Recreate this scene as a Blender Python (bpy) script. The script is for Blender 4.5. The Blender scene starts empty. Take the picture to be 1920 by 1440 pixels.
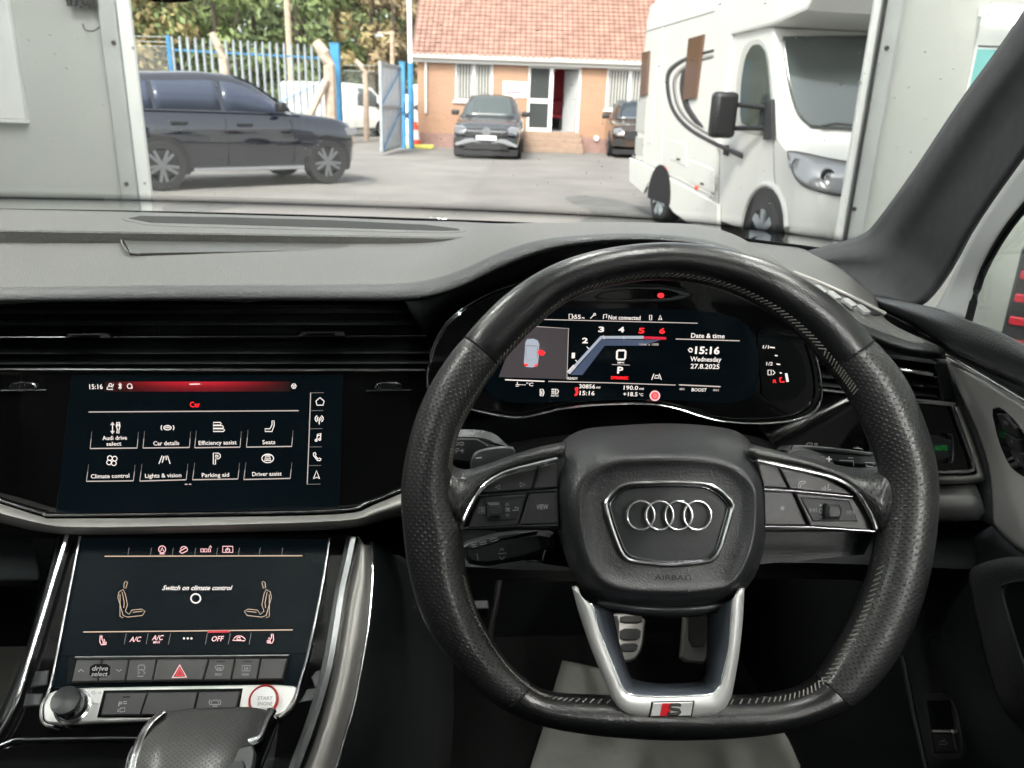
import bpy, bmesh, math, random
from mathutils import Vector as V, Matrix
R = random.Random(7)
rad = math.radians
S = bpy.context.scene
col = S.collection

# ------------------------------------------------------------------ camera
F = 1500.0; H = 1.5                       # focal length in photo pixels (1920 wide); lens height in metres
ROLL = math.atan(.034); PITCH = math.atan(530*math.cos(ROLL)/F)
fw = V((0, math.cos(PITCH), -math.sin(PITCH)))
r0 = V((1, 0, 0)); u0 = V((0, math.sin(PITCH), math.cos(PITCH)))
rc = r0*math.cos(ROLL) + u0*math.sin(ROLL)
uc = u0*math.cos(ROLL) - r0*math.sin(ROLL)
CAM = V((0, 0, H))
cam = bpy.data.cameras.new('camera'); camo = bpy.data.objects.new('camera', cam); col.objects.link(camo)
m = Matrix((rc, uc, -fw)).transposed().to_4x4(); m.translation = CAM
camo.matrix_world = m
cam.sensor_width = 36; cam.lens = 36*F/1920; cam.clip_start = .02; cam.clip_end = 500
cam.dof.use_dof = True; cam.dof.focus_distance = .68; cam.dof.aperture_fstop = 13
S.camera = camo

# ------------------------------------------------------------------ light
S.view_settings.view_transform = 'Standard'; S.view_settings.look = 'None'
S.view_settings.exposure = 2.0
w = bpy.data.worlds.new('World'); S.world = w; w.use_nodes = True
nt = w.node_tree; bg = nt.nodes['Background']
sky = nt.nodes.new('ShaderNodeTexSky'); sky.sky_type = 'NISHITA'; sky.sun_disc = False
SUN_EL, SUN_AZ = rad(48), rad(200)
sky.sun_elevation = SUN_EL; sky.sun_rotation = SUN_AZ; sky.dust_density = 4.0; sky.air_density = 1.2
hs = nt.nodes.new('ShaderNodeHueSaturation'); hs.inputs['Saturation'].default_value = .3
nt.links.new(sky.outputs[0], hs.inputs['Color']); nt.links.new(hs.outputs[0], bg.inputs[0])
bg.inputs[1].default_value = .13
sl = bpy.data.lights.new('sun', 'SUN'); sl.energy = 1.5; sl.angle = rad(14); sl.color = (1, .95, .88)
so = bpy.data.objects.new('sun', sl); col.objects.link(so)
sd = V((math.sin(SUN_AZ)*math.cos(SUN_EL), math.cos(SUN_AZ)*math.cos(SUN_EL), math.sin(SUN_EL)))
so.rotation_euler = sd.to_track_quat('Z', 'Y').to_euler()
S.cycles.use_denoising = True
S.cycles.max_bounces = 8; S.cycles.transparent_max_bounces = 12
S.cycles.sample_clamp_indirect = 6
S.cycles.caustics_reflective = False; S.cycles.caustics_refractive = False

# ------------------------------------------------------------------ measuring: photo pixel -> place
YAW = rad(5.5)                             # the car stands turned a little to the camera's axis
ex = V((math.cos(YAW), math.sin(YAW), 0)); ey = V((-math.sin(YAW), math.cos(YAW), 0))
def D(x, y): return fw*F + rc*(x-960) + uc*(720-y)
def G(x, y, z=0): d = D(x, y); return CAM + d*((z-H)/d.z)
def W(x, y, Y): d = D(x, y); return CAM + d*(Y/d.y)
def Dc(x, y): d = D(x, y); return V((d.dot(ex), d.dot(ey), d.z))
def K(x, y, Y): d = Dc(x, y); return CAM + d*(Y/d.y)
class Plane:
    def __init__(s, p, n, ray=None): s.p = V(p); s.n = V(n).normalized(); s.ray = ray or Dc
    @staticmethod
    def of(a, b, c):
        n = (b-a).cross(c-a).normalized()
        if n.dot(CAM-a) < 0: n = -n
        return Plane(a, n)
    def U(s, x, y, lift=0):
        d = s.ray(x, y); p = s.p + s.n*lift
        return CAM + d*((p-CAM).dot(s.n)/d.dot(s.n))

# ------------------------------------------------------------------ materials
def new_mat(name):
    m = bpy.data.materials.new(name); m.use_nodes = True
    return m, m.node_tree, m.node_tree.nodes['Principled BSDF']
def mat(name, c, rough=.5, metal=0., spec=.5, bump=None, vary=None, coat=0., emit=None, crough=.04, rvar=None):
    m, t, b = new_mat(name); N = t.nodes; L = t.links
    c = tuple(c) if hasattr(c, '__len__') else (c, c, c)
    b.inputs['Base Color'].default_value = (*c, 1); b.inputs['Roughness'].default_value = rough
    b.inputs['Metallic'].default_value = metal; b.inputs['Specular IOR Level'].default_value = spec
    b.inputs['Coat Weight'].default_value = coat; b.inputs['Coat Roughness'].default_value = crough
    if emit:
        b.inputs['Emission Color'].default_value = (*emit[:3], 1); b.inputs['Emission Strength'].default_value = emit[3]
    if bump or vary or rvar:
        tc = N.new('ShaderNodeTexCoord')
    if bump:
        kind, sc, st, di = bump
        if kind == 'v':
            n = N.new('ShaderNodeTexVoronoi'); n.feature = 'SMOOTH_F1'; o = n.outputs['Distance']
        else:
            n = N.new('ShaderNodeTexNoise'); n.inputs['Detail'].default_value = 3; o = n.outputs[0]
        n.inputs['Scale'].default_value = sc
        L.new(tc.outputs['Object'], n.inputs['Vector'])
        bp = N.new('ShaderNodeBump'); bp.inputs['Strength'].default_value = st; bp.inputs['Distance'].default_value = di
        L.new(o, bp.inputs['Height']); L.new(bp.outputs[0], b.inputs['Normal'])
        if coat: L.new(bp.outputs[0], b.inputs['Coat Normal'])
    if vary:
        sc, lo, hi = vary
        n = N.new('ShaderNodeTexNoise'); n.inputs['Scale'].default_value = sc; n.inputs['Detail'].default_value = 6
        L.new(tc.outputs['Object'], n.inputs['Vector'])
        r = N.new('ShaderNodeValToRGB'); r.color_ramp.elements[0].position = .3; r.color_ramp.elements[1].position = .7
        lo = lo if hasattr(lo, '__len__') else tuple(x*lo for x in c); hi = hi if hasattr(hi, '__len__') else tuple(x*hi for x in c)
        r.color_ramp.elements[0].color = (*lo, 1); r.color_ramp.elements[1].color = (*hi, 1)
        L.new(n.outputs[0], r.inputs[0]); L.new(r.outputs[0], b.inputs['Base Color'])
    if rvar:
        sc, lo, hi = rvar
        n = N.new('ShaderNodeTexNoise'); n.inputs['Scale'].default_value = sc; n.inputs['Detail'].default_value = 5
        L.new(tc.outputs['Object'], n.inputs['Vector'])
        mr = N.new('ShaderNodeMapRange'); mr.inputs[1].default_value = .35; mr.inputs[2].default_value = .65
        mr.inputs[3].default_value = lo; mr.inputs[4].default_value = hi
        L.new(n.outputs[0], mr.inputs[0]); L.new(mr.outputs[0], b.inputs['Roughness'])
    return m
def perforated(name, c, rough, pitch, hole, dark, bump=.35, grain=900):
    m, t, b = new_mat(name); N = t.nodes; L = t.links
    uv = N.new('ShaderNodeUVMap')
    def lattice(off):
        a = N.new('ShaderNodeVectorMath'); a.operation = 'MULTIPLY_ADD'
        a.inputs[1].default_value = (1/pitch, 1/pitch, 0); a.inputs[2].default_value = (off, off, 0)
        L.new(uv.outputs[0], a.inputs[0])
        f = N.new('ShaderNodeVectorMath'); f.operation = 'FRACTION'; L.new(a.outputs[0], f.inputs[0])
        s = N.new('ShaderNodeVectorMath'); s.operation = 'SUBTRACT'; s.inputs[1].default_value = (.5, .5, 0); L.new(f.outputs[0], s.inputs[0])
        l = N.new('ShaderNodeVectorMath'); l.operation = 'LENGTH'; L.new(s.outputs[0], l.inputs[0])
        return l.outputs['Value']
    mn = N.new('ShaderNodeMath'); mn.operation = 'MINIMUM'
    L.new(lattice(0), mn.inputs[0]); L.new(lattice(.5), mn.inputs[1])
    mr = N.new('ShaderNodeMapRange'); mr.inputs[1].default_value = hole*.7; mr.inputs[2].default_value = hole*1.25
    L.new(mn.outputs[0], mr.inputs[0])
    mx = N.new('ShaderNodeMix'); mx.data_type = 'RGBA'
    mx.inputs[6].default_value = (*dark, 1); mx.inputs[7].default_value = (*c, 1)
    L.new(mr.outputs[0], mx.inputs[0]); L.new(mx.outputs[2], b.inputs['Base Color'])
    b.inputs['Roughness'].default_value = rough; b.inputs['Coat Weight'].default_value = .3; b.inputs['Coat Roughness'].default_value = .22; b.inputs['Specular IOR Level'].default_value = .35
    tc = N.new('ShaderNodeTexCoord'); n = N.new('ShaderNodeTexNoise'); n.inputs['Scale'].default_value = grain
    L.new(tc.outputs['Object'], n.inputs['Vector'])
    ad = N.new('ShaderNodeMath'); ad.operation = 'MULTIPLY_ADD'; ad.inputs[1].default_value = .25
    L.new(n.outputs[0], ad.inputs[0]); L.new(mr.outputs[0], ad.inputs[2])
    bp = N.new('ShaderNodeBump'); bp.inputs['Strength'].default_value = bump; bp.inputs['Distance'].default_value = .0006
    L.new(ad.outputs[0], bp.inputs['Height']); L.new(bp.outputs[0], b.inputs['Normal']); L.new(bp.outputs[0], b.inputs['Coat Normal'])
    return m
def glass_mat(name, tint=(1, 1, 1), ior=1.35, dust=0):
    m, t, b = new_mat(name); N = t.nodes; L = t.links; N.remove(b)
    tr = N.new('ShaderNodeBsdfTransparent'); tr.inputs[0].default_value = (*tint, 1)
    gl = N.new('ShaderNodeBsdfGlossy'); gl.inputs['Roughness'].default_value = .02
    lw = N.new('ShaderNodeLayerWeight'); lw.inputs[0].default_value = .5      # plain Schlick reflectance of a thin pane
    pw = N.new('ShaderNodeMath'); pw.operation = 'POWER'; pw.inputs[1].default_value = 5; L.new(lw.outputs['Facing'], pw.inputs[0])
    f0 = ((ior-1)/(ior+1))**2
    fr = N.new('ShaderNodeMath'); fr.operation = 'MULTIPLY_ADD'; fr.inputs[1].default_value = 1-f0; fr.inputs[2].default_value = f0; L.new(pw.outputs[0], fr.inputs[0])
    mx = N.new('ShaderNodeMixShader'); L.new(fr.outputs[0], mx.inputs[0]); L.new(tr.outputs[0], mx.inputs[1]); L.new(gl.outputs[0], mx.inputs[2])
    out = mx
    if dust:
        tc = N.new('ShaderNodeTexCoord'); vo = N.new('ShaderNodeTexVoronoi'); vo.inputs['Scale'].default_value = 42; vo.inputs['Randomness'].default_value = 1
        L.new(tc.outputs['Object'], vo.inputs['Vector'])
        mr = N.new('ShaderNodeMapRange'); mr.inputs[1].default_value = .060; mr.inputs[2].default_value = .03; mr.inputs[3].default_value = 0; mr.inputs[4].default_value = dust
        L.new(vo.outputs['Distance'], mr.inputs[0])
        df = N.new('ShaderNodeBsdfDiffuse'); df.inputs[0].default_value = (.8, .8, .78, 1)
        m2 = N.new('ShaderNodeMixShader'); L.new(mr.outputs[0], m2.inputs[0]); L.new(mx.outputs[0], m2.inputs[1]); L.new(df.outputs[0], m2.inputs[2]); out = m2
    L.new(out.outputs[0], N['Material Output'].inputs[0])
    return m
def glow(name, c, s): return mat(name, (.01, .01, .01), .4, emit=(*c, s))

M = dict(
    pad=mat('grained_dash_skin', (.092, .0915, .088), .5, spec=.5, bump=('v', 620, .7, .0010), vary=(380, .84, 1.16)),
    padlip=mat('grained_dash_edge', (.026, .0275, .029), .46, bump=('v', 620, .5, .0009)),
    plastic=mat('black_grained_plastic', (.0095, .0115, .013), .5, spec=.4, bump=('v', 1300, .25, .0005)),
    plastic2=mat('dark_grey_plastic', (.022, .024, .026), .42, bump=('n', 1600, .12, .0004), rvar=(60, .36, .5)),
    trimcloth=mat('pillar_cloth', (.030, .031, .035), .85, bump=('n', 1500, .35, .0006), vary=(60, .85, 1.15)),
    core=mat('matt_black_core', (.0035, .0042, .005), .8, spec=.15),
    gloss=mat('piano_black', (.003, .003, .0035), .06, spec=.5, coat=.4, rvar=(25, .05, .09)),
    glass_black=mat('screen_glass', (.0025, .004, .005), .10, spec=.4),
    display=mat('display_face', (.002, .004, .006), .14, spec=.35, emit=(.06, .15, .20, .004)),
    chrome=mat('satin_chrome', (.82, .82, .83), .18, metal=1, rvar=(80, .14, .24)),
    darkchrome=mat('dark_chrome', (.16, .165, .175), .22, metal=1),
    silver=mat('satin_silver', (.38, .372, .355), .5, metal=.6),
    fin=mat('clear_vent_fin', (.30, .30, .30), .3),
    shroud=mat('black_column_plastic', (.003, .003, .0035), .5, spec=.08),
    slate=mat('slate_satin_plastic', (.10, .115, .14), .36, metal=.4),
    rail=mat('dark_steel_rail', (.30, .31, .32), .2, metal=1), band=mat('dark_satin_band', (.20, .195, .185), .45, metal=.6),  # the side band is a darker satin grey
    inlay=mat('brushed_door_inlay', (.50, .50, .49), .42, metal=.35),
    slot=mat('dark_slot', (.020, .021, .020), .7, spec=.2), tray=mat('smooth_tray_mat', (.05, .05, .047), .42),
    silverlite=mat('matt_silver', (.74, .74, .73), .36, metal=.55, rvar=(40, .33, .43)),
    leather=mat('worn_black_leather', (.0065, .007, .0075), .45, spec=.3, coat=.35, crough=.24, bump=('v', 700, .22, .0006), rvar=(35, .28, .38)),
    airbag=mat('grained_airbag_skin', (.015, .016, .0175), .42, bump=('v', 800, .35, .0007), vary=(25, .92, 1.08)),
    perf=perforated('perforated_leather', (.0135, .014, .0145), .40, .0050, .15, (.0006, .0006, .0006), .6),
    perf2=perforated('perforated_selector_leather', (.034, .034, .033), .55, .0042, .17, (.006, .006, .006), .5),
    button=mat('soft_touch_button', (.017, .0175, .0185), .45, bump=('n', 2000, .08, .0003)),
    button2=mat('grey_console_button', (.036, .036, .037), .5, bump=('n', 2000, .08, .0003)),
    thread=mat('grey_thread', (.19, .18, .165), .7),
    print=mat('white_print', (.75, .75, .74), .5),
    printdim=mat('grey_print', (.33, .33, .34), .5),
    printgrey=mat('faint_grey_print', (.30, .30, .30), .5),
    redpaint=mat('red_enamel', (.55, .012, .02), .3),
    white_e=glow('lit_white', (1, .9, .84), .28), dim_e=glow('lit_grey', (1, .85, .78), .16), faint_e=glow('lit_faint', (1, .85, .78), .05),
    red_e=glow('lit_red', (1, .015, .02), .5), redbar_e=glow('lit_crimson', (.9, .01, .05), .2), green_e=glow('lit_green', (.03, .8, .12), .055),
    blue_e=glow('lit_slate', (.55, .60, .70), .2), grey_e=glow('lit_panel', (.62, .52, .56), .024), pink_e=glow('lit_pink', (1, .55, .55), .35),
    amber_e=glow('lit_amber_line', (1, .72, .5), .18),
    paper=mat('paper', (.18, .18, .162), .8, bump=('n', 14, .5, .006), vary=(9, .85, 1.1)),
    carpet=mat('black_carpet', (.005, .005, .005), .95, spec=.05, bump=('n', 700, .6, .002)),
    pedal=mat('brushed_steel_pedal', (.42, .40, .38), .34, metal=.9),
    rubber=mat('black_rubber', (.012, .012, .012), .7),
    screen_pane=glass_mat('windscreen_glass', (.97, .985, .975), 1.22, dust=.75),
    side_pane=glass_mat('side_glass', (.92, .95, .93), 1.25),
    added_pane=glass_mat('added_roof_glass', (.62, .65, .64), 1.4),  # for the glass panel added to the car roof to admit light
    liner=mat('headliner_cloth', (.035, .035, .036), .9),
    frameliner=mat('grey_frame_trim', (.30, .31, .31), .7),
)

# ------------------------------------------------------------------ builders
WROOT = {}                                 # things whose parts are written in place
def mk(name, vs, fs, mt, parent=None, smooth=True, uv=None, sharp=40, solid=0):
    me = bpy.data.meshes.new(name); me.from_pydata([tuple(v) for v in vs], [], fs)
    mts = mt if isinstance(mt, (list, tuple)) else [mt]
    for q in mts: me.materials.append(q)
    if smooth:
        me.polygons.foreach_set('use_smooth', [True]*len(me.polygons))
    if uv:
        l = me.uv_layers.new(name='UVMap')
        for lp in me.loops: l.data[lp.index].uv = uv[lp.vertex_index]
    me.update()
    if smooth and sharp: me.set_sharp_from_angle(angle=rad(sharp))
    o = bpy.data.objects.new(name, me); col.objects.link(o)
    if parent:
        o.parent = parent
        if parent.name in WROOT: o.matrix_parent_inverse = WROOT[parent.name]
    if solid:
        s = o.modifiers.new('thickness', 'SOLIDIFY'); s.thickness = solid; s.offset = -1
    return o
def empty(name, parent=None, loc=(0, 0, 0), rz=0):
    o = bpy.data.objects.new(name, None); col.objects.link(o); o.location = loc; o.rotation_euler = (0, 0, rz)
    if parent: o.parent = parent
    return o
def tag(o, label=None, cat=None, group=None, kind=None):
    if label: o['label'] = label
    if cat: o['category'] = cat
    if group: o['group'] = group
    if kind: o['kind'] = kind
    return o
def copy_tree(o, parent=None):
    c = o.copy(); col.objects.link(c); c.parent = parent
    for ch in [x for x in S.objects if x.parent == o]: copy_tree(ch, c)
    return c
def cr(pts, n=6, closed=False):
    """Catmull-Rom through points of any dimension"""
    P = [V(p) for p in pts]; k = len(P); out = []
    g = (lambda i: P[i % k]) if closed else (lambda i: P[max(0, min(k-1, i))])
    for i in range(k if closed else k-1):
        a, b, c, d = g(i-1), g(i), g(i+1), g(i+2)
        for j in range(n):
            t = j/n
            out.append(.5*((2*b) + (c-a)*t + (2*a-5*b+4*c-d)*t*t + (3*b-a-3*c+d)*t**3))
    if not closed: out.append(P[-1])
    return out
def soft(pts, n=2, closed=True):
    P = [V(p) for p in pts]
    for _ in range(n):
        q = []; k = len(P)
        for i in range(k if closed else k-1):
            a, b = P[i], P[(i+1) % k]; q += [a*.8+b*.2, a*.2+b*.8]
        P = q if closed else [P[0]]+q[1:-1]+[P[-1]]
    return P
AUTO_FACE = [False]
def grid(name, rows, mt, parent=None, n=0, m_=0, flip=False, solid=0, sharp=60, closed=False):
    if n: rows = [cr(r, n) for r in rows]
    if m_:
        cols = [cr([r[i] for r in rows], m_) for i in range(len(rows[0]))]
        rows = [[c[j] for c in cols] for j in range(len(cols[0]))]
    a, b = len(rows), len(rows[0]); vs = [p for r in rows for p in r]; fs = []
    for i in range(a-1):
        for j in range(b if closed else b-1):
            j2 = (j+1) % b
            f = (i*b+j, i*b+j2, (i+1)*b+j2, (i+1)*b+j); fs.append(f[::-1] if flip else f)
    if AUTO_FACE[0]:
        t = 0
        for f in fs:
            p, q, r_ = V(vs[f[0]]), V(vs[f[1]]), V(vs[f[2]]); n_ = (q-p).cross(r_-p); t += n_.dot(CAM-p)
        if t < 0: fs = [f[::-1] for f in fs]
    mi = a//2; us = [0.]
    for j in range(1, b): us.append(us[-1]+(V(rows[mi][j])-V(rows[mi][j-1])).length)
    mj = b//2; ws = [0.]
    for i in range(1, a): ws.append(ws[-1]+(V(rows[i][mj])-V(rows[i-1][mj])).length)
    uv = [(us[j], ws[i]) for i in range(a) for j in range(b)]
    return mk(name, vs, fs, mt, parent, uv=uv, solid=solid, sharp=sharp)
def tube(name, pts, r, mt, parent=None, closed=False, seg=8, flat=1, up=None, join=None):
    P = [V(p) for p in pts]; k = len(P); vs = []; fs = []
    for i, p in enumerate(P):
        if closed: t = P[(i+1) % k]-P[i-1]
        else: t = P[min(k-1, i+1)]-P[max(0, i-1)]
        t.normalize(); uu = V(up) if up is not None else V((0, 0, 1))
        if abs(t.dot(uu)) > .97: uu = V((0, 1, 0)) if up is None else V((1, 0, 0))
        s = t.cross(uu).normalized(); q = s.cross(t).normalized()
        ri = r[i] if isinstance(r, (list, tuple)) else r
        for j in range(seg):
            a = 2*math.pi*j/seg
            vs.append(p + s*(math.cos(a)*ri) + q*(math.sin(a)*ri*flat))
    for i in range(k if closed else k-1):
        for j in range(seg):
            i2 = (i+1) % k; j2 = (j+1) % seg
            fs.append((i*seg+j, i*seg+j2, i2*seg+j2, i2*seg+j))
    if not closed:
        fs.append(tuple(range(seg))[::-1]); fs.append(tuple((k-1)*seg+j for j in range(seg)))
    if join is not None:
        o = len(join[0]); join[0].extend(vs); join[1].extend(tuple(o+i for i in f) for f in fs); return
    return mk(name, vs, fs, mt, parent)
def inset2(P, d):
    k = len(P); out = []
    area = sum(P[i].x*P[(i+1) % k].y-P[(i+1) % k].x*P[i].y for i in range(k)); sg = 1 if area > 0 else -1
    for i in range(k):
        a = (P[i]-P[i-1]); b = (P[(i+1) % k]-P[i])
        if a.length < 1e-9 or b.length < 1e-9: out.append(P[i].copy()); continue
        a.normalize(); b.normalize()
        na = V((-a.y, a.x))*sg; nb = V((-b.y, b.x))*sg; n = na+nb
        if n.length < 1e-6: out.append(P[i]+na*d); continue
        n.normalize(); c = max(.35, n.dot(na)); out.append(P[i]+n*(d/c))
    return out
def slab(name, pts3, n, top, depth, mt, parent=None, bevel=.0006, sharp=35):
    """closed outline pts3 (on a plane of normal n) made into a bevelled slab: face at +top, back at -depth"""
    n = V(n).normalized(); P3 = [V(p) for p in pts3]; o = P3[0]
    e1 = (P3[1]-P3[0]); e1 = (e1-n*e1.dot(n)).normalized(); e2 = n.cross(e1)
    P = [V(((p-o).dot(e1), (p-o).dot(e2))) for p in P3]
    area = sum(P[i].x*P[(i+1) % len(P)].y-P[(i+1) % len(P)].x*P[i].y for i in range(len(P)))
    if area < 0: P = P[::-1]
    k = len(P); In = inset2(P, bevel)
    g = lambda q, z: o+e1*q.x+e2*q.y+n*z
    vs = [g(q, -depth) for q in P]+[g(q, top-bevel) for q in P]+[g(q, top) for q in In]
    fs = []
    for l in range(2):
        for i in range(k):
            j = (i+1) % k; fs.append((l*k+i, l*k+j, (l+1)*k+j, (l+1)*k+i))
    fs.append(tuple(2*k+i for i in range(k))); fs.append(tuple(range(k))[::-1])
    return mk(name, vs, fs, mt, parent, sharp=sharp)
def plate(name, px, pl, top, depth, mt, parent=None, bevel=.0006, rnd=0):
    if rnd: px = soft(px, rnd)
    return slab(name, [pl.U(p[0], p[1], top) - pl.n*top for p in px], pl.n, top, depth, mt, parent, bevel)
def strokes(name, lines, wpx, pl, lift, mt, parent):
    """thin printed or lit lines lying on a panel"""
    vs, fs = [], []
    for ln in lines:
        ww = wpx
        if isinstance(ln, tuple) and len(ln) == 2 and isinstance(ln[0], list): ln, ww = ln
        P = [V(p) for p in ln]; k = len(P)
        clo = k > 2 and (P[0]-P[-1]).length < 1e-6
        b = len(vs)
        for i in range(k):
            if clo: t = P[(i+1) % (k-1)] - P[(i-1) % (k-1)]
            else: t = P[min(k-1, i+1)]-P[max(0, i-1)]
            if t.length < 1e-9: t = V((1, 0))
            t.normalize(); nn = V((-t.y, t.x))*ww/2
            for q in (P[i]+nn, P[i]-nn): vs.append(pl.U(q.x, q.y, lift))
        for i in range(k-1): fs.append((b+2*i, b+2*i+2, b+2*i+3, b+2*i+1))
    return mk(name, vs, fs, mt, parent, smooth=False)
def patch(name, polys, pl, lift, mt, parent):
    vs, fs = [], []
    for p in polys:
        b = len(vs); vs += [pl.U(q[0], q[1], lift) for q in p]; fs.append(tuple(range(b, b+len(p)))[::-1])
    return mk(name, vs, fs, mt, parent, smooth=False)
def ring_px(cx, cy, rx, ry=None, n=20, a0=0, a1=360):
    ry = ry or rx
    return [(cx+rx*math.cos(rad(a0+(a1-a0)*i/n)), cy+ry*math.sin(rad(a0+(a1-a0)*i/n))) for i in range(n+1)]
_txt = {}
def glyphs(s, bold):
    if (s, bold) in _txt: return _txt[(s, bold)]
    c = bpy.data.curves.new('t', 'FONT'); c.body = s; c.align_x = 'CENTER'; c.resolution_u = 2; c.offset = bold
    o = bpy.data.objects.new('t', c); col.objects.link(o); bpy.context.view_layer.update()
    me = bpy.data.meshes.new_from_object(o.evaluated_get(bpy.context.evaluated_depsgraph_get()))
    vs = [v.co.copy() for v in me.vertices]; fs = [tuple(p.vertices) for p in me.polygons]
    bpy.data.objects.remove(o); bpy.data.meshes.remove(me); bpy.data.curves.remove(c)
    x0 = min(v.x for v in vs); x1 = max(v.x for v in vs)
    _txt[(s, bold)] = (vs, fs, x0, x1); return _txt[(s, bold)]
def text(s, x, y, wpx, hpx, pl, lift, mt, parent, slope=0., shear=0., bold=.012, name='lettering', thick=0):
    """lettering on a panel: centred at photo pixel x, y; wpx wide, hpx = capital height"""
    vs, fs, x0, x1 = glyphs(s, bold)
    o = pl.U(x, y, lift); ux = pl.U(x+10, y+10*slope, lift)-o; mpp = ux.length/10; ux.normalize(); uy = pl.n.cross(ux)
    vy = (pl.U(x, y-10, lift)-o); mpy = abs(vy.dot(uy))/10
    sx = wpx/(x1-x0)*mpp; sy = hpx/.69*mpy
    P = [o+ux*((v.x-(x0+x1)/2)*sx + shear*(v.y-.345)*sy)+uy*((v.y-.345)*sy) for v in vs]
    return mk(name, P, fs, mt, parent, smooth=False)
def boxm(vs, fs, lo, hi, mtx=None):
    b = len(vs)
    for z in (lo[2], hi[2]):
        for x, y in ((lo[0], lo[1]), (hi[0], lo[1]), (hi[0], hi[1]), (lo[0], hi[1])):
            p = V((x, y, z)); vs.append(mtx @ p if mtx else p)
    fs += [tuple(b+i for i in f) for f in ((3, 2, 1, 0), (4, 5, 6, 7), (0, 1, 5, 4), (1, 2, 6, 5), (2, 3, 7, 6), (3, 0, 4, 7))]
def box(name, lo, hi, mt, parent=None, bevel=0, mtx=None):
    vs, fs = [], []; boxm(vs, fs, lo, hi, mtx); o = mk(name, vs, fs, mt, parent, smooth=bool(bevel), sharp=50)
    if bevel:
        b = o.modifiers.new('edge', 'BEVEL'); b.width = bevel; b.segments = 2
    return o
def obox(vs, fs, c, ax, ay, az):
    b = len(vs); c, ax, ay, az = V(c), V(ax), V(ay), V(az)
    for z in (-1, 1):
        for x, y in ((-1, -1), (1, -1), (1, 1), (-1, 1)): vs.append(c+ax*x+ay*y+az*z)
    fs += [tuple(b+i for i in f) for f in ((3, 2, 1, 0), (4, 5, 6, 7), (0, 1, 5, 4), (1, 2, 6, 5), (2, 3, 7, 6), (3, 0, 4, 7))]
def lathe(prof, n=24, axis='x'):
    """profile (radius, offset along axis)"""
    vs, fs = [], []; k = len(prof)
    for i in range(n):
        a = 2*math.pi*i/n
        for r, h in prof: vs.append(V((h, r*math.cos(a), r*math.sin(a))))
    for i in range(n):
        for j in range(k-1):
            i2 = (i+1) % n; fs.append((i*k+j, i2*k+j, i2*k+j+1, i*k+j+1))
    return vs, fs
def quadstrip(name, a, b, mt, parent, solid=0):
    return grid(name, [a, b], mt, parent, solid=solid)
def thing(name, label, cat, loc=(0, 0, 0), rz=0, group=None, placed=True):
    o = empty(name, None, loc, rz); tag(o, label, cat, group)
    if placed: WROOT[o.name] = (Matrix.Translation(V(loc)) @ Matrix.Rotation(rz, 4, 'Z')).inverted()
    return o

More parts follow.
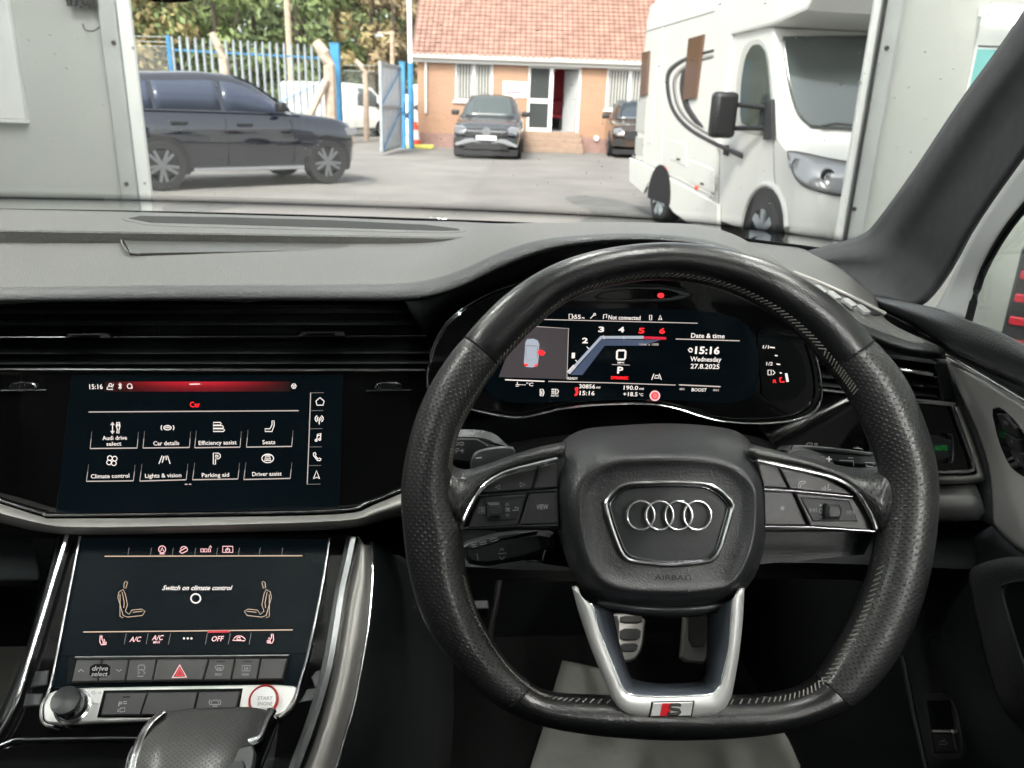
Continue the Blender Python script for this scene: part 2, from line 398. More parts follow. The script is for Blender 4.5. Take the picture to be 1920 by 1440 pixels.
# ================================================================== THE YARD
X = dict(
    tarmac=mat('sun_bleached_tarmac', (.185, .174, .161), .85, bump=('n', 60, .3, .01), vary=(.7, (.135, .128, .119), (.205, .193, .178))),
    patch=mat('darker_tarmac_repair', (.115, .113, .107), .85, bump=('n', 70, .3, .01), vary=(2.5, .8, 1.2)),
    brick=None,
    tile=mat('clay_roof_tile', (.265, .15, .115), .8, vary=(3.5, .72, 1.25)),
    upvc=mat('white_upvc', (.72, .72, .70), .4),
    gutter=mat('pale_gutter', (.62, .60, .57), .5),
    pane=mat('dark_window_pane', (.05, .055, .055), .06, spec=.8),
    blind=mat('vertical_blind_cloth', (.42, .41, .38), .8),
    step=mat('sandstone_step', (.30, .215, .16), .85, vary=(6, .85, 1.1)),
    dark=mat('dark_inside', (.09, .09, .092), .8),
    greydoor=mat('grey_door', (.42, .43, .43), .5),
    red=mat('red_cloth', (.42, .03, .05), .6),
    blue=mat('blue_gloss_paint', (.04, .22, .42), .4, vary=(5, .85, 1.1)),
    galv=mat('galvanised_steel', (.33, .37, .39), .45, metal=.3, vary=(4, .85, 1.1)),
    concrete=mat('weathered_concrete', (.42, .33, .26), .85, vary=(5, .8, 1.15)),
    wood=mat('weathered_pole_wood', (.40, .31, .23), .85, vary=(7, .8, 1.2)),
    wire=mat('fence_wire', (.35, .37, .36), .5, metal=.5),
    orange=mat('orange_cone_plastic', (.75, .08, .03), .5), white=mat('white_plastic', (.78, .78, .76), .5),
    yellow=mat('yellow_rubber', (.62, .56, .10), .6),
    tyre=mat('tyre_rubber', (.018, .018, .019), .75), alloy=mat('grey_alloy', (.17, .175, .185), .35, metal=.4),
    darkalloy=mat('dark_wheel_arch', (.008, .008, .009), .7),
    black_paint=mat('black_car_paint', (.004, .005, .012), .05, spec=.6, coat=1),
    grey_paint=mat('dark_grey_car_paint', (.045, .050, .058), .22, metal=.35, spec=.6, coat=.9),
    bronze_paint=mat('bronze_car_paint', (.06, .042, .032), .25, metal=.4, coat=.8),
    white_paint=mat('white_van_paint', (.60, .60, .57), .35, coat=.4),
    lamp=mat('headlamp_lens', (.34, .35, .37), .08, metal=.5, coat=1),
    carglass=mat('tinted_car_glass', (.035, .045, .055), .05, spec=.9),
    carglass2=mat('clear_car_glass', (.05, .062, .06), .06, spec=.9),
    bluesteel=mat('blue_tinted_glass', (.02, .028, .05), .05, spec=.4),
    bluestrip=mat('side_glass_blue', (.042, .052, .078), .06, spec=.35),
    plastic=mat('black_body_plastic', (.014, .014, .015), .5),
    gel=mat('cream_white_gelcoat', (.58, .578, .55), .32, coat=.3, vary=(1.5, .97, 1.02)),
    gel2=mat('grey_white_gelcoat', (.40, .40, .375), .4),
    brownpane=mat('bronze_acrylic_pane', (.12, .065, .045), .12, spec=.7), decal=mat('charcoal_decal', (.03, .025, .028), .4), decal2=mat('silver_decal', (.22, .205, .20), .4),
    wall=mat('grey_white_wall_panel', (.33, .34, .325), .6, vary=(1.1, .95, 1.04)),
    steel=mat('grey_painted_steel', (.30, .315, .31), .5, vary=(3, .9, 1.08)), steel2=mat('pale_steel_trim', (.56, .57, .56), .45),
    board=mat('whiteboard', (.52, .53, .525), .4), floor=mat('workshop_floor_paint', (.30, .31, .31), .45, vary=(1.2, .85, 1.1)),
    teal=mat('teal_print', (.13, .33, .33), .5), bluep=mat('blue_print', (.22, .45, .70), .5), toolred=mat('red_tool_chest_paint', (.45, .015, .03), .35), toolblack=mat('black_tool_chest_paint', (.02, .02, .022), .4),
    tube=mat('lit_fluorescent_tube', (.8, .8, .8), .5, emit=(1, .98, .94, 105.0)), tube2=mat('dim_lit_tube', (.8, .8, .8), .5, emit=(1, .98, .94, 1.2)), added_rooflight=glass_mat('added_rooflight_sheet', (.85, .86, .85), 1.4), galvlite=mat('pale_galvanised_sheet', (.55, .58, .60), .5, vary=(4, .9, 1.08)), lamp2=mat('motorhome_lamp_lens', (.27, .275, .28), .14, metal=.25, coat=.7), underlay=mat('roof_underlay', (.13, .078, .06), .9), barkm=mat('tree_bark', (.08, .06, .045), .9),
)
def brick_mat():
    m_, t, b = new_mat('orange_brick'); N = t.nodes; L = t.links
    tc = N.new('ShaderNodeTexCoord'); mp = N.new('ShaderNodeMapping'); mp.inputs['Rotation'].default_value = (rad(90), 0, 0)
    L.new(tc.outputs['Object'], mp.inputs[0])
    br = N.new('ShaderNodeTexBrick'); br.inputs['Scale'].default_value = 1; br.inputs['Brick Width'].default_value = .225; br.inputs['Row Height'].default_value = .075
    br.inputs['Mortar Size'].default_value = .006; br.inputs['Color1'].default_value = (.37, .205, .125, 1); br.inputs['Color2'].default_value = (.32, .18, .112, 1)
    br.inputs['Mortar'].default_value = (.36, .26, .19, 1)
    L.new(mp.outputs[0], br.inputs[0]); L.new(br.outputs[0], b.inputs['Base Color']); b.inputs['Roughness'].default_value = .85
    return m_
X['brick'] = brick_mat()
X['brickdark'] = mat('plinth_brick', (.27, .165, .14), .85, vary=(6, .85, 1.12))

# ---- ground
g = 400.
yard = mk('tarmac_yard', [(-g, -g, 0), (g, -g, 0), (g, g, 0), (-g, g, 0)], [(0, 1, 2, 3)], X['tarmac'], smooth=False); tag(yard, kind='structure')
def ground_patch(name, px, z=.004):
    P = soft([(*G(a, b).xy, 0) for a, b in px], 2)
    o = mk(name, [(p.x, p.y, z) for p in P], [tuple(range(len(P)))[::-1]], X['patch'], smooth=False); tag(o, kind='structure')
    if o.data.polygons[0].normal.z < 0: o.data.flip_normals()
ground_patch('tarmac_repair_patch', [(1050, 372), (1090, 366), (1150, 372), (1215, 392), (1240, 425), (1160, 432), (1075, 420), (1120, 400)])
ground_patch('tarmac_repair_patch', [(640, 332), (672, 330), (710, 338), (695, 347), (650, 346)])
ground_patch('tarmac_repair_patch', [(300, 385), (390, 375), (470, 384), (400, 396), (310, 402)])

# ---- brick office across the yard
FY = 27.3
fx = lambda px, py=200: W(px, py, FY).x
fz = lambda px, py: W(px, py, FY).z
office = thing('brick_office', 'single-storey orange brick office with a tiled roof and white door and windows', 'building', (0, FY, 0))
xL, xR = fx(783), 7.5
zE = fz(900, 118)
def wallpieces(name, holes, x0, x1, z0, z1, y0, y1, mt, par):
    xs = sorted({x0, x1, *[h[0] for h in holes], *[h[1] for h in holes]}); vs, fs = [], []
    for a, b in zip(xs, xs[1:]):
        hs_ = sorted([(h[2], h[3]) for h in holes if h[0] <= a and h[1] >= b]); z = z0
        for lo, hi in hs_:
            if lo > z: boxm(vs, fs, (a, y0, z), (b, y1, lo))
            z = hi
        if z < z1: boxm(vs, fs, (a, y0, z), (b, y1, z1))
    return mk(name, vs, fs, mt, par, smooth=False)
Wn = (fx(852), fx(923), fz(885, 190), fz(885, 116)); Dr = (fx(988), fx(1087), fz(1035, 247), fz(1035, 122)); Wn2 = (fx(1134), fx(1210), fz(1150, 206), fz(1150, 127))
wallpieces('wall', [Wn, Dr, Wn2], xL, xR, .45, zE, FY, FY+.25, X['brick'], office)
wallpieces('plinth', [(Dr[0], Dr[1], .44, .45)], xL, xR, 0, .45, FY-.012, FY+.25, X['brickdark'], office)
box('side_wall', (xL, FY+.25, 0), (xL+.2, FY+6, zE), X['brick'], office)
box('inner_wall', (xL+.2, FY+2.6, 0), (xR, FY+2.7, zE), X['dark'], office)
box('inner_floor', (xL+.2, FY+.25, Dr[2]-.05), (xR, FY+2.6, Dr[2]), X['greydoor'], office)
def window(q, mull, par, y=FY+.06):
    x0, x1, z0, z1 = q; t = .075
    vs, fs = [], []
    for a, b, c, d in ((x0, x1, z0, z0+t), (x0, x1, z1-t, z1), (x0, x0+t, z0+t, z1-t), (x1-t, x1, z0+t, z1-t)): boxm(vs, fs, (a, y, c), (b, y+.07, d))
    f = None
    for mx_ in mull: boxm(vs, fs, (mx_-t*.8, y+.001, z0+t), (mx_+t*.8, y+.071, z1-t))
    f = mk('window', vs, fs, X['upvc'], par, smooth=False)
    edges = [x0+t]+sum([[mx_-t*.8, mx_+t*.8] for mx_ in mull], [])+[x1-t]
    for a, b in zip(edges[::2], edges[1::2]):
        box('pane', (a, y+.03, z0+t), (b, y+.036, z1-t), X['pane'], f)
        k = a+.03
        while k < b-.03:
            box('blind_slat', (k, y+.012, z0+t+.02), (k+.05, y+.016, z1-t-.01), X['blind'], f); k += .095
    box('sill', (x0-.05, FY-.06, z0-.06), (x1+.05, FY+.05, z0-.002), X['upvc'], f)
    return f
window(Wn, [(Wn[0]+Wn[1])/2], office)
window(Wn2, [fx(1178)], office)
# door set: fixed glazed half, and an open doorway
t = .08; x0, x1, z0, z1 = Dr; xm = fx(1032); y = FY+.05
vs, fs = [], []
for a, b, c, d in ((x0, x1, z1-t*1.3, z1), (x0, x0+t, z0, z1-t*1.3), (x1-t, x1, z0, z1-t*1.3), (xm-t*.8, xm+t*.8, z0, z1-t*1.3), (x0+t, xm-t*.8, z0, z0+t*1.3), (x0+t, xm-t*.8, z0+.86, z0+1.0)):
    boxm(vs, fs, (a, y, c), (b, y+.07, d))
dframe = mk('door_frame', vs, fs, X['upvc'], office, smooth=False)
for a, b in ((z0+t*1.3, z0+.86), (z0+1.0, z1-t*1.3)): box('pane', (x0+t, y+.03, a), (xm-t*.8, y+.036, b), X['pane'], dframe)
vs, fs = [], []; h0, h1 = V((x1-t-.02, FY+.14, 0)), V((fx(1059), FY+.80, 0)); hd2 = (h1-h0); obox(vs, fs, (h0+h1)/2+V((0, 0, (z0+z1-.12)/2)), hd2/2, V((-hd2.y, hd2.x, 0)).normalized()*.022, (0, 0, (z1-.12-z0)/2-.01)); dl = mk('door', vs, fs, X['greydoor'], office, smooth=False)
tube('door_handle', [h1.lerp(h0, .1)+V((-.05, -.03, z0+.8)), h1.lerp(h0, .1)+V((-.05, -.03, z0+1.2))], .015, X['alloy'], dl)
# banner and chair just inside
ban = thing('banner', 'red roll-up banner standing inside the open office doorway', 'banner', (fx(1047), FY+2.2, Dr[2]))
grid('sheet', [[V((fx(1036)+.06*i, FY+2.2+.02*math.sin(i), z0+.9+.28*j)) for i in range(9)] for j in range(5)], X['red'], ban, solid=.006)
box('foot', (fx(1036), FY+2.12, z0), (fx(1036)+.5, FY+2.3, z0+.05), X['alloy'], ban); box('pole', (fx(1036)+.24, FY+2.24, z0+.05), (fx(1036)+.26, FY+2.26, z0+2.0), X['alloy'], ban)
ch = thing('chair', 'red upholstered chair inside the open office doorway, below the banner', 'chair', (fx(1044), FY+1.5, z0))
cx = fx(1044)
box('seat', (cx-.25, FY+1.3, z0+.40), (cx+.25, FY+1.8, z0+.5), X['red'], ch, .03); box('backrest', (cx-.25, FY+1.8, z0+.45), (cx+.25, FY+1.88, z0+.95), X['red'], ch, .03)
for sx in (-.2, .2):
    for sy in (1.35, 1.78): box('leg', (cx+sx-.015, FY+sy-.015, z0), (cx+sx+.015, FY+sy+.015, z0+.4), X['alloy'], ch)
# steps
n = 4; sx0, sx1 = fx(984), fx(1090)
for i in range(n):
    hh = z0/n
    box('step', (sx0-.02*(n-i), FY-.02-.24*(n-i), 0 if i == 0 else hh*i+.001), (sx1+.02*(n-i), FY-.013, hh*(i+1)), X['step'], office, .012)
# roof
ridge = 4.4; ey0 = FY-.28; sl_ = rad(40)
box('fascia', (xL-.12, FY-.16, zE-.03), (xR+.2, FY-.13, zE+.2), X['upvc'], office)
tube('gutter', [(xL-.2, FY-.23, zE+.13), (xR+.3, FY-.23, zE+.13)], .085, X['gutter'], office, seg=10)
box('soffit', (xL-.12, FY-.13, zE-.02), (xR+.2, FY+.02, zE), X['gutter'], office)
ru = V((0, math.cos(sl_), math.sin(sl_))); rn = V((0, -math.sin(sl_), math.cos(sl_))); rb = V((xL-.12, ey0, zE+.17))
vs, fs = [], []
obox(vs, fs, rb+V(((xR-xL)/2+.1, 0, 0))+ru*(ridge/2)-rn*.06, ((xR-xL)/2+.15, 0, 0), ru*(ridge/2), rn*.03)
roof = mk('roof', vs, fs, X['underlay'], office, smooth=False)
vs, fs = [], []
for j in range(21):
    for i in range(int((xR-xL+.3)/.168)):
        c = rb+V((.09+.168*i, 0, 0))+ru*(.1+.205*j)+rn*(R.uniform(-.003, .006))
        tl = R.uniform(.09, .13); a = (ru-rn*tl).normalized()
        obox(vs, fs, c, (.067, 0, R.uniform(-.002, .002)), a*.125, rn*.012)
tl = mk('roof_tile', vs, fs, X['tile'], roof, smooth=False); tag(tl, kind='stuff')
tube('ridge_tile', [rb+ru*(ridge+.02)+V((0, 0, 0)), rb+ru*(ridge+.02)+V((xR-xL+.3, 0, 0))], .12, X['tile'], roof, seg=8)
tube('downpipe', [(fx(799), FY-.05, zE), (fx(799), FY-.05, fz(799, 212))], .045, X['gutter'], office)
vs, fs = lathe([(0, -.04), (.07, -.04), (.09, 0), (.09, .03)], 14)
mk('wall_vent', [V((fx(1122)+v.y, FY-.04+v.x, fz(1122, 260)+v.z)) for v in vs], fs, X['white'], office)
sg = thing('wall_sign', 'white rectangular sign with grey and red lettering on the brick wall left of the door', 'sign', (fx(965), FY-.03, fz(965, 168)))
box('board', (fx(942), FY-.03, fz(965, 183)), (fx(988), FY-.002, fz(965, 153)), X['white'], sg, .004)
def scribble(name, x0, x1, z, h, mt, par, y, n=9):
    vs, fs = [], []; wd = (x1-x0)/n
    for i in range(n):
        a = x0+wd*i; boxm(vs, fs, (a+.1*wd, y-.004, z), (a+wd*.82, y, z+h*R.uniform(.75, 1)))
    mk(name, vs, fs, mt, par, smooth=False)
scribble('lettering', fx(949), fx(980), fz(965, 163.5), .07, M['printgrey'], sg, FY-.0302, 8)
scribble('lettering', fx(949), fx(978), fz(965, 176), .09, X['red'], sg, FY-.0302, 7)

# ---- gate, posts and palisade fence
def postbox(name, label, cat, px0, px1, pytop, pybot, mt, group=None, top=None):
    b = G((px0+px1)/2, pybot); Y = b.y; a, c = W(px0, pybot, Y).x, W(px1, pybot, Y).x; z = W((px0+px1)/2, pytop, Y).z
    th_ = thing(name, label, cat, (b.x, Y, 0), group=group); hw = (c-a)/2
    box('post', (b.x-hw, Y-hw, 0), (b.x+hw, Y+hw, z), mt, th_, .01); box('cap', (b.x-hw-.015, Y-hw-.015, z), (b.x+hw+.015, Y+hw+.015, z+.02), mt, th_)
    return th_, b, Y, z, hw
gp, *_ = postbox('gate_post', 'tall bright blue square post at the end of the palisade fence', 'post', 627, 643, 82, 268, X['blue'])
gp2, b2, Y2, z2, h2 = postbox('gate_post', 'blue gate post carrying the open grey gate leaf and its lock box', 'post', 751, 761, 117, 278, X['blue'])
box('lock_box', (b2.x-.2, Y2-.16, W(752, 210, Y2).z), (b2.x+.06, Y2-.09, W(752, 191, Y2).z), X['blue'], gp2, .01)
pp = thing('drain_pole', 'slender pole by the office corner, white above and blue below', 'pole', tuple(G(771, 279)))
bp_ = G(771, 279); zz = W(769, 118, bp_.y).z
tube('lower_pole', [bp_, bp_+V((0, 0, zz))], .085, X['blue'], pp); tube('upper_pole', [bp_+V((0, 0, zz)), bp_+V((-.03, 0, zz+2.6))], .07, X['white'], pp)
gl_ = thing('gate', 'open grey sheet-metal gate leaf with diagonal braces beside the blue post', 'gate', tuple(G(713, 292)))
ga, gb = G(714, 292), G(750, 281); gz = W(702, 113, ga.y).z; gd = (gb-ga); gn = V((-gd.y, gd.x, 0)).normalized(); gd_ = gd.normalized()
vs, fs = [], []
for z_ in (.12, gz*.52, gz-.06): obox(vs, fs, (ga+gb)/2+V((0, 0, z_))-gn*.04, gd/2, gn*.025, (0, 0, .035))
for q in (ga, gb): obox(vs, fs, q+V((0, 0, gz/2+.05))-gn*.041, gd_*.035, gn*.025, (0, 0, gz/2-.06))
mk('frame', vs, fs, X['galv'], gl_, smooth=False)
for i in range(4):
    c = ga+gd*((i+.5)/4); vs, fs = [], []; obox(vs, fs, c+V((0, 0, gz/2+.05))+gn*.004, gd/8*.97, gn*.006, (0, 0, gz/2-.06)); mk('panel', vs, fs, X['galvlite'], gl_, smooth=False)
for za, zb in ((.15, gz*.5), (gz*.55, gz-.1)): tube('brace', [ga+V((0, 0, za))-gn*.07, gb+V((0, 0, zb))-gn*.07], .022, X['blue'], gl_, seg=6)

fa, fb = V((W(314, 70, 27.5).x, 27.5, 0)), V((W(640, 85, 30.3).x, 30.3, 0))
fence = thing('palisade_fence', 'galvanised steel palisade fence with pale grey pales and blue rails', 'fence', tuple(fa))
ztop = W(314, 66, 27.5).z; fd = fb-fa; fn = V((-fd.y, fd.x, 0)).normalized(); fu = fd.normalized()
for z_ in (.35, ztop-.42): vs, fs = [], []; obox(vs, fs, (fa+fb)/2+V((0, 0, z_))+fn*.03, fd/2, fn*.02, (0, 0, .035)); mk('rail', vs, fs, X['blue'], fence, smooth=False)
npl = 24
for i in range(npl):
    c = fa+fd*((i+.5)/npl)-fn*.02; h_ = ztop-R.uniform(0, .03); wd = .042; z0_ = .1
    P = [(-wd, 0), (-wd*.4, .015), (wd*.4, .015), (wd, 0)]
    vs = []; fs = []
    for z_ in (z0_, h_-.1): vs += [c+fu*a-fn*b+V((0, 0, z_)) for a, b in P]
    vs += [c+fu*(a*.15+s*.025)-fn*b+V((0, 0, h_)) for (a, b), s in zip(P, (-1, -1, 1, 1))]
    for l in range(2):
        for j in range(3): fs.append((l*4+j, l*4+j+1, l*4+j+5, l*4+j+4))
    mk('pale', vs, fs, X['galv'], fence, smooth=False, solid=.004)
vs, fs = [], []; obox(vs, fs, fa+V((0, 0, ztop/2)), fu*.05, fn*.05, (0, 0, ztop/2)); mk('end_post', vs, fs, X['blue'], fence, smooth=False)
tube('stay', [fa+fd*.45+V((0, 0, .8))-fn*.08, fa+fd*.93+V((0, 0, 2.1))-fn*.08], .02, X['blue'], fence, seg=6)

def cranked(label, px, Y, wpx, lean=1):
    P = [W(a, b, Y) for a, b in px]; P[0].z = 0; r_ = wpx/1500*Y/2*1.1
    o = thing('concrete_post', label, 'post', (P[0].x, Y, 0), group='cranked concrete fence posts')
    tube('shaft', P[:-1]+[P[-1]], [r_]*(len(P)-1)+[r_*.8], X['concrete'], o, seg=8); return o, P
cranked('cranked concrete post standing in front of the middle of the palisade fence', [(428, 240), (424, 150), (419, 110), (410, 88), (397, 62)], 26.6, 13)
o, P = cranked('thick cranked concrete post with a raking strut beside the tall blue post', [(622, 262), (619, 160), (617, 122), (608, 100), (592, 78)], 27.0, 19)
tube('strut', [W(612, 150, 26.8), V((W(560, 235, 26.3).x, 26.3, .2))], .12, X['concrete'], o, seg=8)
cranked('slim cranked concrete post between the blue posts, in front of the white van', [(687, 262), (686, 160), (684, 137), (679, 126), (667, 113)], 29.5, 9)
cl = thing('chain_link_fence', 'rusty chain-link fence with barbed wire at the left end of the palisade', 'fence', (W(250, 130, 27.5).x, 27.5, 0))
a = W(225, 130, 27.5).x; b = fa.x; zt = W(290, 88, 27.5).z
vs, fs = [], []
i = a-2.4
while i < b:
    for sgn in (1, -1):
        xa = i if sgn > 0 else i+2.4; xb = xa+sgn*2.4
        A_, B_ = V((xa, 27.5, .1)), V((xb, 27.5, zt))
        def clip(p, q):
            lo, hi = 0., 1.; dx = q.x-p.x
            t1, t2 = sorted(((a-p.x)/dx, (b-p.x)/dx)); lo, hi = max(0, t1), min(1, t2)
            return (p+(q-p)*lo, p+(q-p)*hi) if hi > lo else None
        c = clip(A_, B_)
        if c: tube('', list(c), .006, None, None, seg=4, join=(vs, fs))
    i += .11
mk('mesh', vs, fs, X['wire'], cl)
for z_ in (zt, zt+.13, zt+.28): tube('wire_strand', [(a, 27.5, z_), (b, 27.5, z_+.03)], .010, X['wire'], cl, seg=5)
tube('corner_post', [(a+.25, 27.52, 0), (a+.25, 27.52, zt+.35)], .06, X['concrete'], cl)
cl2 = thing('chain_link_fence', 'strip of chain-link fence between the tall blue post and the gate leaf', 'fence', (W(675, 200, 30.5).x, 30.5, 0))
a, b = W(646, 200, 30.5).x, W(704, 200, 30.5).x; zt = W(675, 133, 30.5).z
vs, fs = [], []; i = a-2
while i < b:
    for sgn in (1, -1):
        xa = i if sgn > 0 else i+2; xb = xa+sgn*2; p, q = V((xa, 30.5, .1)), V((xb, 30.5, zt)); dx = q.x-p.x
        t1, t2 = sorted(((a-p.x)/dx, (b-p.x)/dx)); t1, t2 = max(0, t1), min(1, t2)
        if t2 > t1: tube('', [p+(q-p)*t1, p+(q-p)*t2], .005, None, None, seg=4, join=(vs, fs))
    i += .12
mk('mesh', vs, fs, X['wire'], cl2)
for z_ in (zt, zt+.18): tube('wire_strand', [(a, 30.5, z_), (b, 30.5, z_)], .009, X['wire'], cl2, seg=5)
for px, Y, label, wd, arm in ((541, 34., 'tall wooden telegraph pole rising behind the middle of the palisade fence', .13, 0), (735, 33., 'short timber lamp pole with a cross arm behind the grey gate', .1, 1)):
    x_ = W(px, 60, Y).x; zt = 9 if not arm else W(735, 58, Y).z
    o = thing('wooden_pole', label, 'pole', (x_, Y, 0)); tube('pole', [(x_, Y, 0), (x_, Y, zt)], [wd, wd*.85], X['wood'], o)
    if arm: box('cross_arm', (x_-.55, Y-.06, zt-.12), (x_+.1, Y+.06, zt-.04), X['wood'], o); box('lamp_head', (x_-.62, Y-.1, zt-.22), (x_-.3, Y+.1, zt-.13), X['galv'], o)
    else: box('cross_arm', (x_-.9, Y-.17, zt-.5), (x_+.9, Y-.12, zt-.4), X['wood'], o)
# cone, white posts, yellow kerb
cb = G(779, 276); cone = thing('traffic_cone', 'tall orange and white traffic cone by the office corner', 'cone', tuple(cb))
zc = W(778, 228, cb.y).z; prof = [(.17, .03), (.165, zc*.22), (.13, zc*.25), (.11, zc*.5), (.07, zc*.75), (.03, zc)]
def ringmesh(name, pr, mt, par, c, n=14):
    vs, fs = lathe(pr, n); return mk(name, [c+V((v.y, v.z, 0))+V((0, 0, v.x)) for v in vs], fs, mt, par)
ringmesh('lower_band', [(.17, .03), (.15, zc*.3)], X['orange'], cone, cb); ringmesh('white_band', [(.15, zc*.3), (.095, zc*.68)], X['white'], cone, cb); ringmesh('tip', [(.095, zc*.68), (.06, zc), (0, zc)], X['orange'], cone, cb)
box('base', (cb.x-.24, cb.y-.24, 0), (cb.x+.24, cb.y+.24, .03), X['orange'], cone, .01)
for px, pt, pb, lab in ((764.5, 180, 275, 'white post with round marker heads standing against the blue pole'), (781, 160, 268, 'white post with tilted reflector arms beside the office downpipe')):
    b = G(px, pb); h_ = W(px, pt, b.y).z; o = thing('marker_post', lab, 'post', tuple(b))
    tube('shaft', [b, b+V((0, 0, h_))], .075, X['white'], o); k = 0
    for f in (.95, .62, .3):
        vs, fs = lathe([(0, -.05), (.1, -.05), (.13, 0), (.1, .05), (0, .05)], 12)
        mk('marker_head', [b+V((v.y+.05*(k % 2), v.x-.03, h_*f+v.z)) for v in vs], fs, X['white'] if k != 1 else X['decal'], o); k += 1
    box('foot', (b.x-.13, b.y-.13, 0), (b.x+.13, b.y+.13, .06), X['plastic'], o)
yb = G(788, 279); yk = thing('wheel_stop', 'faded yellow wheel stop lying by the office corner', 'wheel stop', tuple(yb))
box('body', (yb.x-.42, yb.y-.12, 0), (yb.x+.42, yb.y+.1, .13), X['yellow'], yk, .03)
for s in (-.25, .25): box('fixing_plate', (yb.x+s-.03, yb.y-.04, .131), (yb.x+s+.03, yb.y+.02, .14), X['plastic'], yk)

# ---- trees behind the fence
def leafmat(name, a, b):
    m_ = mat(name, a, .7, vary=(1.6, a, b)); return m_
LM = [leafmat('green_leaves', (.08, .12, .038), (.20, .255, .08)), leafmat('dark_leaves', (.06, .095, .035), (.165, .21, .075)), leafmat('turning_leaves', (.20, .15, .06), (.31, .255, .105)), leafmat('brown_leaves', (.13, .10, .05), (.26, .19, .10))]
def tree(label, x, y, z0, r, hgt, mi, nl=2600):
    o = thing('tree', label, 'tree', (x, y, 0), group=None)
    top = z0+hgt; tube('trunk', [(x, y, 0), (x+.1, y, z0), (x-.1, y, z0+hgt*.6)], [.22, .17, .06], X['barkm'], o)
    vs, fs = [], []
    for k in range(5):
        a = R.uniform(0, 6.28); tube('', [(x, y, z0+hgt*.1*k*.6), (x+math.cos(a)*r*.7, y+math.sin(a)*r*.7, z0+hgt*(.25+.12*k))], [.09, .03], None, None, seg=5, join=(vs, fs))
    mk('limb', vs, fs, X['barkm'], o)
    cl_ = []
    for k in range(26):
        a = R.uniform(0, 6.28); rr = r*math.sqrt(R.random())*.85; zz_ = z0+hgt*R.random(); sc = (1-abs((zz_-z0)/hgt-.45)*.9)
        cl_.append((V((x+rr*math.cos(a)*sc, y+rr*math.sin(a)*sc, zz_)), r*R.uniform(.22, .42)))
    vs, fs = [], []
    for k in range(nl):
        c, s = R.choice(cl_); d = V((R.gauss(0, 1), R.gauss(0, 1), R.gauss(0, .8))).normalized()*s*R.uniform(.55, 1.05); p = c+d
        n_ = (d.normalized()+V((R.uniform(-.6, .6), R.uniform(-.6, .6), R.uniform(-.2, .8)))).normalized(); t_ = n_.cross(V((R.random(), R.random(), R.random()))).normalized(); q = n_.cross(t_); l = R.uniform(.10, .2)
        b = len(vs); vs += [p-t_*l, p+q*l*.5, p+t_*l, p-q*l*.5]; fs.append((b, b+1, b+2, b+3))
    mk('crown', vs, fs, LM[mi], o, smooth=False)
for px, Y, z0, r, hg, mi, lab in ((255, 34, 1.2, 2.6, 6, 2, 'yellowing tree behind the chain-link fence'), (330, 37, .8, 3.0, 8, 0, 'green tree behind the left part of the palisade fence'),
        (410, 35, 1.0, 2.4, 7, 0, 'bright green tree above the middle concrete post'), (480, 38, 1.0, 3.2, 9, 1, 'dark green tree left of the telegraph pole'), (560, 37, .8, 2.8, 9, 0, 'light green tree right of the telegraph pole'),
        (640, 39, 1, 3.0, 9, 0, 'tall green tree behind the tall blue post'), (700, 37, .5, 1.7, 8, 2, 'golden tree behind the grey gate'), (745, 36, .3, 1.6, 8, 3, 'brownish thin tree against the office corner'), (790, 41, .5, 2.6, 9, 1, 'dark tree half behind the office gable')):
    tree(lab, W(px, 100, Y).x, Y, z0, r, hg, mi)
# far wood beyond the trees, one mass
vs, fs = [], []
for k in range(9000):
    x_ = R.uniform(-32, 6); z_ = R.random()**.8*11*(.8+.2*math.sin(x_*.7)); p = V((x_, 46+R.uniform(-1.5, 3), z_)); n_ = V((R.uniform(-.7, .7), -1, R.uniform(-.3, .9))).normalized(); t_ = n_.cross(V((R.random(), R.random(), R.random()))).normalized(); q = n_.cross(t_); l = R.uniform(.2, .45)
    b = len(vs); vs += [p-t_*l, p+q*l*.6, p+t_*l, p-q*l*.6]; fs.append((b, b+1, b+2, b+3))
wd_ = mk('far_woodland', vs, fs, LM[1], smooth=False); tag(wd_, kind='stuff')

# ---- vehicles
def lerp_st(st, y):
    if y <= st[0][0]: return st[0]
    for a, b in zip(st, st[1:]):
        if y <= b[0]:
            f = (y-a[0])/(b[0]-a[0]); return tuple(p+(q-p)*f for p, q in zip(a, b))
    return st[-1]
def wheel(root, x, y, r, wdt, side, spokes=10, alloy=None):
    vs, fs = lathe([(r*.68, -wdt*.5), (r*.93, -wdt*.5), (r, -wdt*.35), (r, wdt*.35), (r*.93, wdt*.5), (r*.68, wdt*.5), (r*.66, wdt*.3)], 28)
    t_ = mk('wheel', [V((x+side*v.x, y+v.y, r+v.z)) for v in vs], fs, X['tyre'], root)
    vs, fs = lathe([(r*.68, wdt*.46), (r*.66, wdt*.5), (r*.62, wdt*.46), (r*.60, wdt*.1), (0, wdt*.08)], 28)
    mk('rim', [V((x+side*v.x, y+v.y, r+v.z)) for v in vs], fs, X['darkalloy'], t_)
    vs, fs = [], []
    for k in range(spokes):
        a = 2*math.pi*k/spokes + (.12 if k % 2 else -.12)
        d = V((0, math.cos(a), math.sin(a))); e = V((0, -d.z, d.y))
        obox(vs, fs, V((x+side*wdt*.44, y, r))+d*r*.37, (side*.015, 0, 0), d*r*.29, e*r*.06)
    mk('spokes', vs, fs, alloy or X['alloy'], t_, smooth=False)
    vs, fs = lathe([(0, wdt*.5), (r*.13, wdt*.5), (r*.17, wdt*.42)], 12); mk('hub_cap', [V((x+side*v.x, y+v.y, r+v.z)) for v in vs], fs, alloy or X['alloy'], t_)
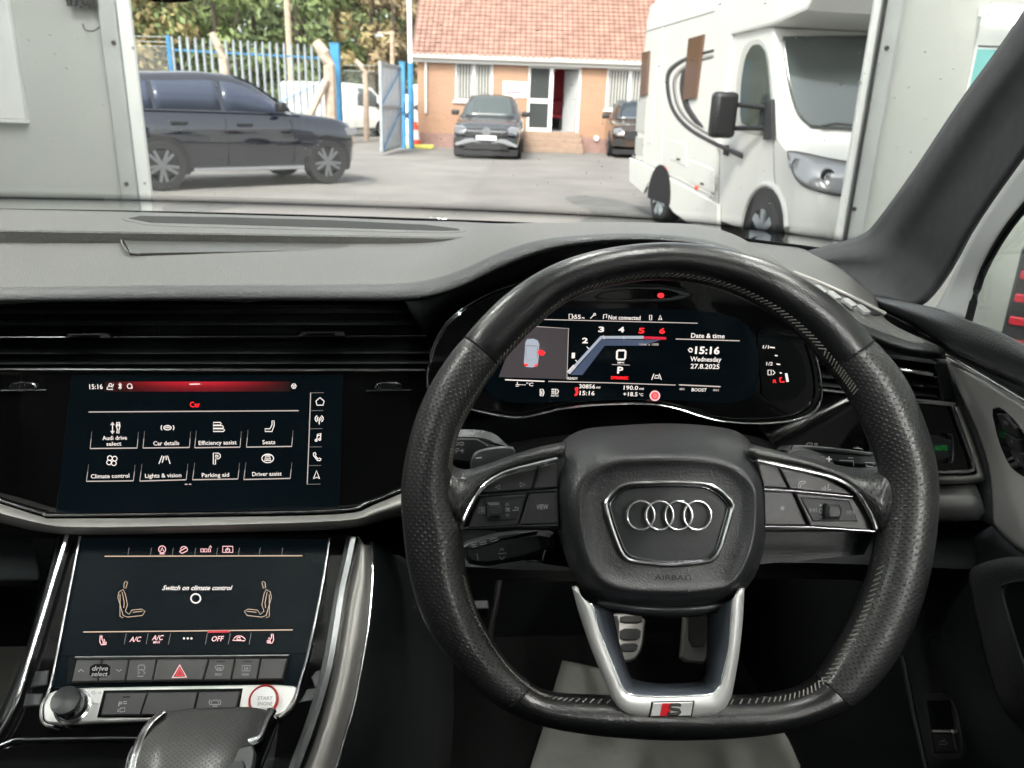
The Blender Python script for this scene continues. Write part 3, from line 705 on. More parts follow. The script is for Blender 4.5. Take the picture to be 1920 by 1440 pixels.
def vehicle(name, label, cat, loc, rz, st, gh, ws, rear, sidew, wb, wr, paint, glass, group=None, sglass=None, front=None, wx=None):
    root = thing(name, label, cat, loc, rz, group, placed=False)
    def sec(s):
        y, zl, zt, w_ = s
        h = [(.80*w_, zl), (.95*w_, zl+.05), (w_, zl+.30), (w_*1.0, zl+(zt-zl)*.62), (.975*w_, zt-.10), (.91*w_, zt-.015), (.5*w_, zt+.018), (0, zt+.025)]
        return [V((a, y, b)) for a, b in h]+[V((-a, y, b)) for a, b in h[-2::-1]]
    ys = [st[0][0]+(st[-1][0]-st[0][0])*i/40 for i in range(41)]
    secs = [sec(lerp_st(st, y_)) for y_ in ys]; k = len(secs[0])
    vs = [p for s in secs for p in s]; fs = [(i*k+j, i*k+j+1, (i+1)*k+j+1, (i+1)*k+j) for i in range(40) for j in range(k-1)]
    fs += [tuple(range(k))[::-1], tuple(40*k+j for j in range(k))]
    fs += [(i*k+k-1, i*k, (i+1)*k, (i+1)*k+k-1) for i in range(40)]
    body = mk('body', vs, fs, paint, root, sharp=50)
    def side_pt(y_, t_):
        b_ = lerp_st(st, y_); q = lerp_st(gh, y_); z0_ = b_[2]-.02; z1_ = max(z0_+.01, q[1]-.09)
        return (.93*b_[3]+(q[2]+.04-.93*b_[3])*t_, z0_+(z1_-z0_)*t_)
    def gsec(y_):
        b_ = lerp_st(st, y_); q = lerp_st(gh, y_); a = side_pt(y_, 0); c = side_pt(y_, 1); zr = max(q[1], a[1]+.02)
        h = [a, side_pt(y_, .5), c, (q[2]-.04, max(c[1], zr-.02)), (q[2]*.5, zr+.01), (0, zr+.015)]
        return [V((p, y_, r_)) for p, r_ in h]+[V((-p, y_, r_)) for p, r_ in h[-2::-1]]
    gy = [gh[0][0]+(gh[-1][0]-gh[0][0])*i/36 for i in range(37)]
    secs = [gsec(y_) for y_ in gy]; k = len(secs[0]); vs = [p for s in secs for p in s]
    fs = [(i*k+j, i*k+j+1, (i+1)*k+j+1, (i+1)*k+j) for i in range(36) for j in range(k-1)]+[tuple(range(k))[::-1], tuple(36*k+j for j in range(k))]
    mk('cabin', vs, fs, paint, root, sharp=50)
    for y0_, y1_ in sidew:
        for s in (1, -1):
            rows = [[V((s*(side_pt(y0_+(y1_-y0_)*i/10, t_)[0]+.008), y0_+(y1_-y0_)*i/10, side_pt(y0_+(y1_-y0_)*i/10, t_)[1])) for i in range(11)] for t_ in (.07, .5, .93)]
            grid('side_window', rows, sglass or glass, root, solid=.004, flip=s < 0)
    for nm, (y0_, y1_) in (('windscreen', ws), ('rear_window', rear)):
        rows = []
        for i in range(9):
            y_ = y0_+(y1_-y0_)*i/8; q = lerp_st(gh, y_); zr = q[1]+.028
            rows.append([V((f*(q[2]-.05), y_, zr-.02*abs(f)**3)) for f in (-1, -.6, 0, .6, 1)])
        grid(nm, rows, glass, root, solid=.006, sharp=80)
    for y_ in (wb/2, -wb/2):
        b_ = lerp_st(st, y_)
        for s in (1, -1):
            vs, fs = lathe([(0, 0), (wr*1.17, 0), (wr*1.17, .004), (0, .004)], 28); xw = b_[3]*1.0
            pts = [V((s*(xw-.012+v.x*4), y_+v.y, max(.24, wr+v.z))) for v in vs]; mk('wheel_arch', pts, fs, X['darkalloy'], root)
            wheel(root, s*(xw-.115), y_, wr, .26, s)
    for s in (1, -1):
        my = gh[-1][0]-.42 if wx is None else wx; b_ = lerp_st(st, my)
        vs, fs = [], []; obox(vs, fs, (s*(b_[3]+.06), my, b_[2]+.10), (.11, 0, 0), (0, .07, 0), (0, 0, .075))
        mm = mk('door_mirror', vs, fs, X['plastic'] if paint != X['white_paint'] else X['plastic'], root); bv = mm.modifiers.new('edge', 'BEVEL'); bv.width = .04; bv.segments = 3
    return root, st, gh, side_pt
def seam(root, st, pts, r=.006, name='door_seam'):
    for s in (1, -1): tube(name, [V((s*(lerp_st(st, y_)[3]*f+.001), y_, z_)) for y_, z_, f in pts], r, X['darkalloy'], root, seg=5)
def handle(root, st, y_, z_):
    for s in (1, -1):
        vs, fs = [], []; obox(vs, fs, (s*(lerp_st(st, y_)[3]+.006), y_, z_), (.014, 0, 0), (0, .12, 0), (0, 0, .02)); mk('door_handle', vs, fs, X['plastic'], root)
def fpoly(name, pts, y_, mt, root, d=.03, bev=.006):
    return slab(name, [V((a, y_, b)) for a, b in pts], V((0, 1, 0)), 0, d, mt, root, bev)
X['black_paint'].node_tree.nodes['Principled BSDF'].inputs['Coat IOR'].default_value = 1.65
# black SUV, side on
rw, fwd_ = V((-5.609, 12.848, 0)), V((-3.461, 14.739, 0)); hd = (fwd_-rw).normalized(); pr = V((-hd.y, hd.x, 0))
st1 = [(-2.36, .42, 1.0, .80), (-2.25, .32, 1.18, .92), (-1.6, .27, 1.22, .985), (0, .25, 1.20, .99), (.9, .25, 1.18, .985), (1.2, .26, 1.16, .975), (1.7, .27, 1.11, .95), (1.95, .30, 1.04, .89), (2.06, .36, .92, .78)]
gh1 = [(-2.30, 1.22, .74), (-2.05, 1.62, .70), (-1.6, 1.74, .69), (-.6, 1.79, .69), (-.1, 1.77, .68), (.25, 1.66, .67), (.98, 1.20, .72)]
c = (rw+fwd_)/2+pr*.87
rr, st_, gh_, sp_ = vehicle('parked_suv', 'black SUV parked side-on in front of the palisade fence', 'car', tuple(c), -math.atan2(hd.x, hd.y), st1, gh1, (-.02, .92), (-2.28, -2.08), [(-2.05, -1.45), (-1.40, -.40), (-.33, .70)], 2.86, .385, X['black_paint'], X['bluesteel'], sglass=X['bluestrip'], group='cars parked in the yard')
seam(rr, st_, [(-.36, .35, 1), (-.36, .8, 1), (-.37, 1.1, .975)]); seam(rr, st_, [(.80, .35, 1), (.82, .8, 1), (.76, 1.08, .975)])
handle(rr, st_, -.05, 1.0); handle(rr, st_, -1.1, 1.02)
for s in (1, -1):
    vs, fs = [], []; obox(vs, fs, (s*.985, 0, .31), (.02, 0, 0), (0, .95, 0), (0, 0, .03)); mk('sill_strip', vs, fs, X['lamp'], rr, smooth=False)
    vs, fs = [], []; obox(vs, fs, (s*.80, 1.93, .90), (.10, 0, 0), (0, .13, 0), (0, 0, .06)); o = mk('headlight', vs, fs, X['lamp'], rr)
fpoly('grille', [(-.45, .55), (.45, .55), (.5, .82), (-.5, .82)], 2.07, X['plastic'], rr)
# grey SUV facing us
st2 = [(-2.3, .40, .98, .80), (-2.2, .30, 1.08, .90), (-1.2, .24, 1.10, .94), (.6, .24, 1.06, .94), (1.0, .24, 1.04, .935), (1.6, .25, .99, .91), (2.0, .27, .92, .89), (2.22, .30, .84, .85), (2.30, .34, .70, .78)]
gh2 = [(-2.2, 1.14, .68), (-1.8, 1.55, .64), (-1.0, 1.66, .62), (-.2, 1.67, .62), (.25, 1.58, .63), (1.0, 1.07, .75)]
mc = V((-.87, 22.4+2.25, 0))
me_, st_, gh_, sp_ = vehicle('parked_suv', 'dark grey SUV parked nose-on against the office, in front of the blind-covered window', 'car', tuple(mc), rad(179), st2, gh2, (-.02, .97), (-2.15, -1.85), [(-1.6, -.7), (-.62, .2), (.26, .8)], 2.75, .35, X['grey_paint'], X['carglass2'], group='cars parked in the yard')
FYm = 2.315
fpoly('grille', [(-.55, .60), (.55, .60), (.60, .66), (.50, .80), (-.50, .80), (-.60, .66)], FYm, X['plastic'], me_, .2)
o = fpoly('grille_bar', [(-.52, .70), (.52, .70), (.52, .745), (-.52, .745)], FYm+.01, X['lamp'], me_, .02)
vs, fs = lathe([(0, .03), (.03, .03), (.03, .015), (.095, .015), (.095, .03), (.115, .03), (.115, 0)], 24); mk('badge', [V((v.y, FYm+.006+v.x, .72+v.z)) for v in vs], fs, X['lamp'], me_)
vs, fs = [], []
for a in (90, 210, 330): d = V((math.cos(rad(a)), 0, math.sin(rad(a)))); obox(vs, fs, V((0, FYm+.03, .72))+d*.05, d*.05, (0, .006, 0), V((-d.z, 0, d.x))*.012)
mk('badge_star', vs, fs, X['lamp'], me_, smooth=False)
for s in (1, -1):
    fpoly('headlight', [(s*.55, .80), (s*.62, .66), (s*.80, .64), (s*.87, .74), (s*.84, .84), (s*.66, .86)], 2.28, X['lamp'], me_, .22, .02)
    fpoly('air_intake', [(s*.50, .36), (s*.80, .40), (s*.83, .56), (s*.68, .52)], 2.31, X['plastic'], me_, .15)
    fpoly('bumper_blade', [(s*.12, .42), (s*.36, .44), (s*.80, .33), (s*.86, .38), (s*.55, .52), (s*.36, .54)], FYm+.01, X['lamp'], me_, .1, .01)
o = fpoly('number_plate', [(-.27, .50), (.27, .50), (.27, .61), (-.27, .61)], FYm+.035, X['white'], me_, .04)
vs, fs = [], []
for i in range(7): a = -.235+.065*i+(.03 if i > 3 else 0); boxm(vs, fs, (a, FYm+.036, .525), (a+.042, FYm+.038, .585))
mk('lettering', vs, fs, M['printdim'], o, smooth=False)
fpoly('lower_grille', [(-.62, .26), (.62, .26), (.50, .40), (-.50, .40)], FYm, X['darkalloy'], me_, .15)
fpoly('front_lip', [(-.84, .10), (.84, .10), (.86, .27), (-.86, .27)], 2.27, X['darkalloy'], me_, .3)
# brown SUV half behind the motorhome
dl_ = G(1137, 296)
br_, st_, gh_, sp_ = vehicle('parked_suv', 'bronze-brown SUV nose-on at the right, mostly hidden behind the motorhome', 'car', (dl_.x+1.08, dl_.y+2.2, 0), rad(178), st2, gh2, (-.02, .97), (-2.15, -1.85), [(-1.6, -.7), (-.62, .2), (.26, .8)], 2.75, .35, X['bronze_paint'], X['carglass'], group='cars parked in the yard')
for s in (1, -1):
    fpoly('headlight', [(s*.55, .78), (s*.62, .68), (s*.84, .68), (s*.86, .82), (s*.66, .86)], 2.28, X['lamp'], br_, .22, .02); fpoly('air_intake', [(s*.50, .34), (s*.80, .36), (s*.83, .54), (s*.58, .54)], 2.31, X['plastic'], br_, .15)
fpoly('grille', [(-.5, .55), (.5, .55), (.55, .8), (-.55, .8)], FYm, X['plastic'], br_, .2); fpoly('front_lip', [(-.82, .12), (.82, .12), (.84, .26), (-.84, .26)], 2.27, X['darkalloy'], br_, .3)
# white van behind the fence
st3 = [(-2.4, .4, 1.05, .86), (-2.3, .32, 1.15, .93), (0, .3, 1.15, .94), (1.5, .3, 1.08, .93), (2.1, .32, .98, .88), (2.35, .38, .8, .76)]
gh3 = [(-2.38, 1.9, .80), (-2.2, 1.95, .80), (0, 1.97, .80), (.7, 1.93, .79), (1.0, 1.85, .78), (1.7, 1.15, .78)]
vb = W(672, 230, 33.5)
vn, st_, gh_, sp_ = vehicle('white_van', 'small white panel van parked behind the fence between the blue posts', 'van', (vb.x-.6, 33.5, 0), rad(-70), st3, gh3, (.98, 1.65), (-2.37, -2.35), [(.45, 1.2)], 3.0, .33, X['white_paint'], X['carglass'], wx=1.2)
seam(vn, st_, [(.35, .4, 1), (.35, 1.05, .975)]); seam(vn, st_, [(-1.2, .4, 1), (-1.2, 1.05, .975)])

# ---- motorhome
B_ = V((.982, .187, 0)); A_ = V((-.187, .982, 0)); MO = V((2.612, 7.137, 0)); mz = math.atan2(.187, .982)
mh = thing('motorhome', 'white coachbuilt motorhome with dark swoosh graphics facing us on the right', 'motorhome', tuple(MO), mz, placed=False)
MI = (Matrix.Translation(MO) @ Matrix.Rotation(mz, 4, 'Z')).inverted()
sideP = Plane(MO, -B_, D)                     # the near flank
def onside(px, py, lift=0): return MI @ sideP.U(px, py, lift)
def mhplate(name, px, top, depth, mt, parent, bevel=.004, rnd=0, b0=0):
    q = soft(px, rnd) if rnd else px
    return slab(name, [onside(a[0], a[1], top-b0)+V((top, 0, 0)) for a in q], V((-1, 0, 0)), top, depth, mt, parent, bevel)
MW = 2.2; ztop = 2.85; zrear = 5.0
# habitation body: a box with rounded long edges and an overcab nose
prof = [(2.25, .42), (2.22, 1.2), (2.20, 2.24), (1.3, 2.26), (.66, 2.34), (.52, 2.50), (.60, 2.70), (1.05, ztop), (4.6, ztop), (4.92, 2.76), (5.0, 2.6), (5.03, .62), (4.98, .42)]
P2 = [V(q) for q in prof]
def profrow(b_, d_): return [V((b_, q.x, q.y)) for q in inset2(P2, d_)]
rows = [profrow(0, .035), profrow(.008, .012), profrow(.04, 0), profrow(MW-.04, 0), profrow(MW-.008, .012), profrow(MW, .035)]
k = len(prof); vs = [p for r_ in rows for p in r_]; fs = [(i*k+j, i*k+(j+1) % k, (i+1)*k+(j+1) % k, (i+1)*k+j) for i in range(5) for j in range(k)]+[tuple(range(k)), tuple(5*k+j for j in range(k))[::-1]]
hab = mk('body', vs, fs, X['gel'], mh, sharp=32)
bmx = bmesh.new(); bmx.from_mesh(hab.data); bmesh.ops.recalc_face_normals(bmx, faces=bmx.faces); bmx.to_mesh(hab.data); bmx.free()
tube('roof_rail', [(.03, .62, 2.74), (.05, 1.0, ztop-.02), (.05, 4.6, ztop-.02), (.03, 4.95, 2.74)], .03, X['gel2'], mh)
# cab
cprof = [(.02, .28), (-.02, .45), (0, .66), (.06, .86), (.14, .98), (.34, 1.10), (.62, 1.20), (.80, 1.27), (1.05, 1.74), (1.32, 2.25), (2.26, 2.30)]
rows = []
for b_, off, sh in ((.04, .46, 0), (.08, .30, 0), (.2, .16, 0), (.5, .06, 0), (1.1, 0, 0), (1.7, .06, 0), (2.0, .16, 0), (2.12, .30, 0), (2.16, .46, 0)):
    rows.append([V((b_, a+off*max(0, 1-(a/1.4))*1.0, z_)) for a, z_ in cprof])
cab = grid('cab', rows, X['gel'], mh, m_=3, sharp=50)
# cab side wall
sp = [(b.y, b.z) for b in rows[0]]
vs = [V((.04, a, z_)) for a, z_ in sp]+[V((.04, 2.26, .32))]; mk('cab_side', vs, [tuple(range(len(vs)))], X['gel'], mh, smooth=False)
# headlight, bumper grille
from mathutils.bvhtree import BVHTree
_bv = BVHTree.FromPolygons([v.co for v in cab.data.vertices], [tuple(p.vertices) for p in cab.data.polygons])
def oncab(px, py, lift=.01):
    M3 = MI.to_3x3()
    for k in range(14):
        d = (M3 @ D(px+2*k, py)).normalized(); h, n_, i_, t_ = _bv.ray_cast(MI @ CAM, d)
        if h is not None: break
    if h is None: return None
    if n_.dot(d) > 0: n_ = -n_
    return h+n_*lift
def oncab_grid(name, rows, mt, par, lift, solid=.008, **k):
    q = [[oncab(a, b, lift) for a, b in r_] for r_ in rows]
    if any(p is None for r_ in q for p in r_): print('MISS', name, [[p is None for p in r_] for r_ in q]); return None
    return grid(name, q, mt, par, solid=solid, sharp=80, **k), q
def onrow(b_, z_, lift=.012):
    # point on the cab front at cross position b_, height z_
    best = None
    for a, b in zip(cprof, cprof[1:]):
        if a[1] <= z_ <= b[1]: f = (z_-a[1])/(b[1]-a[1]); best = a[0]+(b[0]-a[0])*f; break
    offs = [(.04, .46), (.08, .30), (.2, .16), (.5, .06), (1.1, 0), (1.7, .06), (2.0, .16), (2.12, .30), (2.16, .46)]; o_ = lerp_st(offs, b_)[1]
    return V((b_, best+o_*max(0, 1-best/1.4)-lift, z_))
le = [(1466, 70), (1470, 115), (1479, 168), (1494, 214), (1520, 240)]
wr_ = []
for i, (lx, ly) in enumerate(le):
    f = i/4; wr_.append([(lx+(1690-lx)*g_, ly+(14*f-3)*g_) for g_ in (0, .1, .25, .5, .75, 1)])
wsg, wsr = oncab_grid('windscreen', wr_, X['carglass2'], mh, .012, n=3, m_=3)
q = wsr[0]; obv, obf = [], []; obox(obv, obf, q[1]+V((-.06, .01, -.07)), (.07, -.01, 0), (0, .006, 0), (0, -.018, .035)); mk('sun_sticker', obv, obf, X['teal'], wsg, smooth=False)
tube('wiper', [wsr[4][1]+V((0, -.03, .02)), wsr[4][2]+V((0, -.03, .05)), wsr[4][3]+V((0, -.03, .04))], .012, X['plastic'], wsg)
for mir in (0, 1):
    mm = (lambda b_: MW-b_) if mir else (lambda b_: b_)
    bs = (.10, .16, .26, .40, .55, .70)
    if mir:
        rows = [[V((MW-p.x, p.y, p.z)) for p in r_] for r_ in hq]; hl = grid('headlight', rows, X['lamp2'], mh, solid=.01, sharp=80, n=3, m_=2)
    else:
        hu = [(1478, 286), (1492, 287), (1520, 293), (1552, 300), (1600, 308), (1650, 315)]; hd_ = [(1481, 300), (1492, 330), (1512, 349), (1548, 361), (1600, 370), (1650, 376)]
        hl, hq = oncab_grid('headlight', [[(a[0]+(c[0]-a[0])*f, a[1]+(c[1]-a[1])*f) for a, c in zip(hu, hd_)] for f in (0, .33, .66, 1)], X['lamp2'], mh, .014, n=3, m_=2); rows = hq
    tube('headlight_rim', cr([p+V((0, -.006, 0)) for p in rows[0]], 3)+cr([p+V((0, -.006, 0)) for p in rows[3][::-1]], 3), .011, X['plastic'], hl, closed=True, seg=6)
    for i_, r_ in ((1, .055), (3, .06), (4, .05)):
        c_ = (rows[1][i_]+rows[2][i_])/2+V((0, -.012, 0)); vs, fs = lathe([(0, .004), (r_*.7, 0), (r_*.95, -.015), (r_, .02)], 16)
        mk('lamp_reflector', [c_+V((v.y, v.x, v.z)) for v in vs], fs, X['lamp'] if i_ == 1 else X['darkalloy'], hl)
        if i_ != 1: vs, fs = lathe([(0, -.03), (r_*.3, -.026), (r_*.4, -.01)], 12); mk('lamp_bulb', [c_+V((v.y, v.x, v.z)) for v in vs], fs, X['lamp'], hl)
    rows = [[onrow(mm(b_), z_, .008) for b_ in (.3, .42, .55, .68)] for z_ in (.40, .48, .56)]
    gr_ = grid('fog_grille', rows, X['gel2'], mh, solid=.012)
    for z_ in (.42, .46, .50, .54): tube('grille_slat', [onrow(mm(b_), z_, .02) for b_ in (.34, .5, .64)], .008, X['plastic'], gr_, seg=5)
rows = [[onrow(b_, z_, .008) for b_ in (.78, 1.1, 1.42)] for z_ in (.40, .62, .84)]; grid('grille', rows, X['plastic'], mh, solid=.02)
# door window, seams
dw = mhplate('door_window', [(1387, 228), (1388, 160), (1396, 108), (1409, 84), (1424, 82), (1436, 100), (1443, 160), (1446, 222), (1440, 246), (1400, 236)], .016, .002, X['carglass2'], mh, rnd=1, b0=.04)
mhplate('window_surround', [(1379, 240), (1380, 150), (1392, 90), (1408, 74), (1428, 72), (1442, 96), (1449, 160), (1452, 228), (1446, 258), (1398, 248)], .006, .002, X['gel2'], mh, rnd=1, b0=.04)
for pts in ([(1352, 85), (1350, 250), (1347, 430)], [(1450, 262), (1452, 330), (1462, 400)]): tube('door_seam', [onside(a, b, -.038) for a, b in pts], .006, X['decal2'], mh, seg=5)
mhplate('door_handle', [(1356, 272), (1364, 272), (1363, 292), (1355, 290)], .02, .002, X['plastic'], mh, b0=.04)
# mirror on two arms
mpt = onside(1360, 215, .22)
mr_ = box('door_mirror', (mpt.x-.16, mpt.y-.10, mpt.z-.23), (mpt.x+.10, mpt.y+.07, mpt.z+.22), X['plastic'], mh, .05)
for dz_ in (-.13, .10): tube('mirror_arm', [mpt+V((.1, -.02, dz_)), onside(1441, 202 if dz_ > 0 else 240, -.03)], .025, X['plastic'], mr_)
mhplate('mirror_mount', [(1432, 190), (1446, 186), (1448, 262), (1430, 262)], .04, .002, X['plastic'], mh, b0=.04)
# graphics
def swoosh(name, up, lo, mt, lift=.004):
    U_, L_ = cr([(a, b, 0) for a, b in up], 5), cr([(a, b, 0) for a, b in lo], 5)
    grid(name, [[onside(p.x, p.y, lift) for p in U_], [onside(p.x, p.y, lift) for p in L_]], mt, mh, solid=.004)
swoosh('dark_swoosh', [(1338, 92), (1290, 105), (1254, 128), (1248, 160), (1258, 205), (1285, 240), (1330, 268), (1392, 298)], [(1338, 97), (1292, 111), (1260, 134), (1255, 162), (1264, 203), (1290, 235), (1332, 261), (1394, 288)], X['decal'])
swoosh('dark_swoosh', [(1278, 132), (1274, 165), (1282, 200), (1300, 228), (1318, 240)], [(1296, 122), (1286, 162), (1292, 196), (1306, 220), (1318, 236)], X['decal'])
swoosh('silver_swoosh', [(1338, 100), (1294, 115), (1266, 138), (1261, 165), (1270, 203), (1294, 232), (1332, 256)], [(1338, 108), (1300, 120), (1273, 140), (1268, 166), (1276, 200), (1298, 228), (1332, 250)], X['decal2'])
for px in ([(1290, 72), (1318, 64), (1303, 184), (1279, 188)], [(1203, 98), (1216, 95), (1211, 178), (1199, 182)]):
    w_ = mhplate('side_window', px, .03, .03, X['brownpane'], mh, .006)
for px in ([(1195, 190), (1213, 188), (1208, 250), (1192, 246)], [(1192, 256), (1208, 258), (1205, 292), (1190, 288)]): mhplate('vent_hatch', px, .006, .01, X['gel2'], mh)
mhplate('habitation_door', [(1218, 175), (1228, 174), (1222, 270), (1212, 268)], .005, .01, X['gel'], mh)
for px in ([(1256, 262), (1286, 272), (1286, 312), (1256, 298)], [(1293, 300), (1338, 318), (1338, 362), (1293, 340)]):
    lk = mhplate('locker_door', px, .006, .01, X['gel'], mh, .003); q = [(px[3][0]*.5+px[2][0]*.5-3, (px[3][1]+px[2][1])/2-9), (px[3][0]*.5+px[2][0]*.5+3, (px[3][1]+px[2][1])/2-8), (px[3][0]*.5+px[2][0]*.5+3, (px[3][1]+px[2][1])/2-4), (px[3][0]*.5+px[2][0]*.5-3, (px[3][1]+px[2][1])/2-5)]
    mhplate('lock', q, .012, .008, X['plastic'], mh, .001)
for pts in ([(1243, 40), (1240, 330)], [(1186, 292), (1345, 372)], [(1205, 60), (1340, 20)]): tube('panel_joint', [onside(a, b, .002) for a, b in pts], .007, X['gel2'], mh, seg=5)
for a, b in ((1246, 317), (1305, 352)): mhplate('marker_light', [(a-3, b-4), (a+3, b-3), (a+3, b+4), (a-3, b+3)], .012, .012, X['orange'], mh)
# skirt, arches, wheels
sk = mhplate('side_skirt', [(1180, 296), (1205, 306), (1345, 384), (1345, 436), (1290, 418), (1262, 398), (1246, 376), (1236, 345), (1222, 338), (1213, 346), (1206, 362), (1180, 340)], .012, .03, X['gel'], mh, .006)
for a, r_ in ((.95, .345), (3.87, .345)):
    vs, fs = lathe([(0, 0), (r_*1.25, 0), (r_*1.25, .012), (0, .012)], 26)
    mk('wheel_arch', [V((-.018+v.x if a > 2 else .012+v.x, a+v.y, max(.3, r_+v.z))) for v in vs], fs, X['darkalloy'], mh)
    wheel(mh, .10, a, r_, .22, -1, 14, X['galv']); wheel(mh, MW-.1, a, r_, .22, 1, 14, X['galv'])
tube('arch_lip', [V((.02, .95+.47*math.cos(rad(q)), .345+.47*math.sin(rad(q)))) for q in range(0, 181, 15)], .03, X['gel'], mh)

# ================================================================== THE WORKSHOP the car stands in
GY = 5.0
ws_ = thing('workshop_building', 'pale-walled workshop with a wide open doorway framed by grey steel columns', 'building', (0, GY, 0))
gx = lambda px, py: W(px, py, GY)
def strip(name, px0a, px0b, px1a, px1b, y0, y1, mt, z0=0, z1=3.6):
    """upright member between two leaning picture edges, plumb in the place"""
    a = gx((px0a+px0b)/2, 200).x; b = gx((px1a+px1b)/2, 200).x
    return box(name, (a, y0, z0), (b, y1, z1), mt, ws_, .004)
xl0, xl1, xl2 = gx(209, 200).x, gx(240, 200).x, gx(264, 200).x
xr0, xr1, xr2 = gx(1608, 200).x, gx(1622, 200).x, gx(1658, 200).x
for i, (a, b) in enumerate(((-7.2, -5.0), (-4.996, xl0-.004))): box('wall_panel', (a, GY+.02, .1), (b, GY+.12, 3.6), X['wall'], ws_)
for i, (a, b) in enumerate(((xr2+.004, 2.9), (2.904, 4.6))): box('wall_panel', (a, GY+.02, .1), (b, GY+.12, 3.6), X['wall'], ws_)
box('door_column', (xl0, GY-.02, 0), (xl1, GY+.10, 3.6), X['steel'], ws_, .006); box('door_guide', (xl1+.002, GY, 0), (xl2, GY+.03, 3.6), X['steel2'], ws_, .004)
box('door_column', (xr1, GY-.02, 0), (xr2, GY+.10, 3.6), X['steel'], ws_, .006); box('door_guide', (xr0, GY, 0), (xr1-.002, GY+.03, 3.6), X['steel2'], ws_, .004)
box('edge_angle', (xr1-.004, GY-.04, 0), (xr1+.012, GY-.021, 3.6), X['darkalloy'], ws_)
for px, py in ((236, 345), (1603, 392), (1664, 90), (212, 80)):
    p = W(px, py, GY-.03); vs, fs = lathe([(0, 0), (.012, 0), (.014, .008)], 10); mk('bolt', [p+V((v.y, v.x, v.z)) for v in vs], fs, X['decal'], ws_)
for px, py in ((249, 90), (271, 344), (1613, 155)):
    p = W(px, py, GY-.004); vs, fs = lathe([(0, 0), (.008, 0), (.009, .006)], 10); mk('rivet', [p+V((v.y, v.x, v.z)) for v in vs], fs, X['decal2'], ws_)
box('lintel', (-7.2, GY, 3.6), (4.6, GY+.25, 4.4), X['wall'], ws_); RL = [(-3.1, -1.9, 1.5, 4.4), (-.9, .3, 1.5, 4.4), (1.5, 2.7, 1.5, 4.4), (-3.1, -1.9, -6, -2), (1.5, 2.7, -6, -2)]      # translucent rooflights, added to bring broad soft daylight into the workshop
xs_ = [-7.4, -3.1, -1.9, -.9, .3, 1.5, 2.7, 4.8]; vs, fs = [], []
for a, b in zip(xs_, xs_[1:]):
    cuts = sorted([(q[2], q[3]) for q in RL if q[0] == a]); y_ = -9
    for lo, hi in cuts: boxm(vs, fs, (a, y_, 4.4), (b, lo, 4.5)); y_ = hi
    boxm(vs, fs, (a, y_, 4.4), (b, GY+.4, 4.5))
mk('roof', vs, fs, X['wall'], ws_, smooth=False)
for q in RL: box('added_rooflight', (q[0]-.03, q[2]-.03, 4.505), (q[1]+.03, q[3]+.03, 4.515), X['added_rooflight'], ws_)
box('side_wall', (-7.3, -9, 0), (-7.2, GY+.25, 4.4), X['wall'], ws_); box('side_wall', (4.6, -9, 0), (4.7, GY+.25, 4.4), X['wall'], ws_); box('back_wall', (-7.2, -9.1, 0), (4.6, -9, 4.4), X['wall'], ws_)
tag(mk('workshop_floor', [(-7.2, -9, .006), (4.6, -9, .006), (4.6, GY+.2, .006), (-7.2, GY+.2, .006)], [(0, 1, 2, 3)], X['floor'], smooth=False), kind='structure')
wb_ = thing('whiteboard', 'plain white board fixed to the workshop wall left of the doorway', 'board', (gx(0, 100).x, GY, 1.9))
a0, a1 = gx(-200, 200).x, gx(48, 200).x; z0_, z1_ = gx(60, 224).z, gx(60, -140).z
box('panel', (a0, GY-.02, z0_), (a1, GY+.018, z1_), X['board'], wb_, .004)
box('ledge', (a0, GY-.035, z0_-.02), (a1, GY+.018, z0_-.001), X['steel2'], wb_)
cb_ = thing('cable_brush', 'dark bristly cable end hanging at the top of the wall by the left column', 'cable', (gx(150, 10).x, GY, gx(150, 10).z))
for i in range(9):
    q = gx(126+i*6.5, -30); tube('bristle', [V((q.x, GY-.02, q.z)), V((q.x+R.uniform(-.01, .01), GY-.03, gx(150, 8+R.uniform(0, 8)).z))], .011, X['plastic'], cb_, seg=6)
tube('wire_loop', cr([W(155, 45, GY), W(160, 56, GY-.01), W(175, 58, GY-.01), W(188, 50, GY-.01), W(192, 44, GY)], 4), .004, X['plastic'], cb_, seg=5)
po = thing('poster', 'teal and white poster on the wall to the right of the doorway', 'poster', tuple(gx(1880, 130)))
a, b = gx(1822, 130), gx(2050, 130); zt_, zb_ = gx(1840, 42).z, gx(1840, 240).z
box('sheet', (a.x, GY+.008, zb_), (b.x, GY+.018, zt_), X['steel2'], po); zm = gx(1840, 92).z
box('teal_field', (a.x+.012, GY+.004, zb_+.15), (b.x-.02, GY+.0079, zm), X['teal'], po); box('blue_field', (a.x+.012, GY+.004, zb_+.02), (b.x-.02, GY+.0079, zb_+.145), X['bluep'], po)
box('heading_strip', (a.x+.012, GY+.004, zm+.012), (b.x-.02, GY+.0079, zm+.02), X['decal'], po)
def strip_light(label, p, d, L_=1.5, tm='tube'):
    """batten with one lit tube; p its middle, d its direction"""
    d = V(d).normalized(); s = V((-d.y, d.x, 0)) if abs(d.z) < .5 else V((1, 0, 0)); o = thing('strip_light', label, 'strip light', tuple(p), group='strip lights of the workshop'); p = V(p)
    vs, fs = [], []; obox(vs, fs, p+V((0, 0, .05)), d*L_/2, s*.07, (0, 0, .025)); mk('batten', vs, fs, X['white'], o, smooth=False)
    tube('tube', [p-d*L_*.47, p+d*L_*.47], .02, X[tm], o, seg=10)
    for e in (-1, 1): vs, fs = [], []; obox(vs, fs, p+d*(e*L_*.485)+V((0, 0, .01)), d*L_*.013, s*.03, (0, 0, .035)); mk('end_cap', vs, fs, X['white'], o, smooth=False)
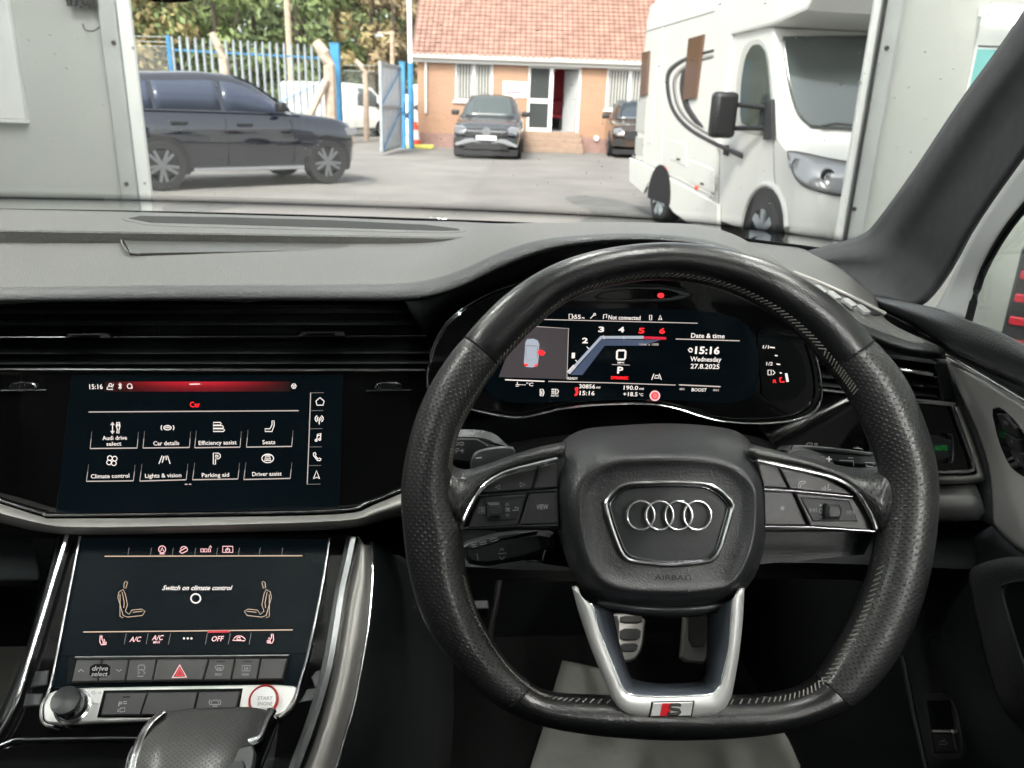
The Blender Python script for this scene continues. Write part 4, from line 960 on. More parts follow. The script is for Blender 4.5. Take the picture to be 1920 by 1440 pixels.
for x_, nx in ((-2.6, 'left of the car'), (-.3, 'over the car'), (2.3, 'right of the car')):
    for y_, ny in ((2.9, 'front'), (.2, 'middle'), (-2.9, 'rear')):
        if x_ == -.3 and y_ < 0: continue
        strip_light('lit fluorescent %s strip light hanging %s' % (ny, nx), (x_ if (x_, y_) != (-.3, .2) else .5, y_, 4.25), (0, 1, 0))
for z_, nm in ((4.05, 'upper'), (3.72, 'lower')): strip_light('lit fluorescent strip light on the side wall behind the driver, the %s of two' % nm, (4.42, -4.9, z_), (0, 1, 0), 1.8)
q = gx(1868, 30); strip_light('short white fluorescent batten low on the wall above the poster', (q.x+.15, GY-.06, q.z-.03), (1, 0, 0), .5, 'tube2')
q0 = W(1893, 560, 4.0); tc_ = thing('tool_chest', 'black tool chest with red drawer fronts seen through the side window', 'tool chest', (q0.x, 4.0, 0), rad(-34), placed=False)
zt_ = W(1890, 462, 4.0).z; box('carcass', (0, 0, .12), (.75, .5, zt_), X['toolblack'], tc_, .012)
for i in range(6):
    hh = (zt_-.2)/6; zz_ = .16+hh*i; dr_ = box('drawer', (.02, -.014, zz_), (.73, -.001, zz_+hh*.36), X['toolred'], tc_, .006); box('drawer_handle', (.1, -.03, zz_+hh*.37), (.65, -.015, zz_+hh*.42), X['alloy'], dr_)
for sx in (.08, .66):
    for sy in (.08, .42): vs, fs = lathe([(0, -.02), (.055, -.02), (.06, 0), (.055, .02), (0, .02)], 12); mk('castor', [V((sx+v.x, sy+v.y, .06+v.z)) for v in vs], fs, X['tyre'], tc_)

AUTO_FACE[0] = True                         # from here on surfaces turn their front to the cabin

# ================================================================== THE CAR we sit in
car = thing('car', 'black car interior with leather steering wheel, digital dials and two lit touchscreens', 'car', (0, 0, 0), YAW, placed=False)
def rows_of(*rs): return [[K(*p) for p in r] for r in rs]
# ---- shell that keeps the cabin dark
cen = -.27
roof_ = box('roof', (-.92, -1.3, 1.70), (-.78, .40, 1.74), M['liner'], car)
box('roof_rail', (.30, -1.3, 1.70), (.44, .40, 1.74), M['liner'], roof_); box('roof_rail', (-.778, .24, 1.701), (.298, .40, 1.74), M['liner'], roof_); box('roof_rail', (-.778, -1.3, 1.701), (.298, -.5, 1.74), M['liner'], roof_)
box('added_roof_panel', (-.778, -.498, 1.722), (.298, .238, 1.728), M['added_pane'], roof_); box('headliner_edge', (-.92, .37, 1.665), (.44, .42, 1.699), M['liner'], roof_, .01)  # glass panel added so the ceiling lamps shine down into the cabin
box('floor_pan', (-1.10, -1.3, .40), (.62, 1.75, .44), M['carpet'], car); box('bulkhead', (-1.10, 1.40, .44), (.66, 1.45, 1.26), M['core'], car)
box('rear_seat', (-1.05, -1.0, .44), (.56, -.7, 1.45), M['liner'], car, .08); box('tailgate', (-1.0, -1.35, .44), (.5, -1.3, 1.70), M['liner'], car)
box('passenger_door', (-1.12, -1.3, .44), (-1.07, 1.40, 1.30), M['liner'], car); box('rear_door', (.60, -1.3, .44), (.64, .35, 1.27), M['liner'], car)
for x_ in (-1.06, .54):
    for y_ in (-.25, -1.1): box('door_pillar', (x_-.03, y_-.07, 1.25), (x_+.03, y_+.07, 1.72), M['liner'], car, .01)
# ---- windscreen
bs = [K(-420, 391, 1.16), K(0, 391, 1.26), K(450, 399, 1.29), K(950, 415, 1.28), K(1300, 436, 1.24), K(1660, 480, 1.10)]
ts = [V((-.95+(1.58)*i/5, .40+.10*(1-abs(i-2.5)/2.5), 1.70)) for i in range(6)]
ws2 = grid('windscreen', [bs, [a.lerp(b, .5)+V((0, .012, .012)) for a, b in zip(bs, ts)], ts], M['screen_pane'], car, n=4, m_=4, solid=.005)
tube('windscreen_seal', [p+V((0, -.012, -.002)) for p in cr(bs, 4)], .0035, M['core'], ws2, flat=1)
# ---- interior mirror, only its lower edge in view
mp = [K(262, -40, .50), K(266, -4, .50), K(290, 4, .50), K(320, 5.5, .50), K(352, 4, .50), K(370, -4, .50), K(374, -40, .50)]
mir = slab('rear_view_mirror', mp, V((0, -1, -.2)), .004, .02, M['gloss'], car, .003)
tube('mirror_stem', [(mp[3].x, .52, mp[3].z+.04), (mp[3].x, .60, 1.64)], .012, M['plastic'], mir)
# ---- dashboard skin
COLS = [((-260, 390, 1.20), (-260, 543, .765), (-260, 571, .75)), ((-120, 391, 1.22), (-120, 541, .77), (-120, 569, .755)), ((60, 393, 1.25), (60, 540, .772), (60, 567, .757)), ((250, 397, 1.27), (250, 537, .776), (250, 565, .761)), ((450, 402, 1.28), (450, 535.5, .78), (450, 564, .765)),
        ((640, 408, 1.28), (640, 535, .784), (640, 564, .77)), ((765, 412, 1.28), (745, 533, .784), (745, 564, .768)), ((850, 415, 1.26), (812, 524, .78), (805, 558, .762)), ((908, 418, 1.18), (872, 504, .762), (868, 538, .744)),
        ((950, 419, 1.08), (930, 477, .745), (932, 507, .728)), ((995, 418, .99), (1000, 453, .725), (1003, 478, .71)), ((1080, 417, .92), (1080, 442, .705), (1080, 460, .694)), ((1190, 417, .885), (1190, 438, .695), (1190, 452, .686)),
        ((1300, 421, .88), (1300, 446, .695), (1300, 460, .686)), ((1372, 438, .87), (1372, 464, .70), (1372, 480, .692)), ((1428, 469, .855), (1428, 492, .71), (1428, 510, .702)), ((1478, 505, .84), (1478, 524, .725), (1478, 545, .717)), ((1530, 550, .82), (1530, 566, .745), (1530, 590, .735))]
top = []
for f in (0, .2, .4, .6, .8, .93, 1.0):
    r_ = []
    for a, b, c in COLS:
        A_, B2 = K(*a), K(*b); p = A_.lerp(B2, f); p.z += .0004*math.sin(math.pi*f); r_.append(p)
    top.append(r_)
nose = [K(a[0]+(c[0]-a[0])*0+(c[0]-a[0])*.0+(c[0]-b[0])*.0+(c[0]+b[0])/2-a[0], (b[1]+c[1])/2-1, (b[2]+c[2])/2-.006) for a, b, c in COLS]
low = [K(*c) for a, b, c in COLS]; und = [K(*c)+V((0, .035, -.004)) for a, b, c in COLS]
for r_ in top+[nose, low, und]: r_.insert(0, r_[0]+V((-.42, -.01, 0)))
dash = grid('dashboard', top, M['pad'], car, n=5, m_=3, solid=.004, sharp=80)
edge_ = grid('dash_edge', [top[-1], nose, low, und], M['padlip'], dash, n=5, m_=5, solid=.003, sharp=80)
PD = Plane.of(K(60, 393, 1.25), K(640, 408, 1.28), K(450, 535.5, .78))
ledge = plate('rear_ledge', [(-800, 382), (0, 393.5), (300, 398.5), (600, 406.5), (840, 416), (935, 426), (925, 441), (890, 445), (700, 442), (400, 437), (0, 431), (-800, 421)], PD, .012, .006, M['pad'], dash, .002)
sl1 = plate('defrost_slot', [(222, 411), (250, 402.5), (430, 405), (620, 410.5), (800, 419), (868, 427), (880, 433.5), (840, 437), (640, 432.5), (430, 427), (280, 423)], PD, .0128, .004, M['pad'], dash, .0015, rnd=1)
plate('slot_floor', [(240, 409), (262, 404.5), (430, 407), (620, 412.5), (800, 421), (860, 428.5), (864, 431.5), (830, 432.5), (640, 427), (430, 421), (280, 417)], PD, .0132, .003, M['slot'], sl1, .001)
plate('ledge_shadow_strip', [(-800, 420), (0, 430.5), (400, 436.5), (700, 441.5), (900, 446), (885, 455), (700, 454), (400, 448.5), (0, 442.5), (-800, 432)], PD, .0015, .004, M['core'], dash, .0008)  # dark strip painting in the shadow line under the ledge front
tr = plate('dash_tray', [(230, 446), (400, 449), (700, 454), (850, 455.5), (800, 462), (740, 466), (600, 468.5), (400, 472), (260, 474.5), (243, 473)], PD, .0016, .004, M['tray'], dash, .0006)
tube('tray_lip', [PD.U(p.x, p.y, .0018) for p in cr([(226, 445, 0), (230, 460, 0), (240, 473, 0), (262, 476.5, 0)], 4)], .0011, M['pad'], tr)
# ---- right-hand end of the dash
grid('dash_end_top', rows_of([(1395, 452, 1.20), (1450, 458, 1.18), (1510, 468, 1.14), (1580, 505, 1.02), (1645, 560, .93)], [(1420, 475, 1.0), (1470, 490, .96), (1535, 510, .92), (1600, 545, .88), (1650, 585, .85)], [(1440, 500, .88), (1490, 520, .85), (1550, 550, .82), (1630, 590, .80), (1680, 612, .79)], [(1470, 535, .80), (1520, 560, .785), (1600, 600, .775), (1690, 636, .765), (1768, 652, .76)]), M['pad'], dash, n=4, m_=4, solid=.004, sharp=80)
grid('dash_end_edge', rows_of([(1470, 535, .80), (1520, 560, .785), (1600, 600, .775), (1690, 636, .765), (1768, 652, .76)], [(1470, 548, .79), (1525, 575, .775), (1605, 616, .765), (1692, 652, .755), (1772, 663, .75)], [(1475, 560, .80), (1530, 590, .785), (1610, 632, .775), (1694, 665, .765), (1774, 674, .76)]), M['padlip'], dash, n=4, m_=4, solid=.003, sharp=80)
dv = grid('demist_vent', rows_of([(1490, 512, .875), (1545, 535, .85), (1600, 560, .83), (1655, 586, .815)], [(1500, 528, .845), (1545, 549, .825), (1590, 570, .81), (1640, 590, .80)]), M['plastic2'], dash, solid=.003)
for i, (a, b) in enumerate(((1536, 546), (1562, 557), (1592, 571), (1617, 583))):
    p = K(a, b, .80); vs, fs = [], []; obox(vs, fs, p+V((0, 0, .0015)), (.0045, .0025, 0), (-.0015, .008, .002), (.0006, 0, .0015)); mk('vent_fin', vs, fs, M['fin'], dv, smooth=False)
tube('vent_frame', [K(*p) for p in ((1488, 511, .873), (1545, 534, .848), (1600, 559, .828), (1660, 589, .81))], .0025, M['silver'], dv)
# ---- carcass behind everything
core = grid('dash_carcass', rows_of([(-1000, 566, .80), (500, 562, .81), (900, 540, .80), (1250, 462, .80), (1500, 560, .81), (1780, 668, .80)], [(-1000, 800, .80), (500, 800, .81), (900, 800, .80), (1250, 800, .80), (1500, 800, .80), (1830, 800, .80)], [(-1000, 1010, .80), (500, 1010, .80), (900, 1060, .80), (1250, 1085, .80), (1500, 1085, .80), (1870, 1085, .80)]), M['core'], car, solid=.01)
grid('knee_panel', rows_of([(-1000, 985, .76), (60, 1010, .76)], [(-1000, 1060, .70), (70, 1085, .72)], [(-1000, 1080, .80), (70, 1100, .80)]), M['plastic'], core, solid=.006)
grid('column_panel', rows_of([(830, 985, .77), (1060, 985, .77), (1430, 990, .77), (1660, 985, .77), (1860, 985, .77)], [(840, 1060, .71), (1060, 1070, .70), (1430, 1055, .70), (1660, 1060, .71), (1860, 1070, .70)], [(850, 1085, .80), (1060, 1090, .80), (1430, 1085, .80), (1660, 1090, .80), (1860, 1100, .80)]), M['plastic'], core, n=3, m_=3, solid=.006)
# ---- centre air vent band
PV = Plane.of(K(0, 580, .775), K(800, 580, .785), K(0, 690, .77))
ventb = plate('air_vent', [(-1000, 572), (760, 570), (815, 566), (838, 575), (828, 640), (806, 690), (-1000, 690)], PV, -.012, .006, M['core'], car, .001)
for y_, mt in ((584, M['plastic2']), (606, M['plastic2']), (659, M['plastic2']), (678, M['plastic2'])): tube('vent_slat', [PV.U(-1000, y_, -.004), PV.U(818, y_-2, -.004)], .010, mt, ventb, flat=.12, seg=10)
for i in range(12): vs, fs = [], []; x_ = 20+70*i; c = PV.U(x_, 632, -.008); obox(vs, fs, c, (.0006, 0, 0), (0, .003, 0), (0, 0, .026)); mk('vent_vane', vs, fs, M['core'], ventb, smooth=False)
tube('vent_slat', [PV.U(-1000, 634, 0), PV.U(806, 630, 0)], .010, M['gloss'], ventb, flat=.14, seg=10)
tube('slat_strip', [PV.U(-1000, 633.5, .0105), PV.U(210, 632, .0105)], .0010, M['chrome'], ventb, seg=8); tube('slat_strip', [PV.U(210, 632, .0105), PV.U(800, 629.5, .0105)], .0007, M['darkchrome'], ventb, seg=8)  # one chrome strip, its fading shine put in as a darker right run
for a, b, y_ in ((120, 208, 631), (558, 648, 627.5)):
    tb_ = plate('vent_tab', [(a+6, y_-4.5), (b-6, y_-5), (b, y_+3), (a, y_+3.5)], PV, .016, .012, M['gloss'], ventb, .001)
    tube('tab_edge', [PV.U(a+8, y_-4, .0165), PV.U(b-16, y_-4.5, .0165)], .0006, M['darkchrome'], tb_, seg=6); patch('tab_end', [[(b-20, y_-3), (b-2, y_-2.5), (b-1, y_+2), (b-20, y_+1.5)], [(a+1, y_+1), (a+14, y_-3), (a+16, y_-.5), (a+3, y_+3)]], PV, .0167, M['chrome'], tb_)
# ---- chrome lines and the gloss panel
PS = Plane.of(K(135, 703, .768), K(643, 703, .776), K(105, 962, .742))
gp_ = plate('gloss_panel', [(-1000, 695), (796, 696), (803, 720), (806, 760), (800, 830), (780, 905), (740, 928), (690, 946), (636, 962), (370, 968), (105, 970), (80, 964), (0, 940), (-300, 850), (-1000, 760)], PS, 0, .02, M['gloss'], car, .001)
tube('chrome_line', [PS.U(-1000, 690, .003), PS.U(300, 693, .003), PS.U(797, 693.5, .003)], .0016, M['chrome'], gp_)
tube('chrome_line', [PS.U(p.x, p.y, .003) for p in cr([(-1000, 760, 0), (-300, 850, 0), (-60, 915, 0), (0, 938, 0), (50, 954, 0), (85, 963, 0), (106, 966, 0), (370, 963.5, 0), (635, 957.5, 0), (690, 943, 0), (740, 924, 0), (800, 896, 0)], 4)], .0014, M['chrome'], gp_)
for cx_, cy_ in ((42, 724), (729, 724)):
    th2 = plate('thumbwheel', [(cx_-28, cy_+4), (cx_-20, cy_-7), (cx_+20, cy_-7), (cx_+28, cy_+4), (cx_+20, cy_+7), (cx_-20, cy_+7)], PS, .004, .004, M['darkchrome'], gp_, .001, rnd=1)
    for i in range(9): strokes('knurl', [[(cx_-19+4.7*i, cy_-4), (cx_-19+4.7*i, cy_+4)]], 1.8, PS, .0046, M['core'], th2)
    tube('wheel_slot', [PS.U(cx_-42, cy_+8, .001), PS.U(cx_+44, cy_+7, .001)], .0007, M['darkchrome'], gp_, seg=6)
# ---- touchscreen
scr = plate('touchscreen', [(135, 703), (643, 703), (640, 830), (636, 956), (104, 963), (120, 830)], PS, .0016, .002, M['display'], car, .0008)
for q in ([(135, 703), (120, 830), (104, 963)], [(643, 703), (640, 830), (636, 956)]): strokes('screen_edge', [q], 1.1, PS, .0019, M['darkchrome'], scr)
T0 = .0021
def gradbar(name, x0, x1, y0, y1, xm, pl, lift, parent):
    n_ = 14; xs = [x0+(x1-x0)*i/n_ for i in range(n_+1)]
    m_, t_, b_ = new_mat('lit_red_bar'); N = t_.nodes; L = t_.links; b_.inputs['Base Color'].default_value = (.01, .002, .002, 1)
    at = N.new('ShaderNodeAttribute'); at.attribute_name = 'glow'; b_.inputs['Emission Color'].default_value = (1, .015, .045, 1)
    mu = N.new('ShaderNodeMath'); mu.operation = 'MULTIPLY'; mu.inputs[1].default_value = .17; L.new(at.outputs['Fac'], mu.inputs[0]); L.new(mu.outputs[0], b_.inputs['Emission Strength'])
    rs = [(y0, 1), (y0+2.5, .75), ((y0+y1)/2, .42), (y1-1.5, .18), (y1, .32)]
    vs, fs, gl = [], [], []
    for y_, g_ in rs:
        for x_ in xs: vs.append(pl.U(x_, y_, lift)); e = 1-abs(x_-xm)/((x1-x0)/2); gl.append(g_*max(0, min(1, e*1.25))**1.3)
    k = n_+1; fs = [(i*k+j, (i+1)*k+j, (i+1)*k+j+1, i*k+j+1) for i in range(len(rs)-1) for j in range(n_)]
    o = mk(name, vs, fs, m_, parent, smooth=False); a = o.data.attributes.new('glow', 'FLOAT', 'POINT'); a.data.foreach_set('value', gl)
gradbar('status_bar', 195, 545, 715.5, 734, 370, PS, .0018, scr)
w_e, d_e, f_e, r_e = M['white_e'], M['dim_e'], M['faint_e'], M['red_e']
text('15:16', 180, 725, 25, 9, PS, T0, w_e, scr, -.01)
text('Car', 365.5, 758.5, 19, 10, PS, T0, r_e, scr, -.012)
strokes('icon', [[(200, 729), (204, 723), (211, 726), (213, 720)], [(200, 730), (212, 730)], ring_px(207, 722, 3, n=8), [(222, 720), (228, 727), (225, 730), (225, 718), (228, 721), (222, 728)], ring_px(243, 724, 4.4, n=12), [(244, 728), (248, 728), (248, 725)]], 1.5, PS, T0, w_e, scr)
strokes('icon', [ring_px(551, 724, 4.6, n=6), [(551, 724), (551, 729)], [(551, 724), (547, 722)], [(551, 724), (555, 722)]], 1.6, PS, T0, w_e, scr)
strokes('icon', [[(355, 720.5), (375, 720)]], 2, PS, T0, w_e, scr)
strokes('rule', [[(166, 772.5), (560, 770)]], 1.9, PS, T0, d_e, scr)
tiles = [((169, 841), (257, 840)), ((268, 840), (355, 839)), ((365, 839.5), (450, 838.3)), ((462, 838.3), (547, 837)), ((162, 902.5), (250, 901.5)), ((262, 902), (349, 899.5)), ((361, 899.5), (446, 898)), ((457, 899), (544, 897))]
for i, (a, b) in enumerate(tiles):
    k = 3 if i < 4 else 4
    strokes('tile_frame', [[a, b]], 1.9, PS, T0, d_e, scr)
    strokes('tile_side', [[a, (a[0]+k*.6, a[1]-18)], [b, (b[0]+k*.5, b[1]-17)]], 1.1, PS, T0, d_e, scr); strokes('tile_side', [[(a[0]+k*.6, a[1]-18), (a[0]+k, a[1]-32)], [(b[0]+k*.5, b[1]-17), (b[0]+k*.8, b[1]-30)]], .9, PS, T0, f_e, scr)
for s, x_, y_, w_ in (('Audi drive', 215, 821.5, 46), ('select', 213.5, 832.5, 28), ('Car details', 311.5, 831.5, 48), ('Efficiency assist', 408, 830.5, 71), ('Seats', 504, 829.5, 24), ('Climate control', 206.5, 893, 72), ('Lights & vision', 306, 892, 68), ('Parking aid', 404, 891, 51), ('Driver assist', 500.5, 889, 55)):
    text(s, x_, y_-.6, w_, 7.6, PS, T0, w_e, scr, -.02, bold=.008)
def icons(cx_, cy_, kind, s=1.):
    o = lambda l: [(cx_+x_*s, cy_+y_*s) for x_, y_ in l]
    I = {'drive': [o([(-6, -7), (-6, 8)]), o([(-9, -5), (-6, -10), (-3, -5)]), o([(-9, 6), (-6, 11), (-3, 6)]), o([(2, -10), (7, -10), (8, -2), (6, 3), (6, 10), (2, 10), (3, 3), (1, -3), (2, -10)]), o([(3, -7), (6, -7), (6, -3), (3, -3), (3, -7)])],
         'car': [ring_px(cx_, cy_, 7*s, 4*s), o([(-5, 0), (5, 0)]), o([(-3, -3.4), (3, -3.4)]), ring_px(cx_, cy_, 12*s, 9*s, 6, 150, 210), ring_px(cx_, cy_, 12*s, 9*s, 6, -30, 30)],
         'bars': [o([(-9, -9), (4, -9), (6, -6.5), (4, -4), (-9, -4), (-9, -9)]), o([(-9, -3), (8, -3), (10, -.5), (8, 2), (-9, 2), (-9, -3)]), o([(-9, 3), (10, 3), (12, 5.5), (10, 8), (-9, 8), (-9, 3)])],
         'seat': [o([(4, -11), (8, -11), (8, -2), (4, 9), (-9, 9), (-9, 4), (0, 4), (4, -3), (4, -11)])],
         'fan': [ring_px(cx_-4*s, cy_-4*s, 4.5*s, n=10), ring_px(cx_+5*s, cy_-3*s, 4.5*s, n=10), ring_px(cx_+3.5*s, cy_+5.5*s, 4.5*s, n=10), ring_px(cx_-5.5*s, cy_+4*s, 4.5*s, n=10)],
         'lane': [o([(-10, 8), (-4, -7)]), o([(-4, 6), (0, -6)]), o([(3, -7), (4, 1)]), o([(6, -7), (11, 8)]), o([(-1, -6), (-3, 4)])],
         'P': [o([(-6, 11), (-6, -10), (3, -10), (7, -7), (7, -2), (3, 1), (-2, 1), (-2, 11), (-6, 11)]), o([(-2, -6), (2, -6), (3, -4), (2, -2.5), (-2, -2.5), (-2, -6)])],
         'assist': [ring_px(cx_, cy_, 11*s, 8*s), o([(-6, 4), (-4, -3), (4, -3), (6, 4), (-6, 4)]), o([(-4, 1), (4, 1)]), o([(-8, -6), (8, -6)])],
         'home': [o([(-8, -1), (0, -8), (8, -1), (6, 7), (-6, 7), (-8, -1)])],
         'radio': [o([(0, -4), (0, 9)]), ring_px(cx_, cy_-2*s, 4*s, 4*s, 5, -60, 60), ring_px(cx_, cy_-2*s, 8*s, 7*s, 6, -60, 60), ring_px(cx_, cy_-2*s, 4*s, 4*s, 5, 120, 240), ring_px(cx_, cy_-2*s, 8*s, 7*s, 6, 120, 240)],
         'note': [o([(-3, 6), (-2, -6), (5, -8), (4, 4)]), o([(-2, -3), (5, -5)]), ring_px(cx_-4.5*s, cy_+6*s, 2*s, n=8), ring_px(cx_+2.5*s, cy_+4*s, 2*s, n=8)],
         'phone': [o([(-7, -7), (-4, -8), (-2, -4), (-4, -2), (2, 5), (4, 3), (8, 5), (6, 8), (1, 8), (-7, -2), (-7, -7)])],
         'nav': [o([(0, -9), (6, 7), (0, 4), (-6, 7), (0, -9)])],
         'seatheat': [o([(-4, -9), (-1, -9), (-1, -3), (2, 3), (7, 3), (7, 7), (-2, 8), (-5, 2), (-4, -9)]), o([(3, -3), (4, 1)]), o([(0, 5), (5, 5)])],
         'seatheat2': [o([(4, -9), (1, -9), (1, -3), (-2, 3), (-7, 3), (-7, 7), (2, 8), (5, 2), (4, -9)]), o([(-3, -3), (-4, 1)]), o([(0, 5), (-5, 5)])],
         'recirc': [o([(-12, 3), (-8, -2), (-4, -5), (4, -5), (9, -2), (12, 1), (11, 4), (-12, 3)]), ring_px(cx_, cy_, 4*s, 2.6*s, 8, 20, 320), o([(3, -2), (0, -1)])],
         'A': [ring_px(cx_, cy_-1*s, 7*s, n=12), o([(-3, 3), (0, -5), (3, 3)]), o([(-5, 8), (5, 8)])],
         'hill': [o([(-8, 3), (6, -5)]), o([(-6, -1), (-4, -5), (1, -7), (6, -5), (8, -1), (7, 2), (-3, 7), (-8, 3)])],
         'park': [o([(-10, -2), (-5, -2), (-5, 4), (-10, 4), (-10, -2)]), o([(-3, -2), (2, -2), (2, 4), (-3, 4), (-3, -2)]), o([(5, -2), (9, -2), (9, 4), (5, 4), (5, -2)]), o([(7, -4), (9, -9), (11, -4)])],
         'power': [o([(-4, 5), (-10, 5), (-10, -7), (10, -7), (10, 5), (4, 5)]), ring_px(cx_, cy_+1*s, 4*s, 4*s, 10, -60, 240), o([(0, -5), (0, 1)])]}
    return I[kind]
for k, x_, y_ in (('drive', 217, 802), ('car', 314, 802), ('bars', 409, 801), ('seat', 506, 800), ('fan', 210, 863), ('lane', 308, 861.5), ('P', 406, 859.5), ('assist', 502, 859.5)): strokes('icon', icons(x_, y_, k), 1.7, PS, T0, w_e, scr)
strokes('side_rule', [[(582.5, 736), (579.5, 820), (576, 908)]], 1.6, PS, T0, d_e, scr)
for i, y_ in enumerate((736.5, 770, 804, 838, 873, 908)): strokes('side_rule', [[(582-1.2*i, y_), (607-1.2*i, y_-.3)]], 1.1, PS, T0, f_e, scr)
for k, x_, y_ in (('home', 600, 753), ('radio', 598.5, 787), ('note', 597, 820), ('phone', 594.5, 856), ('nav', 593.5, 891)): strokes('icon', icons(x_, y_, k, .95), 1.8, PS, T0, w_e, scr)
strokes('page_dot', [[(346.5, 908), (351.5, 908)], [(354, 908), (358.5, 908)]], 2, PS, T0, d_e, scr)
# ---- silver trim under the panel
grid('lower_trim', rows_of([(-1000, 765, .745), (-300, 855, .742), (-120, 905, .74), (0, 944, .738), (80, 969, .737), (110, 972, .737), (370, 970, .739), (636, 964, .743), (700, 947, .745), (790, 908, .75)], [(-1000, 790, .73), (-300, 885, .722), (-120, 932, .722), (0, 962, .720), (80, 982, .72), (150, 988, .72), (370, 985, .722), (640, 976, .726), (705, 960, .73), (800, 930, .735)],
    [(-1000, 815, .74), (-300, 912, .735), (-120, 953, .735), (0, 978, .735), (70, 994, .735), (160, 1001, .735), (400, 997, .738), (640, 990, .74), (720, 973, .745), (810, 950, .75)], [(-1000, 817, .77), (-300, 914, .77), (-120, 955, .77), (0, 980, .77), (70, 996, .77), (160, 1003, .77), (400, 999, .77), (640, 992, .775), (720, 975, .78), (810, 952, .78)]), M['silver'], car, n=4, m_=4, solid=.003, sharp=80)

# ---- centre console
PC = Plane.of(K(150, 1015, .735), K(616, 1018, .742), K(120, 1235, .64))
con = plate('centre_console', [(110, 1000), (660, 1000), (634, 1119), (612, 1257), (582, 1356), (545, 1500), (-120, 1500), (-30, 1400), (20, 1320), (58, 1225), (92, 1111)], PC, -.004, .05, M['gloss'], car, .002)
cs = plate('climate_screen', [(150, 1008), (616, 1010), (601, 1111), (580, 1222), (560, 1286), (96, 1290), (120, 1166), (138, 1080)], PC, 0, .006, M['display'], car, .001)
strokes('screen_edge', [[(105, 1228.5), (575, 1224)]], 1, PC, .0006, M['core'], cs)
C0 = .0007
strokes('rule', [[(196, 1043), (567, 1042)]], 2, PC, C0, M['amber_e'], cs); strokes('rule', [[(156, 1185), (549, 1181)]], 2, PC, C0, M['amber_e'], cs)
for x_ in (242, 284, 325, 367, 408, 449, 488, 530): strokes('tick', [[(x_, 1027), (x_-2, 1041)]], 1.1, PC, C0, f_e, cs)
for k, x_ in (('A', 304), ('hill', 344), ('park', 386), ('power', 427)): strokes('icon', icons(x_, 1031, k, .95), 1.5, PC, C0, d_e if k == 'x' else M['pink_e'], cs)
text('Switch on climate control', 370.5, 1102, 129, 8.5, PC, C0, w_e, cs, 0, shear=.22, bold=.02)
strokes('icon', [ring_px(367, 1122, 9, 8.5)], 2.6, PC, C0, w_e, cs)
for sx, cx_ in ((1, 245), (-1, 485)):
    o = lambda l: [(cx_+sx*a, 1124+b) for a, b in l]
    strokes('seat_outline', [o([(-8, -34), (-12, -32), (-13, -22), (-9, -21), (-6, -32), (-8, -34)]), o([(-14, -19), (-22, -14), (-24, -4), (-14, 30), (-6, 33), (22, 30), (27, 22), (20, 18), (2, 20), (-3, 28), (-10, 22), (-6, 10), (-10, -10), (-14, -19)]), o([(-20, -10), (-20, 32), (-14, 34)]), o([(4, 24), (22, 22)]), o([(-16, -14), (-12, 6), (-13, 16)])], 1.2, PC, C0, M['amber_e'], cs)
for s, x_, y_, w_, h_ in (('A/C', 254, 1198.5, 20, 9), ('A/C', 296, 1195.5, 20, 9), ('MAX', 294, 1204, 13, 4.5), ('OFF', 408, 1197.5, 22, 9.5)): text(s, x_, y_, w_, h_, PC, C0, M['pink_e'], cs, -.02, shear=.1)
patch('active_bar', [[(390, 1182.5), (431, 1182), (430, 1186), (389, 1186.5)]], PC, .0011, M['redbar_e'], cs)
for x_ in (345, 352, 359): patch('icon', [ring_px(x_, 1197, 2.1, n=8)[:-1]], PC, C0, w_e, cs)
strokes('icon', icons(448, 1197.5, 'recirc'), 1.5, PC, C0, M['pink_e'], cs); strokes('icon', icons(192, 1201, 'seatheat'), 1.7, PC, C0, M['pink_e'], cs); strokes('icon', icons(508, 1198, 'seatheat2'), 1.7, PC, C0, M['pink_e'], cs)
for x_ in (236, 277, 319, 388, 431, 470): strokes('tick', [[(x_+1, 1187), (x_-3, 1208)]], 1.1, PC, C0, f_e, cs)
# button strip
bp2 = plate('button_strip', [(128, 1231), (546, 1228), (533, 1280), (125, 1284)], PC, .001, .004, M['core'], car, .0006)
tube('strip_edge', [PC.U(141, 1233, .006), PC.U(541, 1229.5, .006)], .0013, M['chrome'], bp2)
tx = [142, 191.5, 242, 294, 392, 441, 489, 540]; bx_ = [133, 183.5, 234, 286, 381, 433, 482, 530]
tt = lambda x_: 1237-(x_-142)*.008; bt = lambda x_: 1278-(x_-133)*.0125
for i in range(7):
    g_ = .9; a, b, c, d = tx[i]+g_, tx[i+1]-g_, bx_[i+1]-g_, bx_[i]+g_
    plate('button', [(a, tt(a)), (b, tt(b)), (c, bt(c)), (d, bt(d))], PC, .006, .006, M['button2'], bp2, .0008)
plate('drive_select_badge', [(169, 1245), (207, 1244.5), (205, 1269), (166.5, 1270)], PC, .0066, .004, M['core'], bp2, .0006, rnd=1)
B0 = .0072
text('drive', 188, 1253, 30, 8.5, PC, B0, M['printdim'], bp2); text('select', 187, 1263.5, 30, 8.5, PC, B0, M['printdim'], bp2)
strokes('icon', [[(147, 1259.5), (152, 1255), (157, 1259.5)], [(218, 1255), (223, 1259), (228, 1255)]], 1.3, PC, .0064, M['printgrey'], bp2)
strokes('icon', [[(259, 1250), (261, 1247), (270, 1247), (272, 1252), (271, 1256), (259, 1256), (259, 1250)], [(258, 1259), (262, 1261), (258, 1264)], [(268, 1259), (273, 1261), (269, 1264)], [(257, 1268), (269, 1268)]], 1.4, PC, .0064, M['printdim'], bp2)
